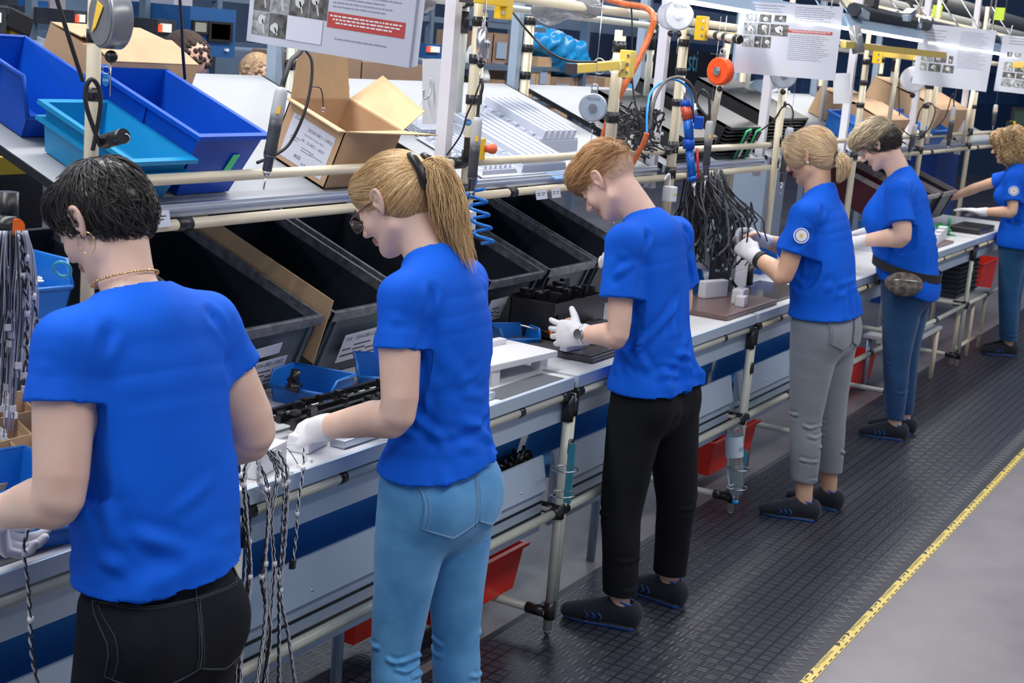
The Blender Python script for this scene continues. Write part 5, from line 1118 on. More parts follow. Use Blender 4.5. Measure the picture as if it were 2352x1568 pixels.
# black racks with green-ended boards on third shelf
def rack_box(x0, x1, d0, d1, h, label):
    t = thing('slotted_rack', label, 'rack', SH((x0+x1)/2, (d0+d1)/2, 0), 'black slotted racks of circuit boards')
    m = MB(); hexa(m, SH, x0, x1, d0, d1, 0, .012); hexa(m, SH, x0, x1, d0, d1, h-.014, h); hexa(m, SH, x0, x0+.008, d0+.03, d1, 0, h); hexa(m, SH, x1-.008, x1, d0, d1, 0, h); m.build('rack_frame', M_('rack_black', (.015, .016, .018), .35), t)
    n = 7
    for i in range(n):
        hexa(MB(), SH, x0+.004, x1-.004, d0+.01, d1, .016+i*(h-.03)/n, .016+i*(h-.03)/n+.007).build('slot_rail', MAT['rack_black'], t)
    return t
rack_box(6.62, 7.02, .02, .55, .165, 'black slotted board rack on the shelf, beside the hanging harness')
rack_box(6.10, 6.50, .02, .50, .12, 'black slotted board rack behind the blue glue gun')
rack_box(7.42, 7.98, .10, .58, .17, 'black slotted board rack behind the head of the grey-trousered worker')
GRN = M_('green_handle', (.03, .42, .15), .4)
for i, xx in enumerate((6.80, 6.94)):
    t = thing('green_board_holder', ('left', 'right')[i]+' one of two green-edged board holders leaning on the black rack', 'holder', SH(xx, .0, .005), 'green-edged board holders')
    m = MB(); m.tube([SH(xx, .004, .0), SH(xx, .006, .15), SH(xx+.05, .006, .16)], .006, 8); m.build('green_edge', GRN, t); hexa(MB(), SH, xx+.012, xx+.06, -.002, .012, .01, .15).build('holder_body', RUB, t); hexa(MB(), SH, xx+.022, xx+.048, -.005, -.002, .02, .10).build('label', PAPER, t)
# boxes further down
carton(9.35, 10.0, .05, .52, .17, 'long brown box on the shelf above the belt-bag worker', group='boxes on the far shelves', flaps=True)
carton(10.75, 11.7, .06, .60, .24, 'brown box on the shelf left of the curly-haired worker', group='boxes on the far shelves')
tag(open_bin(MB(), SH, 10.5, 10.95, -.03, .30, .13, rim=.014).build('storage_bin', SBIN), 'mid blue bin in front of the far brown box', 'bin')
tag(open_bin(MB(), SH, 9.0, 9.3, .02, .30, .12, rim=.014).build('storage_bin', SBIN), 'blue bin under the clear tray beside the long brown box', 'bin')
tag(hexa(MB(), SH, 10.2, 10.5, -.0, .22, 0, .08, t=.03).build('plastic_bag', M_('clear_bag', (.75, .77, .80), .25)), 'crumpled clear plastic bag beside the blue bin on the far shelf', 'bag')
# --- black crates sliding down under the shelf
def crate(x0, x1, h, label, face=CRATE, F=CRF, L=.60, body=CRATE, rimm=CRATER):
    t = thing('crate', label, 'crate', F((x0+x1)/2, .3, -h), 'sloping crates under the shelf')
    G = lambda x, d, q: F(x, d, q-h)
    m = MB(); th = .005; ins = .012
    m.slab(G(x0+ins, ins, 0), G(x1-ins, ins, 0), G(x1-ins, L-ins, 0), G(x0+ins, L-ins, 0), G(0, 0, .005)-G(0, 0, 0))
    for X, s_ in ((x0, 1), (x1, -1)): m.slab(G(X+s_*ins, ins, 0), G(X+s_*ins, L-ins, 0), G(X+s_*ins*.5, L-ins*.5, h), G(X+s_*ins*.5, ins*.5, h), G(s_*th, 0, 0)-G(0, 0, 0))
    m.slab(G(x0+ins, L-ins, 0), G(x1-ins, L-ins, 0), G(x1-ins, L, h), G(x0+ins, L, h), G(0, -th, 0)-G(0, 0, 0)); m.build('crate_body', body, t)
    m = MB(); m.slab(G(x0+ins, ins, 0), G(x1-ins, ins, 0), G(x1-ins*.5, ins*.5, h), G(x0+ins*.5, ins*.5, h), G(0, th, 0)-G(0, 0, 0))
    for X in (x0+.03, x1-.045): m.slab(G(X, ins*.8, .01), G(X+.014, ins*.8, .01), G(X+.014, ins*.5, h-.03), G(X, ins*.5, h-.03), G(0, -.006, 0)-G(0, 0, 0))
    m.build('front_face', face, t)
    m = MB(); r = .012
    m.slab(G(x0, -.004, h-.03), G(x1, -.004, h-.03), G(x1, -.004, h), G(x0, -.004, h), G(0, .012, 0)-G(0, 0, 0)); m.slab(G(x0, L-.004, h-.03), G(x1, L-.004, h-.03), G(x1, L-.004, h), G(x0, L-.004, h), G(0, .010, 0)-G(0, 0, 0))
    for X in (x0, x1-r): m.slab(G(X, 0, h-.03), G(X+r, 0, h-.03), G(X+r, 0, h+.0005), G(X, 0, h+.0005), G(0, L, 0)-G(0, 0, 0))
    m.build('rim', rimm, t); return t
cr = [crate(x, x+.395, .235, l, f) for x, l, f in ((3.052, 'open black crate left of the tan cardboard divider', CRATEF), (3.503, 'open dark crate with pasted label, right of the tan cardboard divider', CRATEF), (3.935, 'black crate hidden mostly by the ponytailed worker', CRATE),
      (4.425, 'black crate just right of the ponytailed worker', CRATE), (4.866, 'black crate beside the young man, empty', CRATE), (5.286, 'black crate behind the hanging blue key tag', CRATE), (2.56, 'dark crate behind the head of the black-haired worker', CRATE))]
tag(MB().slab(CRF(3.470, -.015, -.16), CRF(3.470, .56, -.16), CRF(3.470, .56, .045), CRF(3.470, -.0, .045), (.004, 0, 0)).build('cardboard_divider', CARDL), 'tan cardboard sheet standing between two black crates', 'cardboard')
# pasted labels on crate faces
def clabel(x0, y0, w, h, par, txt, rot=0, nm='label'):
    F = lambda x, d, q: CRF(x, d, q-.235); a = F(x0, -.006+.004, y0); ux = Vector((cos(rot), 0, 0))+RI@Vector((0, 0, sin(rot))); uy = RI@Vector((0, 0, cos(rot)))-Vector((sin(rot), 0, 0))
    qlabel(nm, a+RI@Vector((0, -.008, 0)), ux, uy, w, h, txt, par, lift=RI@Vector((0, -.001, 0)))
TX = [(.28, .74, .020, '2054-080-13802'), (.05, .76, .018, 'iToll'), (.05, .42, .2, .05, 0), (.3, .52, .4, .05, 0), (.3, .36, .3, .05, 0), (.05, .2, .5, .06, 0), (.62, .28, .2, .05, 0), (.62, .1, .3, .05, 0)]
clabel(3.13, .035, .20, .085, cr[0], TX, .03); clabel(3.09, .06, .10, .075, cr[0], [(.1, .6, .6, .06, 0), (.1, .4, .5, .06, 0)], .08); clabel(3.16, .135, .12, .035, cr[0], [], .05, 'torn_label'); clabel(3.60, .05, .22, .10, cr[1], TX, .03)
clabel(4.47, .07, .12, .09, cr[3], TX[2:], .02)
BP = M_('black_glossy_part', (.01, .01, .012), .25)
def parts_heap(name, F, x0, x1, d0, d1, h0, n, label, cat, matl, s=.02, seed=1, group=None):
    r = random.Random(seed); m = MB()
    for i in range(n):
        c = F(r.uniform(x0, x1), r.uniform(d0, d1), h0+r.uniform(0, s)); R_ = Matrix.Rotation(r.uniform(0, 6), 3, 'Z') @ Matrix.Rotation(r.uniform(0, 6), 3, 'X')
        m.box(c, (s*r.uniform(.5, 1.6), s*r.uniform(.3, .8), s*r.uniform(.3, .8)), R_) if r.random() < .6 else m.cyl(c, c+R_@Vector((0, 0, s*1.3)), s*.22, n=7)
    return tag(m.build(name, matl), label, cat, group, 'stuff')
parts_heap('moulded_parts', CRF, 3.55, 3.86, .02, .16, -.21, 130, 'heap of small black moulded parts inside the labelled crate', 'parts', BP, .028, 2)
# --- bench tops: small blue bins etc.
def BT(x, y, h): return Vector((x, y, TOPZ+h))
def small_bin(x, y, w, l, h, rot, label, group='small blue picking bins', m=SBIN, z=0):
    c, s = cos(rot), sin(rot); F = lambda a, d, q: Vector((x+a*c-d*s, y+a*s+d*c, TOPZ+q+z))
    return tag(open_bin(MB(), F, -w/2, w/2, -l/2, l/2, h, ins=h*.16, rim=.009, front=h*.55, scoop=l*.22, ribs=0).build('picking_bin', m), label, 'bin', group), F
b1, F1 = small_bin(3.30, 2.40, .20, .14, .085, -1.45, 'small blue bin holding black gears, in front of the left crate')
b2, F2 = small_bin(3.60, 2.37, .15, .17, .085, -.9, 'empty small blue bin just left of the ponytailed worker')
b3, F3 = small_bin(4.46, 2.39, .15, .13, .070, -.6, 'small blue bin with an orange screwdriver on its rim')
m = MB(); cG = Vector((3.24, 2.42, TOPZ+.05))
for a, r_, h_ in ((0, .020, .02), (1, .014, .05), (2, .024, .012)): m.cyl(cG+Vector((.03*a-.03, .02*a-.02, 0)), cG+Vector((.03*a-.025, .02*a-.025, h_)), r_, n=18)
gt = m.build('black_gear', BP); tag(gt, 'black toothed gear wheels lying in the small blue bin', 'gear')
t = thing('screwdriver', 'screwdriver with orange collar leaning on the small blue bin', 'screwdriver', BT(4.55, 2.33, 0)); a, b = Vector((4.44, 2.36, TOPZ+.085)), Vector((4.62, 2.24, TOPZ+.035)); d = (b-a)
MB().cyl(a, a+d*.55, .003, n=8).build('shaft', STEEL, t); MB().cyl(a+d*.55, a+d*.65, .008).build('collar', ORG, t); MB().tube([a+d*.65, a+d*.8, b], [.008, .011, .009], 10).build('handle', M_('dark_blue_grip', (.02, .04, .15), .4), t)
# white fixture in front of M3/W2
t = thing('assembly_fixture', 'white stepped plastic fixture plate on the bench right of the ponytailed worker', 'fixture', BT(4.1, 2.25, 0))
FW = M_('white_fixture_plastic', (.72, .72, .76), .4)
MB().box(BT(4.05, 2.23, .055), (.42, .20, .022), rotz(-.1), .004).build('plate', FW, t)
for xx, yy in ((3.92, 2.17), (4.22, 2.16), (4.18, 2.30), (3.93, 2.30)): MB().box(BT(xx, yy, .022), (.05, .035, .044)).build('block', FW, t)
MB().box(BT(4.12, 2.30, .075), (.16, .03, .018), rotz(-.1)).build('ridge', FW, t); MB().box(BT(3.92, 2.29, .08), (.05, .05, .024), rotz(-.1)).build('ridge', FW, t)
tag(MB().b2((3.75, 2.035, TOPZ), (4.16, 2.12, TOPZ+.002)).build('slate_pad', M_('slate_pad', (.09, .10, .12), .4)), 'thin dark grey pad lying at the bench edge under the white fixture', 'pad')
# turntable plate and black printer housing in front of the young man
t = thing('base_plate', 'dark rounded base plate on the bench in front of the young man', 'plate', BT(4.66, 2.25, 0))
MB().box(BT(4.64, 2.25, .010), (.42, .36, .020), None, .008).build('plate', M_('smoked_plate', (.07, .065, .075), .2), t); MB().box(BT(4.64, 2.25, .024), (.40, .34, .006), None, .002).build('plate_top', M_('smoked_plate_top', (.10, .095, .105), .12), t)
for x, y, l in ((4.47, 2.17, 'white block on the dark plate under the fingers of the young man'), (4.74, 2.11, 'white block on the dark plate beside the elbow of the young man')):
    tag(MB().box(BT(x, y, .027+.032), (.10, .030, .064), rotz(-.15), .004).build('support_block', FW), l, 'block', 'white support blocks')
t = thing('printer_housing', 'black open plastic housing being assembled by the young man', 'housing', BT(4.70, 2.32, .027))
m = MB(); hexa(m, BT, 4.54, 4.92, 2.27, 2.275, .03, .16); hexa(m, BT, 4.54, 4.545, 2.27, 2.46, .03, .16); hexa(m, BT, 4.915, 4.92, 2.27, 2.46, .03, .16); hexa(m, BT, 4.54, 4.92, 2.455, 2.46, .03, .17); hexa(m, BT, 4.54, 4.92, 2.27, 2.46, .028, .036); m.build('shell', M_('black_housing', (.016, .016, .018), .35), t)
m = MB(); r = random.Random(3)
for i in range(70): x = 4.56+r.random()*.33; y = 2.29+r.random()*.15; hexa(m, BT, x, x+r.uniform(.01, .05), y, y+r.uniform(.008, .03), .04, r.uniform(.12, .20))
m.build('inner_parts', BP, t); hexa(MB(), BT, 4.50, 4.96, 2.262, 2.268, .125, .165).build('front_lip', BP, t)
m = MB(); hexa(m, BT, 4.60, 4.86, 2.15, 2.26, .04, .075); m.build('front_tray', MAT['black_housing'], t)
# long black frames in front of W2
t = thing('ribbed_chassis', 'long black ribbed frame on the bench under the gloved hands of the ponytailed worker', 'frame', BT(3.2, 2.2, 0))
for k_, (y, z, hh) in enumerate(((2.14, .035, .02), (2.19, .045, .03), (2.235, .05, .02), (2.285, .055, .015))): MB().box(BT(3.33, y, z), (.78, .014, hh), rotz(0)).build('rail', BP, t)
m = MB()
for i in range(14): m.box(BT(2.97+i*.055, 2.21, .04), (.008, .16, .012))
m.build('ribs', BP, t); m = MB(); r = random.Random(5)
for i in range(26): m.box(BT(2.95+r.random()*.75, 2.14+r.random()*.14, .05+r.random()*.02), (r.uniform(.01, .03), r.uniform(.01, .02), r.uniform(.01, .03)))
tag(m.build('clips', BP, t), kind='stuff')
for x, l in ((2.93, 'left'), (3.25, 'right')): tag(MB().box(BT(x, 2.13, .022), (.12, .06, .044), rotz(.2), .006).build('support_block', FW), '%s white support block under the long black frame' % l, 'block', 'white support blocks')
tag(MB().b2((2.98, 2.055, TOPZ+.001), (3.75, 2.10, TOPZ+.022), .003).build('alu_stop_bar', ALU), 'bright aluminium stop bar along the bench edge by the ponytailed worker', 'bar')
tag(MB().b2((3.15, 2.30, TOPZ), (3.85, 2.345, TOPZ+.03)).build('spacer_bar', FW), 'white plastic bar behind the long black frame', 'bar')
t = thing('parts_case', 'clear lidded parts case on the bench left of the ponytailed worker', 'case', BT(3.70, 2.27, .03)); MB().box(BT(3.72, 2.30, .07), (.13, .09, .05), rotz(-.3), .004).build('case_body', M_('clear_case', (.45, .65, .72), .1, trans=.8), t); MB().box(BT(3.72, 2.30, .10), (.135, .095, .008), rotz(-.3), .003).build('lid', MAT['clear_case'], t)
# third section: dispenser machine, blocks, tray
t = thing('test_machine', 'white bench-top test machine with black base left of the grey-trousered worker', 'machine', BT(6.4, 2.35, 0))
MB().box(BT(6.42, 2.37, .19), (.26, .14, .20), None, .012).build('housing', WPL, t); MB().box(BT(6.46, 2.36, .055), (.20, .12, .09), None, .008).build('lower_body', WPL, t); MB().box(BT(6.28, 2.33, .09), (.14, .10, .16), rotz(.2), .012).build('grey_side_box', M_('dark_grey_box', (.05, .055, .065), .4), t)
m = MB(); m.cyl(BT(6.33, 2.35, .29), BT(6.33, 2.35, .33), .008); m.cyl(BT(6.33, 2.35, .33), BT(6.33, 2.35, .345), .025); m.build('clamp_knob', BLK, t); m = MB(); m.cyl(BT(6.56, 2.31, .02), BT(6.56, 2.31, .12), .03); m.build('black_column', BLK, t)
m = MB(); m.tube(spl([BT(6.30, 2.36, .28), BT(6.25, 2.30, .18), BT(6.27, 2.28, .08), BT(6.34, 2.26, .02)]), .007, 8); m.build('black_cable', RUB, t)
tag(MB().box(BT(5.95, 2.20, .012), (.62, .30, .022), None, .004).build('base_plate', M_('brown_plate', (.16, .10, .095), .3)), 'brown-grey base plate beside the young man, carrying white blocks', 'plate')
tag(MB().box(BT(6.55, 2.20, .007), (.50, .26, .012), None, .003).build('glossy_mat', M_('glossy_dark_mat', (.10, .095, .095), .08)), 'glossy dark mat on the bench before the grey-trousered worker', 'mat')
t = thing('support_block', 'stepped white block near the bench edge right of the young man', 'block', BT(5.95, 2.15, .023), 'white support blocks'); MB().box(BT(5.99, 2.13, .055), (.10, .05, .064), rotz(.1), .005).build('block', FW, t); MB().box(BT(5.93, 2.10, .045), (.06, .04, .044), rotz(.1), .004).build('step', FW, t)
tag(MB().box(BT(6.03, 2.27, .061), (.16, .04, .076), rotz(-.3), .006).build('support_block', FW), 'larger white block behind the stepped one right of the young man', 'block', 'white support blocks')
small_bin(6.12, 2.43, .14, .12, .11, 0, 'blue bin of white fittings between the young man and the test machine')
small_bin(6.75, 2.45, .25, .15, .10, 0, 'blue bin behind the white test machine', z=0.0); small_bin(7.15, 2.47, .22, .15, .13, 0, 'blue bin behind the gloves of the grey-trousered worker')
tag(MB().box(BT(6.12, 2.50, .17), (.10, .10, .10), rotz(.4)).build('cardboard_piece', CARD), 'folded cardboard piece behind the hanging cable harness', 'cardboard')
# W5/W6 zone
small_bin(9.25, 2.33, .45, .16, .11, 1.2, 'blue bin on the bench right of the belt-bag worker')
t = thing('fixture_plate', 'brown fixture plate with a row of white blocks on the far bench', 'fixture', BT(9.2, 2.15, 0)); MB().box(BT(9.25, 2.18, .008), (1.05, .22, .014), None, .003).build('plate', MAT['brown_plate'], t)
for i in range(4): MB().box(BT(9.35+.13*i, 2.11+.012*i, .015+.025+.006*i), (.07, .05, .05+.012*i), None, .004).build('block', FW, t)
MB().box(BT(8.80, 2.24, .075), (.06, .05, .12), None, .004).build('block', FW, t)
REDC = M_('dark_red_crate', (.085, .012, .018), .4); LRIM = M_('crate_rim_light', (.35, .30, .30), .4)
CR2 = frame_fn(2.36, 1.16)
for x, c_, l in ((9.55, REDC, 'dark red crate, nearest of three by the reaching worker'), (10.05, CRATE, 'black crate in the middle of three by the reaching worker'), (10.58, CRATE, 'black crate nearest the curly-haired worker, under her reaching arm')): crate(x, x+.42, .22, l, face=c_ if c_ is CRATE else REDC, F=CR2, L=.8, body=c_, rimm=LRIM)
parts_heap('circuit_parts', BT, 9.9, 10.3, 2.2, 2.34, .01, 40, 'green circuit boards and wrapped parts on the far bench', 'parts', M_('pcb_green', (.03, .25, .10), .4), .05, 8)
t = thing('parts_case', 'black tray in front of the curly-haired worker', 'tray', BT(10.7, 2.2, 0)); MB().box(BT(10.75, 2.17, .02), (.5, .22, .035), None, .005).build('tray_body', BLK, t)
# module 0: left edge of picture
small_bin(2.26, 2.47, .22, .20, .12, -.15, 'blue bin of black and white connectors hung at the left edge', z=.37)
parts_heap('white_connectors', lambda x, y, h: Vector((x, y, TOPZ+.37+h)), 2.19, 2.33, 2.40, 2.54, .075, 60, 'white connectors heaped in the upper left blue bin', 'connectors', M_('connector_white', (.75, .75, .72), .4), .012, 5)
small_bin(2.08, 2.30, .26, .24, .09, -.25, 'blue bin with zip ties above the screw bin at the left edge'); small_bin(2.00, 2.13, .22, .16, .07, -.25, 'blue bin of screws beside the left glove')
parts_heap('screws', BT, 1.93, 2.07, 2.08, 2.18, .045, 260, 'heap of small steel screws in the blue bin by the left glove', 'screws', STEEL, .010, 6)
t = thing('divider_box', 'brown cardboard box with egg-crate dividers at the left edge', 'box', BT(2.3, 2.5, 0))
for j in range(3):
    m = MB(); m.b2((2.05, 2.42+j*.05, TOPZ+.02), (2.55, 2.424+j*.05, TOPZ+.10+j*.035)); m.build('divider', CARD, t)
for j in range(7): MB().slab((2.08+j*.065, 2.40, TOPZ+.02), (2.08+j*.065, 2.56, TOPZ+.02), (2.10+j*.065, 2.56, TOPZ+.17), (2.10+j*.065, 2.40, TOPZ+.085), (.003, 0, 0)).build('divider', CARD, t)
MB().b2((2.04, 2.38, TOPZ+.001), (2.56, 2.57, TOPZ+.02)).build('box_floor', CARD, t)
tag(MB().box(BT(2.32, 2.10, .03), (.20, .09, .06), rotz(.15), .01).build('support_block', FW), 'white block beside the left glove of the black-haired worker', 'block', 'white support blocks')
tag(MB().b2((1.75, 2.05, TOPZ), (2.5, 2.26, TOPZ+.003)).build('slate_pad', MAT['glossy_dark_mat']), 'glossy dark pad on the bench under the left glove', 'pad')
tag(MB().cyl((2.22, 2.335, 1.17), (2.62, 2.335, 1.17), .017).build('cross_pipe', IVORY), 'ivory pipe with black joint left of the black-haired worker', 'pipe')
tag(MB().cyl((2.40, 2.335, 1.17), (2.56, 2.335, 1.17), .021).build('pipe_sleeve', BLKJ), 'black joint sleeve near the chin of the black-haired worker', 'joint')
# --- under the benches
def red_bin(x0, x1, y0, y1, z, h, label):
    F = lambda a, d, q: Vector((a, d, z+q)); return tag(open_bin(MB(), F, x0, x1, y0, y1, h, ins=.02, rim=.013, ribs=1).build('storage_bin', RED), label, 'bin', 'red bins on the lower rails')
red_bin(3.80, 4.31, 2.20, 2.50, .108, .165, 'bright red bin under the bench right of the light blue jeans')
red_bin(6.08, 6.64, 2.20, 2.50, .108, .165, 'bright red bin behind the upturned water bottle')
red_bin(3.52, 3.86, 2.34, 2.56, .105, .18, 'dark corner of a red bin seen left of the light blue jeans')
red_bin(8.75, 9.3, 2.35, 2.6, .02, .19, 'red bin left of the dark blue jeans')
red_bin(12.3, 12.9, 2.35, 2.6, .2, .3, 'red bin left of the legs of the curly-haired worker')
parts_heap('moulded_parts', lambda x, y, h: Vector((x, y, .570+h*2)), 3.95, 4.17, 2.125, 2.175, .0, 150, 'pile of black moulded parts on the blue belt beside the ponytailed worker', 'parts', BP, .030, 9)
def ring_holder(x, y, z, label):
    t = thing('ring_holder', label, 'holder', (x, y, z), 'wire ring bottle holders')
    for dz in (0, .085): MB().torus((x-.045, y-.01, z+dz), .042, .0028, (0, .05, 1)).build('ring', STEEL, t)
    MB().b2((x-.005, y-.02, z-.04), (x+.004, y+.004, z+.16)).build('bracket', M_('teal_bracket', (.05, .30, .38), .3), t)
ring_holder(4.19, 2.005, .53, 'empty two-ring wire holder on the leg right of the light blue jeans'); ring_holder(5.90, 2.005, .16, 'two-ring wire holder carrying the water bottle')
t = thing('water_bottle', 'clear plastic water bottle standing upside down in a wire holder', 'bottle', (5.85, 1.995, .10))
PET = M_('clear_pet', (.80, .90, .97), .05, trans=.9); c0 = Vector((5.855, 1.995, .10)); pr = [(.012, 0), (.014, .02), (.016, .03), (.028, .06), (.037, .10), (.038, .16), (.034, .18), (.038, .20), (.038, .32), (.030, .335)]
tl = Vector((-.02, .035, .0)); MB().tube([c0+Vector((0, 0, z))+tl*z/.3 for r_, z in pr], [r_ for r_, z in pr], 20).build('bottle_body', PET, t)
MB().tube([c0+Vector((0, 0, z))+tl*z/.3 for z in (.20, .29)], .0386, 20, cap=False).build('label', M_('bottle_label', (.55, .68, .82), .4), t); MB().cyl(c0-Vector((0, 0, .012)), c0+Vector((0, 0, .004)), .014).build('cap', CBL, t)
text_mesh(mq := MB(), 'JURAJ', c0+Vector((-.030, -.034, .235))+tl*.8, (.85, -.5, 0), (0, 0, 1), .022); mq.build('label_text', M_('ink', (.03, .03, .035), .6), t)
# low white stand and black tray stack on the right
t = thing('low_stand', 'low stand with white top and pipe legs right of the dark blue jeans', 'stand', (9.2, 2.2, 0))
MB().b2((8.95, 2.06, .34), (9.75, 2.36, .36)).build('top', WHT, t)
for x, y in ((9.0, 2.08), (9.7, 2.08), (9.0, 2.33), (9.7, 2.33)): MB().cyl((x, y, 0), (x, y, .34), .016).build('leg', MAT['bluish_steel_tube'] if y > 2.2 else IVORY, t)
for i in range(11):
    tag(open_bin(MB(), lambda x, d, h: Vector((x, d, .462+i*.033+h)), 10.35, 10.95, 2.12, 2.42, .03, ins=.004, rim=.01, ribs=0).build('black_tray', CRATE), 'flat black tray in the tall stack under the far bench', 'tray', 'stack of black trays under the far bench')
t = thing('shelf_cart', 'white shelf on pipe legs carrying the stack of black trays', 'cart', (10.6, 2.25, 0)); MB().b2((10.25, 2.06, .44), (11.2, 2.46, .46)).build('shelf', WHT, t)
for x in (10.3, 10.75, 11.15):
    for y in (2.08, 2.44): MB().cyl((x, y, 0), (x, y, .44), .014).build('leg', IVORY, t)
MB().cyl((10.3, 2.08, .12), (11.15, 2.08, .12), .014).build('rail', IVORY, t)
# ------------------------------------------------------------------ things hanging over the line
def hose(name, pts, r, m, label=None, cat=None, parent=None, n=8, k=8, group=None):
    o = MB().tube(spl(pts, k), r, n).build(name, m, parent)
    return tag(o, label, cat, group) if label else o
def driver(A, B, sc, label, tip=.035, yellow=True):
    A, B = Vector(A), Vector(B); d = (B-A); L = d.length; d.normalize(); t = thing('electric_screwdriver', label, 'screwdriver', B, 'hanging electric screwdrivers'); P = lambda f: A+d*L*f
    MB().tube([P(0), P(.01), P(.06), P(.30), P(.38)], [.007*sc, .0125*sc, .0165*sc, .0175*sc, .0165*sc], 18).build('grey_shell', TOOLG, t)
    MB().tube([P(.375), P(.45), P(.62), P(.76), P(.775)], [.0168*sc, .0165*sc, .0155*sc, .0165*sc, .0150*sc], 18).build('grip', TOOLD, t)
    MB().tube([P(.775), P(.79), P(.80), P(.94), P(.95)], [.0155*sc, .0158*sc, .0128*sc, .0122*sc, .009*sc], 16).build('nose', M_('smoked_nose', (.10, .10, .14), .12, metal=.4), t)
    m = MB(); m.tube([P(.95), P(1.0)], [.010*sc, .006*sc], 12); m.cyl(P(1.0), P(1.0)+d*tip*sc, .0022*sc, n=8); m.build('bit', STEEL, t)
    n = Vector((-.75, -.66, 0)); n = (n-d*n.dot(d)).normalized(); MB().box(P(.27)+n*.0172*sc, (.008*sc, .008*sc, .018*sc), Matrix((n.cross(d), n, d)).transposed()).build('switch', M_('amber_switch', (1, .55, .02), .4), t)
    MB().tube([P(-.02), P(0)], [.006*sc, .008*sc], 10).build('collar', BLK, t)
    MB().cyl(A, (A.x, A.y, 2.12), .0010, n=5).build('support_wire', STEEL, t)
    return t
def balancer(c, ax, r, w, label, mcol, logo=None, cap=None, group='tool balancers over the line', hub=True):
    c = Vector(c); ax = Vector(ax).normalized(); t = thing('tool_balancer', label, 'balancer', c, group)
    MB().tube([c-ax*w/2, c-ax*w*.42, c+ax*w*.42, c+ax*w/2], [r*.94, r, r, r*.94], 40).build('drum', mcol, t)
    MB().cyl(c+ax*w/2, c+ax*(w/2+.002), r*.90, n=40).build('face_plate', cap or mcol, t)
    m = MB(); hub and m.cyl(c+ax*(w/2+.002), c+ax*(w/2+.010), r*.30, n=20); m.cyl(c+ax*(w/2+.010), c+ax*(w/2+.014), r*.16, n=16) if hub else None; hub and m.build('hub', STEEL, t)
    up_ = Vector((0, 0, 1)); s = up_.cross(ax).normalized(); m = MB(); m.box(c+up_*r*1.05, (r*.5, w*.3, r*.4), Matrix((s, ax, up_)).transposed()); m.torus(c+up_*r*1.42, r*.22, r*.05, ax, 18, 6); m.build('hanger', STEEL, t)
    MB().cyl(c+up_*r*1.5, (c.x, c.y, max(c.z+r*1.5+.01, 2.12)), .0015, n=5).build('support_wire', STEEL, t)
    m = MB(); m.sphere(c-up_*r*1.25+s*r*.1, r*.22); m.build('stop_ball', BLK, t); MB().cyl(c-up_*r*1.4+s*r*.1, c-up_*r*2.6+s*r*.1, .0012, n=5).build('cable', STEEL, t)
    if logo:
        m = MB(); text_mesh(m, logo, c+ax*(w/2+.0025)+up_*r*.50-s*(-r*0), -s if (-s).dot(r2) > 0 else s, up_, r*.30, 'CENTER'); m.build('lettering', M_('grey_ink', (.10, .11, .14), .5), t)
    return t
TOCAM = Vector((-.86, -.46, 0))
# screwdrivers
A, B = aY(648, 200, 2.30), aY(611, 404, 2.30)
driver(A, B, .98, 'grey and black electric screwdriver hanging before the open cardboard box')
hose('air_hose', [A, aY(655, 175, 2.30), aY(668, 140, 2.31), aY(692, 115, 2.32), aY(712, 60, 2.33), aY(716, -30, 2.33)], .0065, RUB, 'thick black hose feeding the screwdriver before the open cardboard box', 'hose')
hose('looped_cable', [aY(700, 112, 2.34), aY(716, 140, 2.32), aY(714, 195, 2.31), aY(698, 262, 2.31), aY(668, 325, 2.33), aY(638, 352, 2.34), aY(590, 374, 2.36)], .0042, RUB, 'thin black cable looping beside the grey screwdriver down to the shelf', 'cable')
t = thing('hook_strap', 'short black lanyard with ring over the open cardboard box', 'strap', aY(735, 205, 2.31)); MB().tube(spl([aY(714, 199, 2.31), aY(735, 202, 2.31), aY(741, 222, 2.31), aY(742, 245, 2.31)]), .0016, 6).build('strap', RUB, t); MB().torus(aY(742, 252, 2.31), .005, .0012, TOCAM, 16, 6).build('ring', STEEL, t)
hose('balancer_wire', [aY(650, 20, 2.3), aY(648, 110, 2.3), aY(650, 190, 2.3)], .0014, STEEL, 'steel wire with carabiner above the grey screwdriver', 'wire')
A, B = aX(1097, 268, 4.06), aX(1081, 448, 4.06)
driver(A, B, 1.0, 'electric screwdriver hanging at the post behind the ponytailed worker', tip=.0)
hose('air_hose', [A, aX(1100, 235, 4.06), aX(1108, 200, 4.06), aX(1105, 180, 4.06)], .0052, RUB, 'black hose above the screwdriver at the post behind the ponytailed worker', 'hose')
hose('looped_cable', [aX(1104, 185, 4.06), aX(1090, 225, 4.07), aX(1072, 265, 4.08), aX(1058, 310, 4.12), aX(1018, 368, 4.16)], .003, RUB, 'thin black cable slanting down behind the head of the ponytailed worker', 'cable')
A, B = aX(1630, 277, 5.9), aX(1620, 410, 5.9)
driver(A, B, .98, 'grey screwdriver hanging beside the blue glue gun', tip=.10)
hose('looped_cable', [A, aX(1628, 225, 5.9), aX(1612, 207, 5.9), aX(1600, 235, 5.95), aX(1625, 270, 5.95)], .006, RUB, 'black cable loop on top of the screwdriver beside the glue gun', 'cable')
A, B = aX(1815, 292, 7.0), aX(1795, 425, 7.0)
driver(A, B, 1.25, 'screwdriver hanging behind the face of the grey-trousered worker')
hose('looped_cable', [A, aX(1822, 260, 7.0), aX(1812, 240, 7.0), aX(1796, 248, 7.02), aX(1775, 278, 7.04), aX(1735, 305, 7.05), aX(1690, 306, 7.06), aX(1645, 288, 7.08)], .0042, RUB, 'black cable swinging in a long arc left of the grey-trousered worker', 'cable')
A, B = aX(2104, 285, 9.9), aX(2088, 352, 9.9)
driver(A, B, 1.0, 'dark screwdriver hanging above the belt-bag worker')
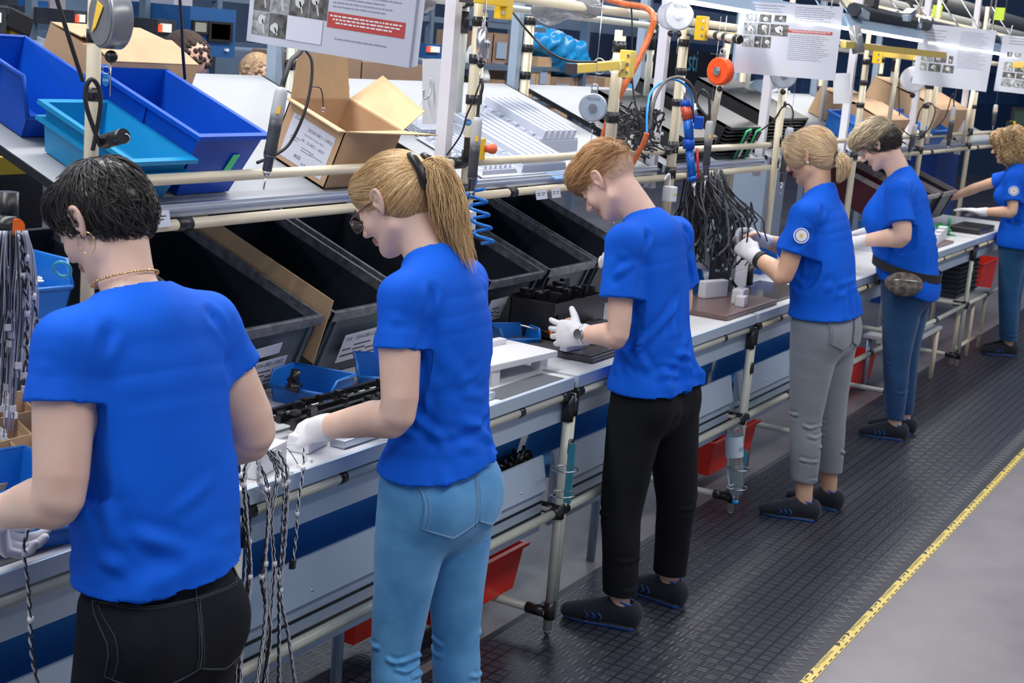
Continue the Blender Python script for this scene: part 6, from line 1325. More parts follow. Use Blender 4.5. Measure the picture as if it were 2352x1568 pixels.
hose('looped_cable', [A, aX(2115, 250, 9.9), aX(2135, 236, 9.9), aX(2148, 255, 9.9), aX(2130, 300, 9.9), aX(2098, 313, 9.9), aX(2068, 280, 9.9), aX(2065, 150, 9.9)], .0042, RUB, 'black cable loop above the belt-bag worker', 'cable')
A, B = aX(2191, 245, 10.6), aX(2177, 340, 10.6)
driver(A, B, 1.1, 'black screwdriver hanging before the far brown box'); hose('looped_cable', [A, aX(2188, 215, 10.6), aX(2170, 270, 10.6), aX(2140, 303, 10.6)], .004, RUB, 'black cable beside the screwdriver before the far brown box', 'cable')
A, B = aX(2288, 240, 11.4), aX(2281, 292, 11.4); driver(A, B, 1.0, 'screwdriver hanging left of the curly-haired worker')
# balancers
t = balancer(aY(255, 44, 2.22), (-.93, .36, 0), .060, .046, 'round grey tool balancer with yellow sticker on the left post', M_('balancer_grey', (.30, .30, .32), .3, metal=.5), hub=False)
c0 = aY(255, 44, 2.22)+Vector((-.93, .36, 0))*.004; ax = Vector((-.93, .36, 0)).normalized(); s = Vector((0, 0, 1)).cross(ax).normalized(); MB().slab(*[c0+ax*.0235-s*a+Vector((0, 0, b)) for a, b in ((-.022, .024), (.005, .035), (.030, -.030), (.010, -.018))], ax*.001).build('yellow_sticker', M_('yellow_sticker', (.80, .52, .06), .5), t)
t = balancer(aX(1107, 100, 4.05), (.40, -.91, .05), .052, .024, 'narrow silver tool balancer seen edge-on beside the second post', STEEL)
BW = M_('balancer_white', (.52, .54, .60), .28, metal=.5, noise=(25, .15))
balancer(aX(1362, 247, 4.75), TOCAM+Vector((0, .1, 0)), .050, .028, 'round balancer with blue-white face hanging from the yellow arm', BW, 'TECNA', M_('balancer_face_blue', (.42, .52, .62), .3, metal=.3))
balancer(aX(1560, 36, 5.45), TOCAM+Vector((0, .12, 0)), .056, .03, 'silver balancer hanging under the top rail, front one of a pair', BW, 'TECNA', M_('balancer_face', (.60, .61, .63), .3, metal=.3))
balancer(aX(1541, 36, 5.60), TOCAM+Vector((0, .1, 0)), .056, .03, 'silver balancer half hidden behind its twin under the top rail', BW)
OR1 = M_('balancer_orange', (.90, .09, .01), .35)
balancer(aX(1655, 164, 5.75), TOCAM+Vector((.1, .65, 0)), .056, .040, 'orange-red tool balancer hanging from the banded pipe', OR1, cap=OR1)
balancer(aX(1800, 172, 7.0), TOCAM, .065, .03, 'grey balancer peeping out below the second instruction sheet', BW)
balancer(aX(2098, 182, 8.95), TOCAM, .075, .04, 'white balancer left of the third instruction sheet', WPL)
# yellow swing arms
def yarm(a, b, box, label, col=YEL, s=.032, cap=True):
    a, b, box = Vector(a), Vector(b), Vector(box); t = thing('swing_arm', label, 'arm', box, 'yellow swing arms'); d = (b-a).normalized(); sd = Vector((0, 0, 1)).cross(d).normalized(); R_ = Matrix((d, sd, d.cross(sd))).transposed()
    MB().box((a+b)/2, ((b-a).length, s, s), R_, .003).build('beam', col, t)
    if cap: MB().box(b+d*.008, (.022, s+.006, s+.006), R_).build('end_cap', M_('cap_brown', (.05, .04, .045), .5), t)
    MB().box(box, (.045, .045, .10), None, .004).build('pivot_block', col, t)
    for dz in (-.03, .0, .03): MB().cyl(box+TOCAM*.022+Vector((0, 0, dz)), box+TOCAM*.032+Vector((0, 0, dz)), .006, n=6).build('bolt', STEEL, t)
    return t
yarm(aX(1430, 148, 4.98), aX(1315, 158, 4.70), aX(1440, 147, 5.0), 'yellow swing arm with brown end cap behind the young man', M_('yellow_arm_pale', (.72, .52, .10), .4))
for px in (1377, 1412): MB().torus(aX(px, 152, 4.88), .028, .0016, (1, -.2, .1), 20, 5).build('cable_tie', WPL, bpy.data.objects['swing_arm'])
yarm(aX(1160, 4, 4.2), aX(1075, -8, 4.0), aX(1158, 8, 4.22), 'bright yellow swing arm cut by the top picture edge at the second post')
yarm(aX(1630, 75, 5.95), aX(1710, 84, 6.35), aX(1612, 65, 5.9), 'yellow swing arm behind the second instruction sheet', s=.022)
yarm(aX(2022, 122, 8.4), aX(2110, 132, 9.3), aX(2016, 125, 8.35), 'yellow swing arm below the olive hoist rail', s=.04)
tag(MB().box((aX(1937, 103, 7.0)+aX(2168, 126, 7.9))/2, ((aX(1937, 103, 7.0)-aX(2168, 126, 7.9)).length, .03, .030), rotz(math.atan2((aX(2168, 126, 7.9)-aX(1937, 103, 7.0)).y, (aX(2168, 126, 7.9)-aX(1937, 103, 7.0)).x))).build('hoist_rail', YOL), 'long olive-yellow hoist rail crossing before the third instruction sheet', 'rail')
tag(MB().box((aX(2287, 146, 9.0)+aX(2400, 152, 9.3))/2, (.55, .03, .035), rotz(.3)).build('hoist_rail', YEL), 'yellow hoist rail at the right picture edge', 'rail')
# banded pipe carrying the orange balancer
t = thing('banded_pipe', 'ivory pipe with four black bands and open end carrying the orange balancer', 'pipe', aX(1650, 80, 5.9)); a, b = aX(1592, 72, 6.0), aX(1700, 91, 5.75); d = (b-a)
MB().tube([a, b], .0165, 14, cap=False).build('pipe', IVORY, t)
for f in (.25, .55, .72, .95): MB().cyl(a+d*(f-.035), a+d*(f+.035), .019).build('black_band', BLKJ, t)
MB().cyl(b-d*.01, b+d*.004, .0125).build('open_end', BLK, t)
# key tag on the left post, lanyard and loops
t = thing('key_tag', 'blue oval key tag numbered S220 hanging on the left post', 'tag', aY(243, 185, 2.42)); c = aY(243, 184, 2.42); m = MB(); s = TOCAM.cross(Vector((0, 0, 1))).normalized()
TG = M_('tag_blue', (.01, .16, .42), .35)
m.prism([c+s*.008*cos(a)+Vector((0, 0, .014*sin(a))) for a in np.linspace(0, 2*pi, 25)[:-1]], TOCAM*.0015); m.build('tag_plate', TG, t); m = MB(); text_mesh(m, 'S220', c+TOCAM*.002-Vector((0, 0, .002)), -s if (-s).dot(r2) > 0 else s, (0, 0, 1), .0065, 'CENTER'); m.build('lettering', WPL, t); MB().torus(c+Vector((0, 0, .022)), .008, .0009, TOCAM, 18, 5).build('ring', GOLD, t)
hose('looped_cable', [aY(230, 335, 2.44), aY(200, 250, 2.44), aY(197, 205, 2.44), aY(210, 182, 2.43), aY(226, 200, 2.43), aY(231, 240, 2.43), aY(222, 300, 2.44), aY(213, 345, 2.45)], .0052, RUB, 'black cable looped against the left post', 'cable')
hose('looped_cable', [aY(128, -10, 2.45), aY(150, 60, 2.45), aY(172, 130, 2.47), aY(190, 185, 2.49)], .005, RUB, 'black cable slanting down left of the first post', 'cable')
hose('looped_cable', [aY(412, -20, 2.6), aY(417, 60, 2.62), aY(420, 120, 2.65), aY(425, 180, 2.7)], .0042, RUB, 'straight black cable hanging before the closed brown box', 'cable')
hose('looped_cable', [aY(788, 120, 2.8), aY(794, 165, 2.8), aY(800, 205, 2.8)], .0042, RUB, 'short black cable hanging behind the open cardboard box', 'cable')
hose('black_strap', [aX(1175, 25, 4.5), aX(1215, 75, 4.5), aX(1262, 120, 4.5), aX(1310, 140, 4.6), aX(1370, 142, 4.7)], .004, RUB, 'black cable sagging from the second post to the yellow arm', 'cable')
t = thing('cable_gland', 'black taped pipe end sticking out beside the left post', 'pipe', aY(262, 318, 2.40)); MB().cyl(aY(240, 325, 2.44), aY(284, 312, 2.36), .017).build('sleeve', BLKJ, t); MB().torus(aY(288, 318, 2.36), .010, .0014, TOCAM, 18, 5).build('ring', STEEL, t)
tag(MB().box(I(2.615, .085, .030), (.085, .04, .05), RI @ rotz(.35), .003).build('wooden_block', M_('brown_wood', (.16, .075, .05), .6)), 'reddish brown block above the black hair', 'block')
tag(MB().cyl(aY(20, 440, 2.2), aY(18, 525, 2.2), .019).build('bottle_grip', BLK), 'glossy black cylinder at the left edge above the cable harness', 'holder')
t = thing('harness_hook', 'black elbow joint with orange cap holding the left cable harness', 'joint', aY(30, 520, 2.2)); MB().cyl(aY(-15, 515, 2.2), aY(38, 522, 2.15), .020).build('elbow', BLKJ, t); MB().cyl(aY(36, 521, 2.15), aY(39, 522, 2.145), .0165).build('orange_cap', ORG, t)
hose('air_hose', [aY(316, 440, 2.3), aY(322, 462, 2.3), aY(325, 500, 2.3), aY(318, 535, 2.3), aY(308, 552, 2.3)], .0038, M_('cyan_tube', (.0, .35, .62), .25), 'cyan air tube behind the right ear of the black-haired worker', 'hose')
tag(MB().torus(aY(143, 618, 2.3), .018, .0035, (.9, .5, .45), 24, 8).build('cyan_ring', M_('cyan_glass', (.05, .45, .65), .1, trans=.5)), 'glossy cyan ring in front of the chin of the black-haired worker', 'ring')
# rail price holders
def rail_label(px, py, Y, w, h, label):
    c = aY(px, py, Y); t = qlabel('rail_label', c, (1, 0, .0), (0, .25, 1), w, h, [(.12, .62, .3, .08, 0), (.12, .42, .25, .08, 0), (.55, .62, .3, .08, 0), (.55, .42, .2, .08, 0)], None, lift=(0, -.001, 0)); tag(t, label, 'label')
rail_label(334, 525, 2.465, .090, .040, 'white label holder clipped on the rail right of the black hair'); rail_label(1232, 459, 2.46, .085, .034, 'clear label holder on the rail left of the young man'); rail_label(1268, 455, 2.46, .07, .034, 'label holder on the rail touching the hair of the young man')
# emergency stop, socket boxes, coil hoses
def estop(c, label, s=1):
    c = Vector(c); t = thing('emergency_stop', label, 'button', c); MB().box(c, (.04*s, .035*s, .062*s), rotz(.1), .003).build('yellow_box', YEL, t); MB().box(c+Vector((-.025*s, .01, 0)), (.012*s, .035*s, .062*s)).build('back_plate', BLK, t)
    d = Vector((.85, -.5, .05)).normalized(); m = MB(); m.tube([c+d*.018*s, c+d*.035*s, c+d*.045*s, c+d*.056*s, c+d*.060*s], [.010*s, .011*s, .015*s, .015*s, .011*s], 18); m.build('red_button', M_('stop_orange', (.75, .12, .04), .4), t)
estop(aX(1096, 342, 4.22), 'yellow emergency stop with orange button on the second post', 1.15); estop(aX(2323, 292, 12.2), 'yellow emergency stop near the curly hair', 1.5)
def socket(px, py, X, label, s=1):
    c = aX(px, py, X); t = thing('power_box', label, 'socket', c); MB().box(c, (.045*s, .045*s, .062*s), rotz(-.2), .006).build('box', WPL, t); MB().tube(spl([c+Vector((-.01, 0, .03)), c+Vector((-.012, 0, .06)), c+Vector((-.03, .0, .085)), c+Vector((-.05, .01, .06))]), .0048, 8).build('white_cable', WPL, t)
    for k in (0, 1): MB().box(c+Vector((-.004+.014*k, -.0245*s, .0)), (.010, .002, .007), rotz(-.2)).build('yellow_mark', M_('lime_mark', (.6, .7, .02), .4), t)
socket(1072, 505, 4.12, 'white socket box with lime marks at the post behind the ponytailed worker'); socket(1538, 445, 5.82, 'white socket box behind the neck of the young man', 1.05)
N_ = 150; pts = []
for i in range(N_):
    f = i/(N_-1); px, py = 1092+22*f, 432+130*f; a = f*2*pi*4.3; p = aX(px, py, 4.10); pts.append(p+Vector((.030*cos(a)*.5, -.030*cos(a)*.85, 0))+Vector((.012*sin(a), .012*sin(a), 0)))
tag(MB().tube(pts, .0052, 8).build('coil_hose', M_('blue_coil', (.0, .16, .62), .25)), 'coiled bright blue air hose hanging right of the blonde ponytail', 'hose')
hose('air_hose', [aX(1092, 395, 4.12), aX(1094, 415, 4.12), aX(1088, 434, 4.12), aX(1096, 436, 4.11)], .0038, MAT['blue_coil'], 'short blue air hose above the coil', 'hose')
# orange hoses
hose('suction_hose', [aX(1388, -5, 5.3), aX(1430, 8, 5.3), aX(1482, 18, 5.25), aX(1501, 40, 5.2), aX(1490, 85, 5.2), aX(1455, 160, 5.15), aX(1422, 220, 5.1), aX(1395, 280, 5.1), aX(1382, 330, 5.1)], .0115, ORGH, 'thick orange hose curving down from the top rail behind the young man', 'hose', n=12)
hose('suction_hose', [aX(1486, 305, 5.2), aX(1478, 330, 5.2), aX(1466, 350, 5.2), aX(1450, 382, 5.2)], .0105, ORGH, 'short orange hose ending behind the head of the young man', 'hose', n=12)
hose('air_hose', [aX(1486, 310, 5.2), aX(1487, 250, 5.25), aX(1500, 205, 5.35), aX(1545, 182, 5.5), aX(1582, 205, 5.6), aX(1592, 250, 5.65)], .0048, CBL, 'bright blue hose arching over the post to the glue gun', 'hose')
hose('braided_hose', [aX(1492, 300, 5.25), aX(1500, 240, 5.3), aX(1525, 190, 5.4), aX(1560, 178, 5.5), aX(1590, 200, 5.6), aX(1600, 240, 5.65)], .0065, M_('braided_brown', (.10, .085, .085), .5, bump=(120, .4)), 'dark braided hose arching beside the bright blue hose', 'hose')
hose('looped_cable', [aX(1448, -10, 5.3), aX(1452, 60, 5.3), aX(1452, 180, 5.3), aX(1465, 260, 5.3), aX(1500, 330, 5.35), aX(1540, 345, 5.45), aX(1570, 325, 5.5)], .0036, RUB, 'black cable dropping from the top and looping behind the young man', 'cable')
# glue gun
t = thing('glue_gun', 'blue and red dosing gun hanging beside the grey screwdriver', 'tool', aX(1592, 440, 5.62)); q = lambda px, py: aX(px, py, 5.62)
BG_ = M_('gun_blue', (.005, .12, .55), .25); MB().tube([q(1573, 232), q(1576, 246)], .020, 16).build('top_cap', NAVY, t); MB().tube([q(1574, 245), q(1580, 275)], .021, 16).build('red_section', M_('gun_red', (.55, .07, .04), .3), t)
MB().tube([q(1580, 274), q(1583, 320)], .0195, 16).build('middle_section', BG_, t); MB().tube([q(1582, 320), q(1582, 342)], .024, 16).build('collar', NAVY, t); MB().tube([q(1583, 342), q(1590, 408)], [.016, .0175], 16).build('barrel', BG_, t); MB().tube([q(1590, 406), q(1592, 414)], .022, 16).build('end_ring', BG_, t)
MB().box(q(1605, 282), (.05, .035, .05), rotz(.3), .004).build('side_block', NAVY, t); MB().tube([q(1601, 340), q(1604, 410)], .005, 8).build('red_rod', M_('rod_red', (.6, .02, .02), .3), t); MB().tube([q(1571, 200), q(1574, 230)], .006, 8).build('fitting', STEEL, t); MB().tube([q(1596, 238), q(1598, 272)], .008, 10).build('fitting', STEEL, t)
MB().tube([q(1592, 414), q(1596, 450)], [.010, .003], 10).build('nozzle', STEEL, t)
# instruction sheets
SLV = M_('clear_sleeve', (.60, .62, .70), .10, spec=.8, coat=1.0, bump=(5, .25)); PH = M_('photo_dark', (.11, .105, .10), .4, noise=(55, .8)); PHG = M_('photo_grey', (.30, .31, .31), .4, noise=(60, .7)); INK = M_('ink_grey', (.25, .27, .36), .6); RB = M_('banner_red', (.50, .055, .045), .5)
def sheet(BL, BR, H, label, photos, banner, lines, seed=1, extra=None):
    BL, BR = Vector(BL), Vector(BR); ux = (BR-BL).normalized(); W_ = (BR-BL).length; n = ux.cross(Vector((0, 0, 1))).normalized(); n = n if n.dot(-BL) > 0 else -n; uy = n.cross(ux) if n.cross(ux).z > 0 else ux.cross(n); t = thing('instruction_sheet', label, 'sheet', BL, 'hanging instruction sheets')
    P = lambda x, y, l=0: BL+ux*W_*x+uy*H*y+n*l
    MB().slab(P(-.015, -.02, -.002), P(1.015, -.02, -.002), P(1.015, 1, -.002), P(-.015, 1, -.002), n*.003).build('paper_sleeve', SLV, t)
    r = random.Random(seed)
    def rect(mb, x, y, w, h, l=.0016): mb.add([P(x, y, l), P(x+w, y, l), P(x+w, y+h, l), P(x, y+h, l)], [(0, 1, 2, 3)])
    for i, (x, y, w, h) in enumerate(photos):
        m = MB(); rect(m, x, y, w, h); ph = m.build('photo', PH if i % 3 else PHG, t); m = MB()
        cx, cy = x+w*r.uniform(.3, .6), y+h*r.uniform(.4, .7); s = min(w, h)*.3
        m.add([P(cx+s*cos(a)*r.uniform(.6, 1.0), cy+s*1.3*sin(a)*r.uniform(.6, 1), .0019) for a in np.linspace(0, 2*pi, 10)[:-1]], [tuple(range(9))]); m.add([P(cx, cy, .0019), P(cx+w*.08, cy, .0019), P(cx+w*.25, y+h*.1, .0019), P(cx+w*.18, y+h*.1, .0019)], [(0, 1, 2, 3)]); m.build('pictured_part', M_('photo_white', (.62, .63, .60), .5), ph)
    for x, y, w, h in banner:
        m = MB(); rect(m, x, y, w, h); bn = m.build('red_banner', RB, t); m = MB()
        for j in range(3):
            xx = x+.03*w+(j*.04*w)
            while xx < x+w*(.95-.06*j): ww = r.uniform(.01, .04); rect(m, xx, y+h*(.72-.22*j), ww, h*.10, .0019); xx += ww+.006
        m.build('banner_text', WPL, bn)
    m = MB()
    for x, y0, y1, w, dy in lines:
        yy = y1
        while yy > y0:
            xx = x; e = x+w*r.uniform(.7, 1)
            while xx < e: ww = r.uniform(.008, .05); rect(m, xx, yy, min(ww, e-xx), dy*.28); xx += ww+.005
            yy -= dy
    tag(m.build('printed_text', INK, t), kind='stuff')
    for x in (.1, .9): MB().tube([P(x, .97, .001), P(x, 1.12, .001), P(x, 1.18, -.02)], .0022, 6).build('hook', WPL, t)
    if extra: extra(t, P)
    return t
def ex1(t, P):
    MB().slab(P(1.0, -.03, -.006), P(1.055, -.0, -.006), P(1.055, 1, -.006), P(1.0, 1, -.006), (-.001, 0, 0)).build('second_sheet', PAPER, t)
    MB().slab(P(.243, .035, .0021), P(.47, .035, .0021), P(.47, .20, .0021), P(.243, .20, .0021), (-.0003, 0, 0)).build('blank_patch', M_('paper_patch', (.66, .67, .75), .6), t)
sheet(aX(572, 88, 2.55), aX(934, 148, 2.55), .30, 'large tilted instruction sheet with photos and red banner above the open cardboard box', [(.015, .035, .105, .165), (.125, .035, .115, .165), (.015, .205, .105, .24), (.125, .205, .115, .24), (.245, .205, .125, .24), (.375, .205, .115, .24), (.015, .45, .23, .3), (.25, .45, .24, .3)], [(.495, .165, .475, .105)], [(.52, .30, .95, .42, .028), (.55, .06, .09, .35, .03)], 2, ex1)
PH2 = [(.05, .36, .11, .16), (.17, .36, .07, .16), (.25, .36, .09, .16), (.05, .54, .13, .16), (.19, .54, .12, .16), (.32, .54, .18, .16), (.06, .72, .11, .11), (.20, .72, .12, .11), (.35, .74, .12, .09)]
sheet(aX(1687, 163, 5.9), aX(1914, 182, 5.9), .285, 'white instruction sheet with small photos above the orange balancer, nearest of the right-hand sheets', PH2, [(.50, .60, .44, .045)], [(.52, .20, .56, .42, .028), (.55, .75, .95, .40, .03), (.08, .86, .95, .4, .04)], 3)
sheet(aX(2097, 189, 8.85), aX(2263, 208, 8.85), .34, 'instruction sheet with small photos right of the olive hoist rail', [(.06, .22, .10, .13), (.18, .22, .17, .13), (.38, .22, .15, .13), (.06, .38, .16, .13), (.24, .38, .17, .13), (.44, .38, .06, .13)], [], [(.55, .3, .6, .4, .03), (.55, .65, .92, .4, .03), (.06, .7, .9, .3, .05)], 4)
sheet(aX(2285, 206, 10.3), aX(2430, 222, 10.3), .36, 'instruction sheet cut off by the right picture edge', [(.08, .08, .38, .14), (.08, .24, .2, .1), (.3, .24, .2, .1), (.08, .36, .15, .16), (.26, .36, .2, .16), (.10, .62, .08, .08), (.22, .62, .1, .08)], [], [(.1, .8, .95, .7, .05)], 5)
# white sign boards on the profile posts
def sign(px0, py0, px1, py1, X, label):
    a, b, c, d = aX(px0, py1, X), aX(px1, py1, X), aX(px1, py0, X), aX(px0, py0, X); return tag(MB().slab(a, b, c, d, (.004, 0, 0)).build('white_panel', WHT), label, 'panel')
sign(970, 135, 1018, 285, 4.25, 'white panel with hook behind the second post'); sign(1914, 168, 1952, 238, 7.3, 'white panel on the fourth profile post')
t = thing('wall_hook', 'grey bent hook with clear hanger on the white panel', 'hook', aX(985, 200, 4.24)); MB().tube(spl([aX(989, 180, 4.235), aX(990, 205, 4.23), aX(984, 222, 4.22), aX(974, 226, 4.22), aX(973, 205, 4.22)]), .0035, 6).build('hook', STEEL, t); MB().tube(spl([aX(975, 226, 4.22), aX(962, 250, 4.22), aX(955, 305, 4.22), aX(975, 312, 4.22), aX(990, 290, 4.22), aX(978, 228, 4.22)]), .0012, 5).build('clear_hanger', M_('clear_bag', (.75, .77, .80), .25), t)
# --- cables and harnesses
WB = M_('wire_black', (.02, .02, .025), .4); WW = M_('wire_white', (.62, .64, .72), .4); CON = M_('connector_white', (.75, .75, .72), .4)
def harness(path, label, pairs=1, r=.0016, spread=.004, seed=0, end=None, group='twisted wire harnesses', mats=(WB, WW)):
    t = thing('wire_harness', label, 'cable', Vector(path[0]), group); rr = random.Random(seed); P = spl(path, 14); L = [0]
    for i in range(1, len(P)): L.append(L[-1]+(P[i]-P[i-1]).length)
    for c_, mt_ in enumerate(mats):
        m = MB()
        for k_ in range(pairs):
            ox, oy, ph = rr.uniform(-1, 1)*spread, rr.uniform(-1, 1)*spread, rr.uniform(0, 6)
            m.tube([p+Vector((ox*(1+.6*sin(L[i]*9+ph))+r*1.0*cos(L[i]*230+ph+pi*c_), oy+r*1.0*sin(L[i]*230+ph+pi*c_), 0)) for i, p in enumerate(P)], r, 5)
        m.build(('black_wires', 'white_wires')[c_], mt_, t)
    for f in (.25, .6):
        p = P[int(f*(len(P)-1))]; MB().cyl(p, p+Vector((0, 0, .012)), r*2.6+spread*.6, n=8).build('cable_tie', WPL, t)
    if end == 'black': MB().box(P[-1], (.022, .012, .020), rotz(.4) @ roty(.2)).build('black_connector', BLK, t)
    if end == 'white': MB().box(P[-1], (.014, .007, .010), rotz(.4)).build('white_connector', CON, t)
    return t
Yh = 2.004
for i, ps in enumerate((((556, 1040), (548, 1085), (570, 1150), (572, 1250), (560, 1400), (530, 1580)), ((575, 1042), (560, 1100), (566, 1200), (574, 1330), (556, 1450), (548, 1590)), ((600, 1036), (594, 1100), (618, 1170), (610, 1300), (612, 1420), (588, 1590)),
                        ((618, 1034), (640, 1090), (625, 1190), (630, 1300), (622, 1420), (610, 1590)), ((625, 1032), (652, 1100), (648, 1210), (640, 1330), (640, 1440), (640, 1590)), ((640, 1034), (660, 1090), (655, 1220), (645, 1360), (660, 1450), (680, 1590)), ((585, 1050), (612, 1110), (615, 1220), (600, 1330), (620, 1450), (600, 1590)))):
    harness([aY(x, y, Yh-.003*(i % 3)) for x, y in ps], 'black and white twisted cable hanging over the bench edge between the two nearest workers', 3 if i not in (2, 4) else 4, .0014, .0045, i, group='twisted cables over the bench edge')
harness([aY(697, 1028, 2.02), aY(696, 1080, 2.0), aY(684, 1160, 2.0), aY(680, 1230, 2.0), aY(672, 1296, 2.0)], 'twisted cable with black plug hanging from the glove of the ponytailed worker', 2, .0014, .003, 11, 'black', group=None)
harness([aY(66, 1215, 1.97), aY(56, 1260, 1.97), aY(66, 1350, 1.97), aY(70, 1430, 1.97), aY(74, 1500, 1.97), aY(92, 1600, 1.97)], 'grey twisted cable hanging from the left glove of the black-haired worker', 2, .0016, .003, 12, group=None)
for i in range(6):
    r = random.Random(40+i); a = aZ(545+18*i, 1045+r.uniform(-4, 8), TOPZ+.01); b = aZ(600+22*i, 1085-14*(i % 3), TOPZ+.004)
    t = thing('jumper_wire', 'thin wire with white plug lying across the bench between the two nearest workers', 'wire', a, 'loose wires on the bench'); MB().tube(spl([a, (a+b)/2+Vector((0, 0, .035)), b]), .0011, 5).build('wire', WW if i % 2 else RUB, t); MB().box(b, (.016, .008, .009), rotz(r.uniform(0, 3))).build('white_connector', CON, t)
tag(MB().box(aZ(590, 1050, TOPZ+.03), (.16, .08, .06), rotz(.2), .006).build('support_block', FW), 'white block under the thin wires between the two nearest workers', 'block', 'white support blocks')
# dense bundle at the left edge
def bundle(name, label, gen, n, r, mats, parts, seed, group=None, ends=None):
    t = thing(name, label, 'cable', gen(random.Random(seed))[0]); rr = random.Random(seed); lists = [gen(rr) for _ in range(n)]
    for c_, mt_ in enumerate(mats):
        m = MB()
        for P in lists[c_::len(mats)]: m.tube(spl(P, 6), r*rr.uniform(.8, 1.2), 5)
        tag(m.build(parts[c_], mt_, t), kind='stuff')
    m = MB()
    for P in lists[::3]: m.box(P[-1], (.012, .007, .012), rotz(rr.uniform(0, 3)))
    tag(m.build('white_connectors', ends or CON, t), kind='stuff'); return t
def gl(r):
    x = r.uniform(-60, 80); Y = r.uniform(2.10, 2.22); y1 = r.uniform(720, 1010) if x < 50 else r.uniform(640, 900); d = r.uniform(-14, 14)
    return [aY(min(x, 70)*.8+6, 530, Y), aY(x+d*.3, 600, Y), aY(x+d, 700, Y-.01), aY(x+d*.4-5, 800 if y1 > 820 else (700+y1)/2, Y), aY(x-6+d*.5-(y1-700)*.03, y1, Y)]
bundle('cable_bundle', 'dense hanging bundle of black and white wires at the left picture edge', gl, 250, .0013, (WB, WW, M_('wire_blue_grey', (.25, .28, .38), .4)), ('black_wires', 'white_wires', 'grey_wires'), 5)
for i, ps in enumerate((((45, 540), (60, 600), (70, 660), (85, 740), (82, 800)), ((50, 535), (52, 640), (62, 700), (60, 780), (62, 860)))): harness([aY(x, y, 2.10) for x, y in ps], 'black-sleeved twisted wire hanging in front of the left bundle', 2, .0016, .002, 30+i, 'white', group='wires before the left bundle')
def gr(r):
    a = r.uniform(0, 1); x0 = r.uniform(1575, 1665); X = r.uniform(5.95, 6.35); x1 = r.choice((x0+r.uniform(-30, 20), x0+r.uniform(20, 95))); y1 = r.uniform(520, 640)-max(0, x1-1680)*.7
    return [aX(x0, r.uniform(385, 430), X), aX(x0+(x1-x0)*.35+r.uniform(-8, 8), 450, X), aX(x1+r.uniform(-10, 10), 500, X), aX(x1+r.uniform(-12, 6), y1-30, X), aX(x1-r.uniform(-18, 24), y1, X)]
bundle('cable_bundle', 'large black cable harness hanging between the young man and the grey-trousered worker', gr, 150, .0036, (RUB, WB, M_('wire_grey', (.16, .17, .19), .35)), ('black_cables', 'thin_black_cables', 'grey_cables'), 8, ends=M_('connector_mix', (.30, .45, .42), .4))
def gm(r):
    x0 = r.uniform(1425, 1500); y0 = r.uniform(255, 330); X = r.uniform(5.4, 5.9)
    return [aX(x0, y0, X), aX(x0+r.uniform(-25, 25), y0+r.uniform(-25, 5), X), aX(x0+r.uniform(-30, 30), y0+r.uniform(-5, 30), X), aX(x0+r.uniform(-10, 30), y0+r.uniform(10, 45), X)]
bundle('cable_bundle', 'tangled pile of black cables on the shelf behind the young man', gm, 90, .0045, (RUB, WB), ('black_cables', 'thin_black_cables'), 9)
t = thing('key_tag', 'round blue key tag on a carabiner below the chin of the young man', 'tag', aX(1391, 546, 4.62)); c = aX(1391, 546, 4.62); MB().prism([c+s_*.009*cos(a)+Vector((0, 0, .010*sin(a))) for s_ in (TOCAM.cross(Vector((0, 0, 1))).normalized(),) for a in np.linspace(0, 2*pi, 25)[:-1]], TOCAM*.0015).build('tag_plate', TG, t); MB().tube(spl([aX(1405, 505, 4.62), aX(1411, 515, 4.62), aX(1410, 530, 4.62), aX(1404, 536, 4.62), aX(1404, 520, 4.62), aX(1405, 506, 4.62)]), .0012, 6).build('carabiner', STEEL, t)
t = thing('key_tag', 'small round blue tag reading S22 on the second post', 'tag', aX(1075, 281, 4.1)); c = aX(1075, 281, 4.1); s_ = TOCAM.cross(Vector((0, 0, 1))).normalized(); MB().prism([c+s_*.011*cos(a)+Vector((0, 0, .011*sin(a))) for a in np.linspace(0, 2*pi, 25)[:-1]], TOCAM*.0015).build('tag_plate', TG, t); m = MB(); text_mesh(m, 'S22', c+TOCAM*.002-Vector((0, 0, .003)), s_ if s_.dot(r2) > 0 else -s_, (0, 0, 1), .009, 'CENTER'); m.build('lettering', WPL, t)
# ------------------------------------------------------------------ hall behind the line
SB = M_('steel_blue_frame', (.12, .17, .24), .45, metal=.3); CABB = M_('cabinet_blue', (.012, .085, .26), .4, noise=(2, .1)); DK = M_('dark_equipment', (.02, .025, .035), .5)
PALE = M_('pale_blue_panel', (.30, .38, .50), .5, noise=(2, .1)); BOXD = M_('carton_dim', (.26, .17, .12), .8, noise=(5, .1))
def bb(name, p0, p1, Y, dep, m, parent=None, **k):
    a, b = aY(p0[0], p0[1], Y), aY(p1[0], p1[1], Y); o = MB().b2((a.x, Y, b.z), (b.x, Y+dep, a.z)).build(name, m, parent)
    return tag(o, **k) if k else o
def panelthing(name, label, cat, p0, p1, Y, dep, m, parts=(), group=None):
    a, b = aY(p0[0], p0[1], Y), aY(p1[0], p1[1], Y); t = thing(name, label, cat, ((a.x+b.x)/2, Y, b.z), group); bb('housing', p0, p1, Y, dep, m, t)
    for nm, q0, q1, mm in parts: bb(nm, q0, q1, Y-.012, .014, mm, t)
    return t
SCR = M_('screen_cream', (.5, .5, .45), .4, emit=((.75, .78, .70), .5)); SCD = M_('screen_dark', (.05, .04, .045), .2); SRED = M_('red_strip', (.8, .08, .04), .4, emit=((1, .1, .03), .6))
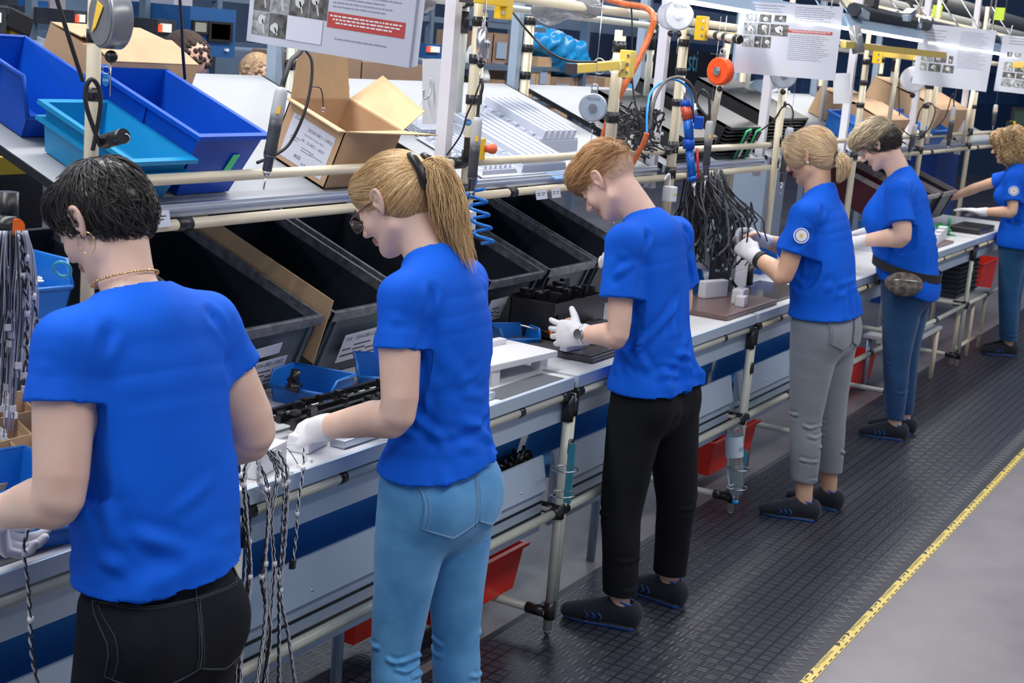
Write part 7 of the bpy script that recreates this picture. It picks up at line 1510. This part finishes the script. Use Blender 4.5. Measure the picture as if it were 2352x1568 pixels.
panelthing('test_cabinet', 'blue test cabinet with two screens behind the deep blue bin', 'cabinet', (438, 14), (538, 133), 4.85, .5, CABB, (('screen_bezel', (444, 46), (478, 80), BLK), ('screen', (449, 51), (474, 74), SCR), ('screen_bezel', (481, 48), (534, 98), BLK), ('screen', (487, 54), (528, 92), SCD), ('button', (465, 110), (471, 116), WPL), ('button', (520, 112), (526, 118), WPL)), 'blue test cabinets in the background')
panelthing('test_cabinet', 'dark test unit with red-edged screen left of the two-screen cabinet', 'cabinet', (362, 44), (404, 100), 4.85, .4, DK, (('red_strip', (368, 56), (373, 74), SRED), ('screen', (373, 54), (394, 75), SCR)), 'blue test cabinets in the background')
panelthing('test_cabinet', 'dark test unit with red-edged screen directly left of the first post', 'cabinet', (170, 24), (206, 64), 4.85, .4, DK, (('red_strip', (177, 34), (182, 52), SRED), ('screen', (182, 33), (196, 52), SCR)), 'blue test cabinets in the background')
panelthing('test_cabinet', 'dark test unit cut by the left picture edge', 'cabinet', (-30, 20), (14, 85), 4.85, .4, DK, (('screen', (-15, 28), (3, 52), SCR),), 'blue test cabinets in the background')
panelthing('test_cabinet', 'small dark unit with orange strip left of the second profile post', 'cabinet', (978, 100), (1014, 135), 4.85, .4, CABB, (('red_strip', (984, 106), (989, 120), SRED), ('screen', (989, 106), (1010, 121), SCR)), 'blue test cabinets in the background')
t = thing('barcode_scanner', 'yellow and black barcode scanner hanging above the left blue bin', 'scanner', aY(33, 60, 4.9)); MB().box(aY(33, 50, 4.9), (.14, .07, .09), roty(.3), .01).build('head', BLK, t); MB().box(aY(26, 72, 4.9), (.045, .045, .16), roty(.15), .008).build('handle', M_('scanner_yellow', (.4, .28, .02), .5), t)
# frames
t = thing('equipment_rack', 'long grey-blue metal rack behind the line on the left', 'rack', (6, 5.15, 0))
for z in (1.50, 1.74, 2.02): MB().b2((3.2, 5.10, z), (9.6, 5.14, z+.035)).build('beam', SB, t)
for px in (75, 235, 335, 500, 655, 990): x = aY(px, 60, 5.1).x; MB().b2((x-.018, 5.09, .0), (x+.018, 5.13, 2.4)).build('upright', SB, t)
for i, (p0, p1, l) in enumerate((((35, 62), (150, 118), 'a'), ((60, 95), (168, 150), 'b'), ((290, 62), (345, 140), 'c'))):
    a, b = aY(p0[0], p0[1], 5.0), aY(p1[0], p1[1], 5.0); MB().slab((a.x, 5.0, b.z), (b.x, 5.0, b.z), (b.x, 5.7, a.z+.05), (a.x, 5.7, a.z+.05), (0, 0, .02)).build('white_tray', PALE, t)
bb('back_panel', (-60, -60), (900, 12), 8.5, .1, PALE, None, label='pale blue-grey wall panels high behind the racks on the left', cat='panel')
bb('back_panel', (-60, 60), (900, 240), 9.5, .1, M_('mid_blue_panel', (.13, .19, .28), .6, noise=(1, .3)), None, label='dark blue partition behind the test cabinets', cat='panel')
for i, (p0, p1, m_, l) in enumerate((((75, 0), (110, 18), CABB, 'small blue box on the upper rack at the left edge'), ((15, -5), (40, 14), DK, 'dark device on the upper rack at the left edge'), ((115, -8), (150, 24), M_('lilac_grey', (.32, .30, .34), .6), 'grey machine part left of the first post, high up'), ((400, -10), (440, 55), M_('pale_cover', (.42, .42, .50), .5), 'white cover hanging beside the two-screen cabinet'), ((250, 0), (330, 60), M_('round_tank', (.14, .20, .28), .35), 'blue-grey tank behind the first balancer'))): bb('equipment', p0, p1, 5.3, .35, m_, None, label=l, cat='equipment', group='background equipment')
# far workers glimpsed: only the hair shows
for px, py, s, m_, l in ((428, 118, .10, M_('far_dark_hair', (.05, .03, .025), .8, noise=(60, .5)), 'dark head of a distant worker between cardboard box and blue cabinet'), (594, 158, .085, M_('far_blond_hair', (.45, .30, .18), .8, noise=(60, .4)), 'curly fair head of a distant worker behind the shelf')):
    c = aY(px, py+14, 4.6); t = thing('person', l, 'person', c-Vector((0, 0, .3)), 'distant workers'); m = MB(); m.sphere(c, s, (1, 1.1, 1.15), 12); m.build('head', SK2, t); m = MB(); r = random.Random(3); m.sphere(c+Vector((0, .01, .012)), s*1.04, (1, 1.08, 1.1), 10)
    for i in range(200): a, b = r.uniform(0, 6.28), r.uniform(-.3, 1.5); m.sphere(c+Vector((cos(a)*cos(b), sin(a)*cos(b), sin(b)))*s*1.05, s*.13, n=4)
    tag(m.build('hair', m_, t), kind='stuff'); MB().tube([c-Vector((0, 0, s*.8)), c-Vector((0, 0, s*1.6)), c-Vector((0, 0, s*2.2))], [s*.45, s*.5, s*1.4], 14).build('collar', SHIRT, t); MB().tube([(c.x, c.y, c.z-s*2.2), (c.x, c.y, c.z-s*3), (c.x, c.y, .95), (c.x, c.y, .8)], [s*1.4, s*1.9, s*1.6, s*1.5], 16).build('blue_shirt', SHIRT, t); [MB().tube([(c.x+q*.08, c.y, .85), (c.x+q*.08, c.y, .45), (c.x+q*.08, c.y, 0)], [.09, .07, .06], 12).build('trouser_leg', DK, t) for q in (-1, 1)]
# big cartons behind
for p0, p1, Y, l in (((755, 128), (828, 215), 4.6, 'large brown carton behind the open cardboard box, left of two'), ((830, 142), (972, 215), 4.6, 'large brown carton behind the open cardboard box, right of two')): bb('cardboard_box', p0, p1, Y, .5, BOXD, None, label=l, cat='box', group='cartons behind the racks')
# shelving with cartons in the middle background
t = thing('storage_shelving', 'grey storage shelving with cartons behind the second post', 'shelving', (8, 5.6, 0))
for z_px in (148, 232, 300): z = aY(1150, z_px, 5.4).z; MB().b2((6.1, 5.4, z-.03), (11.5, 5.9, z)).build('shelf', SB, t)
for px in (1040, 1175, 1340, 1478): x = aY(px, 150, 5.4).x; MB().b2((x-.03, 5.38, 0), (x+.03, 5.44, 2.6)).build('upright', SB, t)
cs = [((1100, 75), (1130, 146)), ((1133, 75), (1172, 146)), ((1108, 182), (1170, 232)), ((1112, 240), (1170, 296)), ((1212, 165), (1228, 205)), ((1236, 130), (1262, 205)), ((1214, 208), (1262, 232)), ((1265, 176), (1318, 232)), ((1322, 176), (1385, 232)), ((1225, 238), (1300, 296)), ((1390, 180), (1440, 232))]
for i, (p0, p1) in enumerate(cs):
    a, b = aY(*p0, 5.42), aY(*p1, 5.42); t = thing('cardboard_box', ('tall brown carton on the top grey shelf beside the second post', 'wide brown carton on the top grey shelf, right of the tall one', 'flat brown carton on the middle grey shelf behind the second post', 'brown carton on the lowest grey shelf behind the second post', 'narrow brown carton left of the blue plastic bag', 'small brown carton with green-marked label under the blue bag', 'low brown carton below the small labelled one', 'dark brown carton under the blue plastic bag', 'dark brown carton behind the yellow arm', 'carton behind the grey sloping board', 'brown carton behind the orange hose')[i], 'box', ((a.x+b.x)/2, 5.42, b.z), 'cartons on the background shelving')
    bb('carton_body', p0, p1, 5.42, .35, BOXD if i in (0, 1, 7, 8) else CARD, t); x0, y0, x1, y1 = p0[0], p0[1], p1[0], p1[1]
    bb('label', (x0+(x1-x0)*.25, y0+(y1-y0)*.3), (x0+(x1-x0)*.75, y0+(y1-y0)*.85), 5.41, .006, PALE, t)
s = SDF(); 
for px, py, rr in ((1250, 105, .16), (1275, 120, .19), (1305, 132, .17), (1330, 140, .11), (1240, 95, .12)): s.ell(np.array(aY(px, py, 5.5)), V3(rr, rr*.9, rr*.85), .05)
P, Q = nets(*s.grid(.02)); N = vnormals(P, Q); P = P+N*((wob(P, 26, 3)+.5*wob(P, 60, 8))*.035)[:, None]; c_ = P.mean(0); o = np_mesh('plastic_bag', P, Q, [M_('blue_bag', (.01, .26, .60), .25, noise=(6, .2))]); tag(o, 'big bright blue plastic bag on the background shelving', 'bag', 'blue plastic bags')
s = SDF(); s.ell(np.array(aY(1435, 232, 5.5)), V3(.16, .14, .17), .03); s.ell(np.array(aY(1455, 235, 5.5)), V3(.1, .1, .14), .03); P, Q = nets(*s.grid(.02)); N = vnormals(P, Q); P = P+N*((wob(P, 26, 5)+.5*wob(P, 60, 8))*.025)[:, None]; tag(np_mesh('plastic_bag', P, Q, [MAT['blue_bag']]), 'smaller blue plastic bag behind the orange hose', 'bag', 'blue plastic bags')
for px, py, l in ((1088, 150, 'white crumpled bag on the top grey shelf'), (1100, 182, 'white crumpled bag above the flat carton')):
    s = SDF(); c = np.array(aY(px, py-8, 5.42)); s.ell(c, V3(.09, .08, .07), .03); s.ell(c+V3(-.03, 0, .06), V3(.04, .04, .07), .03); P, Q = nets(*s.grid(.012)); N = vnormals(P, Q); P = P+N*(wob(P, 40, 5)*.012)[:, None]; tag(np_mesh('plastic_bag', P, Q, [WPL]), l, 'bag', 'white bags')
# clear crumpled wrap on top rail
s = SDF(); 
for px, py in ((905, 5), (950, 12), (1265, 30), (1300, 22), (1340, 20)): s.ell(np.array(aX(px, py-6, 4.3 if px < 1000 else 5.0)), V3(.10, .06, .045), .03)
P, Q = nets(*s.grid(.01)); N = vnormals(P, Q); P = P+N*(wob(P, 60, 5)*.012)[:, None]; tag(np_mesh('plastic_wrap', P, Q, [M_('grey_wrap', (.30, .31, .33), .15, trans=.3)]), 'crumpled clear plastic wrap bunched along the top rail', 'wrap', None, 'stuff')
# grey hall wall parts + black banner
bb('back_panel', (1080, -60), (1700, 110), 9.0, .1, PALE, None, label='pale grey-blue partition behind the middle of the line', cat='panel')
t = thing('banner', 'black hanging banner with blue letters behind the glue gun', 'banner', aY(1600, 285, 5.9)); bb('cloth', (1478, 105), (1690, 320), 6.4, .03, M_('banner_black', (.008, .009, .012), .6), t); m = MB(); text_mesh(m, 'sti', aY(1578, 162, 6.38), (1, 0, 0), (0, 0, 1), .34, squeeze=.9); m.build('lettering', M_('banner_blue_letter', (.10, .38, .55), .5), t); [MB().cyl((x_, 6.45, 0), (x_, 6.45, 2.3), .02).build('banner_pole', SB, t) for x_ in (aY(1490, 105, 6.45).x, aY(1680, 105, 6.45).x)]; bb('small_text', (1634, 122), (1652, 126), 6.38, .01, M_('banner_grey', (.3, .3, .33), .5), t)
t = thing('machine_guard', 'clear domed machine guard behind the slotted black racks', 'guard', aY(1740, 290, 4.3)); c = aY(1748, 255, 4.3); MB().torus(c, .30, .012, (-.7, -.7, .1), 40, 8, .2, pi).build('rim', M_('pale_rim', (.6, .6, .58), .4), t); MB().b2((c.x-.25, c.y-.2, 0), (c.x+.25, c.y+.25, c.z-.2)).build('machine_base', PALE, t); MB().sphere(c, .28, (1, 1, .95), 14).build('dome', M_('smoky_dome', (.25, .32, .40), .1, alpha=.45), t)
# blue cabinets with doors on the right
t = thing('cabinet_row', 'row of dark blue cabinets behind the belt-bag worker', 'cabinet', (18, 5.8, 0)); bb('carcass', (1835, 118), (2352, 330), 5.6, .5, M_('cabinet_dark_blue', (.018, .055, .14), .45), t)
for i in range(7):
    x = 1845+72*i; bb('door', (x, 128), (x+60, 176), 5.58, .03, M_('cabinet_door', (.03, .085, .20), .4), t); bb('door', (x, 184), (x+60, 240), 5.58, .03, MAT['cabinet_door'], t)
t = thing('monitor', 'dark monitor at the right picture edge beside the curly hair', 'monitor', aX(2340, 300, 13.5)); m = MB(); a, b = aX(2325, 245, 13.5), aX(2375, 315, 13.5); m.b2((13.5, b.y, b.z), (13.55, a.y, a.z)); m.build('bezel', BLK, t); m = MB(); m.b2((13.49, b.y+.03, b.z+.03), (13.50, a.y-.03, a.z-.03)); m.build('screen', M_('screen_green_dark', (.04, .08, .06), .2), t); MB().cyl((13.55, (a.y+b.y)/2, .9), (13.55, (a.y+b.y)/2, b.z+.1), .03).build('stand', BLK, t)
tag(MB().b2((12.6, 2.9, 0), (13.4, 3.3, 1.55)).build('blue_container', M_('deep_blue', (.0, .05, .30), .4)), 'tall deep blue container behind the reaching arm', 'container')
# ceiling pipes over the far right
GP = M_('duct_grey', (.36, .36, .33), .45); r = random.Random(4)
for i, (Y, z, rr, l) in enumerate(((2.9, 2.40, .055, 'thick grey duct, lowest of the overhead pipes at the upper right'), (3.3, 2.62, .05, 'grey duct above the lowest one at the upper right'), (4.0, 2.70, .045, 'beige pipe between the ducts at the upper right'), (4.9, 2.95, .06, 'grey duct farther back at the upper right'), (6.2, 3.25, .07, 'rear grey duct near the top edge at the upper right'), (2.62, 2.32, .03, 'thin ivory pipe just over the hanging sheets'))):
    x0 = 7.3+i*.25; t = thing('overhead_pipe', l, 'pipe', (x0, Y, z), 'overhead pipes'); MB().cyl((x0, Y, z), (26, Y, z), rr).build('pipe', GP if i != 5 else IVORY, t)
    for k_ in range(5): x = x0+1.2+k_*2.4; MB().cyl((x, Y, z), (x+.06, Y, z), rr+.012).build('pipe_collar', BLKJ, t); MB().cyl((x+.5, Y, z), (x+.5, Y, z+2.5), .008, n=6).build('hanger_rod', STEEL, t)
for px, py in ((2153, 26), (2296, 32)): tag(MB().box(aX(px, py, 11.5), (.02, .07, .09)).build('pipe_tag', M_('lime_tag', (.55, .75, .05), .5)), 'lime yellow tag on the overhead pipes, %s' % ('left one' if px < 2200 else 'right one'), 'tag', 'lime tags')
t = thing('overhead_clutter', 'black cable trunking with fittings above the LED lamp between the sheets', 'trunking', aX(2000, 25, 8)); m = MB()
a, b = aX(1960, 22, 7.3), aX(2290, 92, 11.0); MB().tube([a, b], .035, 8).build('trunk', DK, t)
for i in range(12): p = a+(b-a)*r.random()+Vector((0, r.uniform(-.05, .05), r.uniform(-.02, .05))); MB().box(p, (r.uniform(.05, .14), .05, r.uniform(.03, .06)), roty(r.uniform(-.3, .3))).build('fitting', r.choice((BLK, PALE, STEEL)), t)
tag(MB().tube([aX(1962, 60, 7.1), aX(1968, 90, 7.1), aX(1972, 122, 7.1)], .03, 8).build('rolled_wrap', MAT['grey_wrap']), 'grey rolled plastic wrap hanging behind the fourth white post', 'wrap')

bb('equipment', (-120, 330), (96, 545), 3.45, .5, DK, None, label='dark equipment block under the left end of the sloping shelf', cat='equipment')
bb('yellow_bar', (-120, 366), (80, 398), 3.40, .04, M_('dull_yellow', (.45, .34, .03), .5), None, label='dull yellow bar on the dark equipment at the left edge', cat='bar')
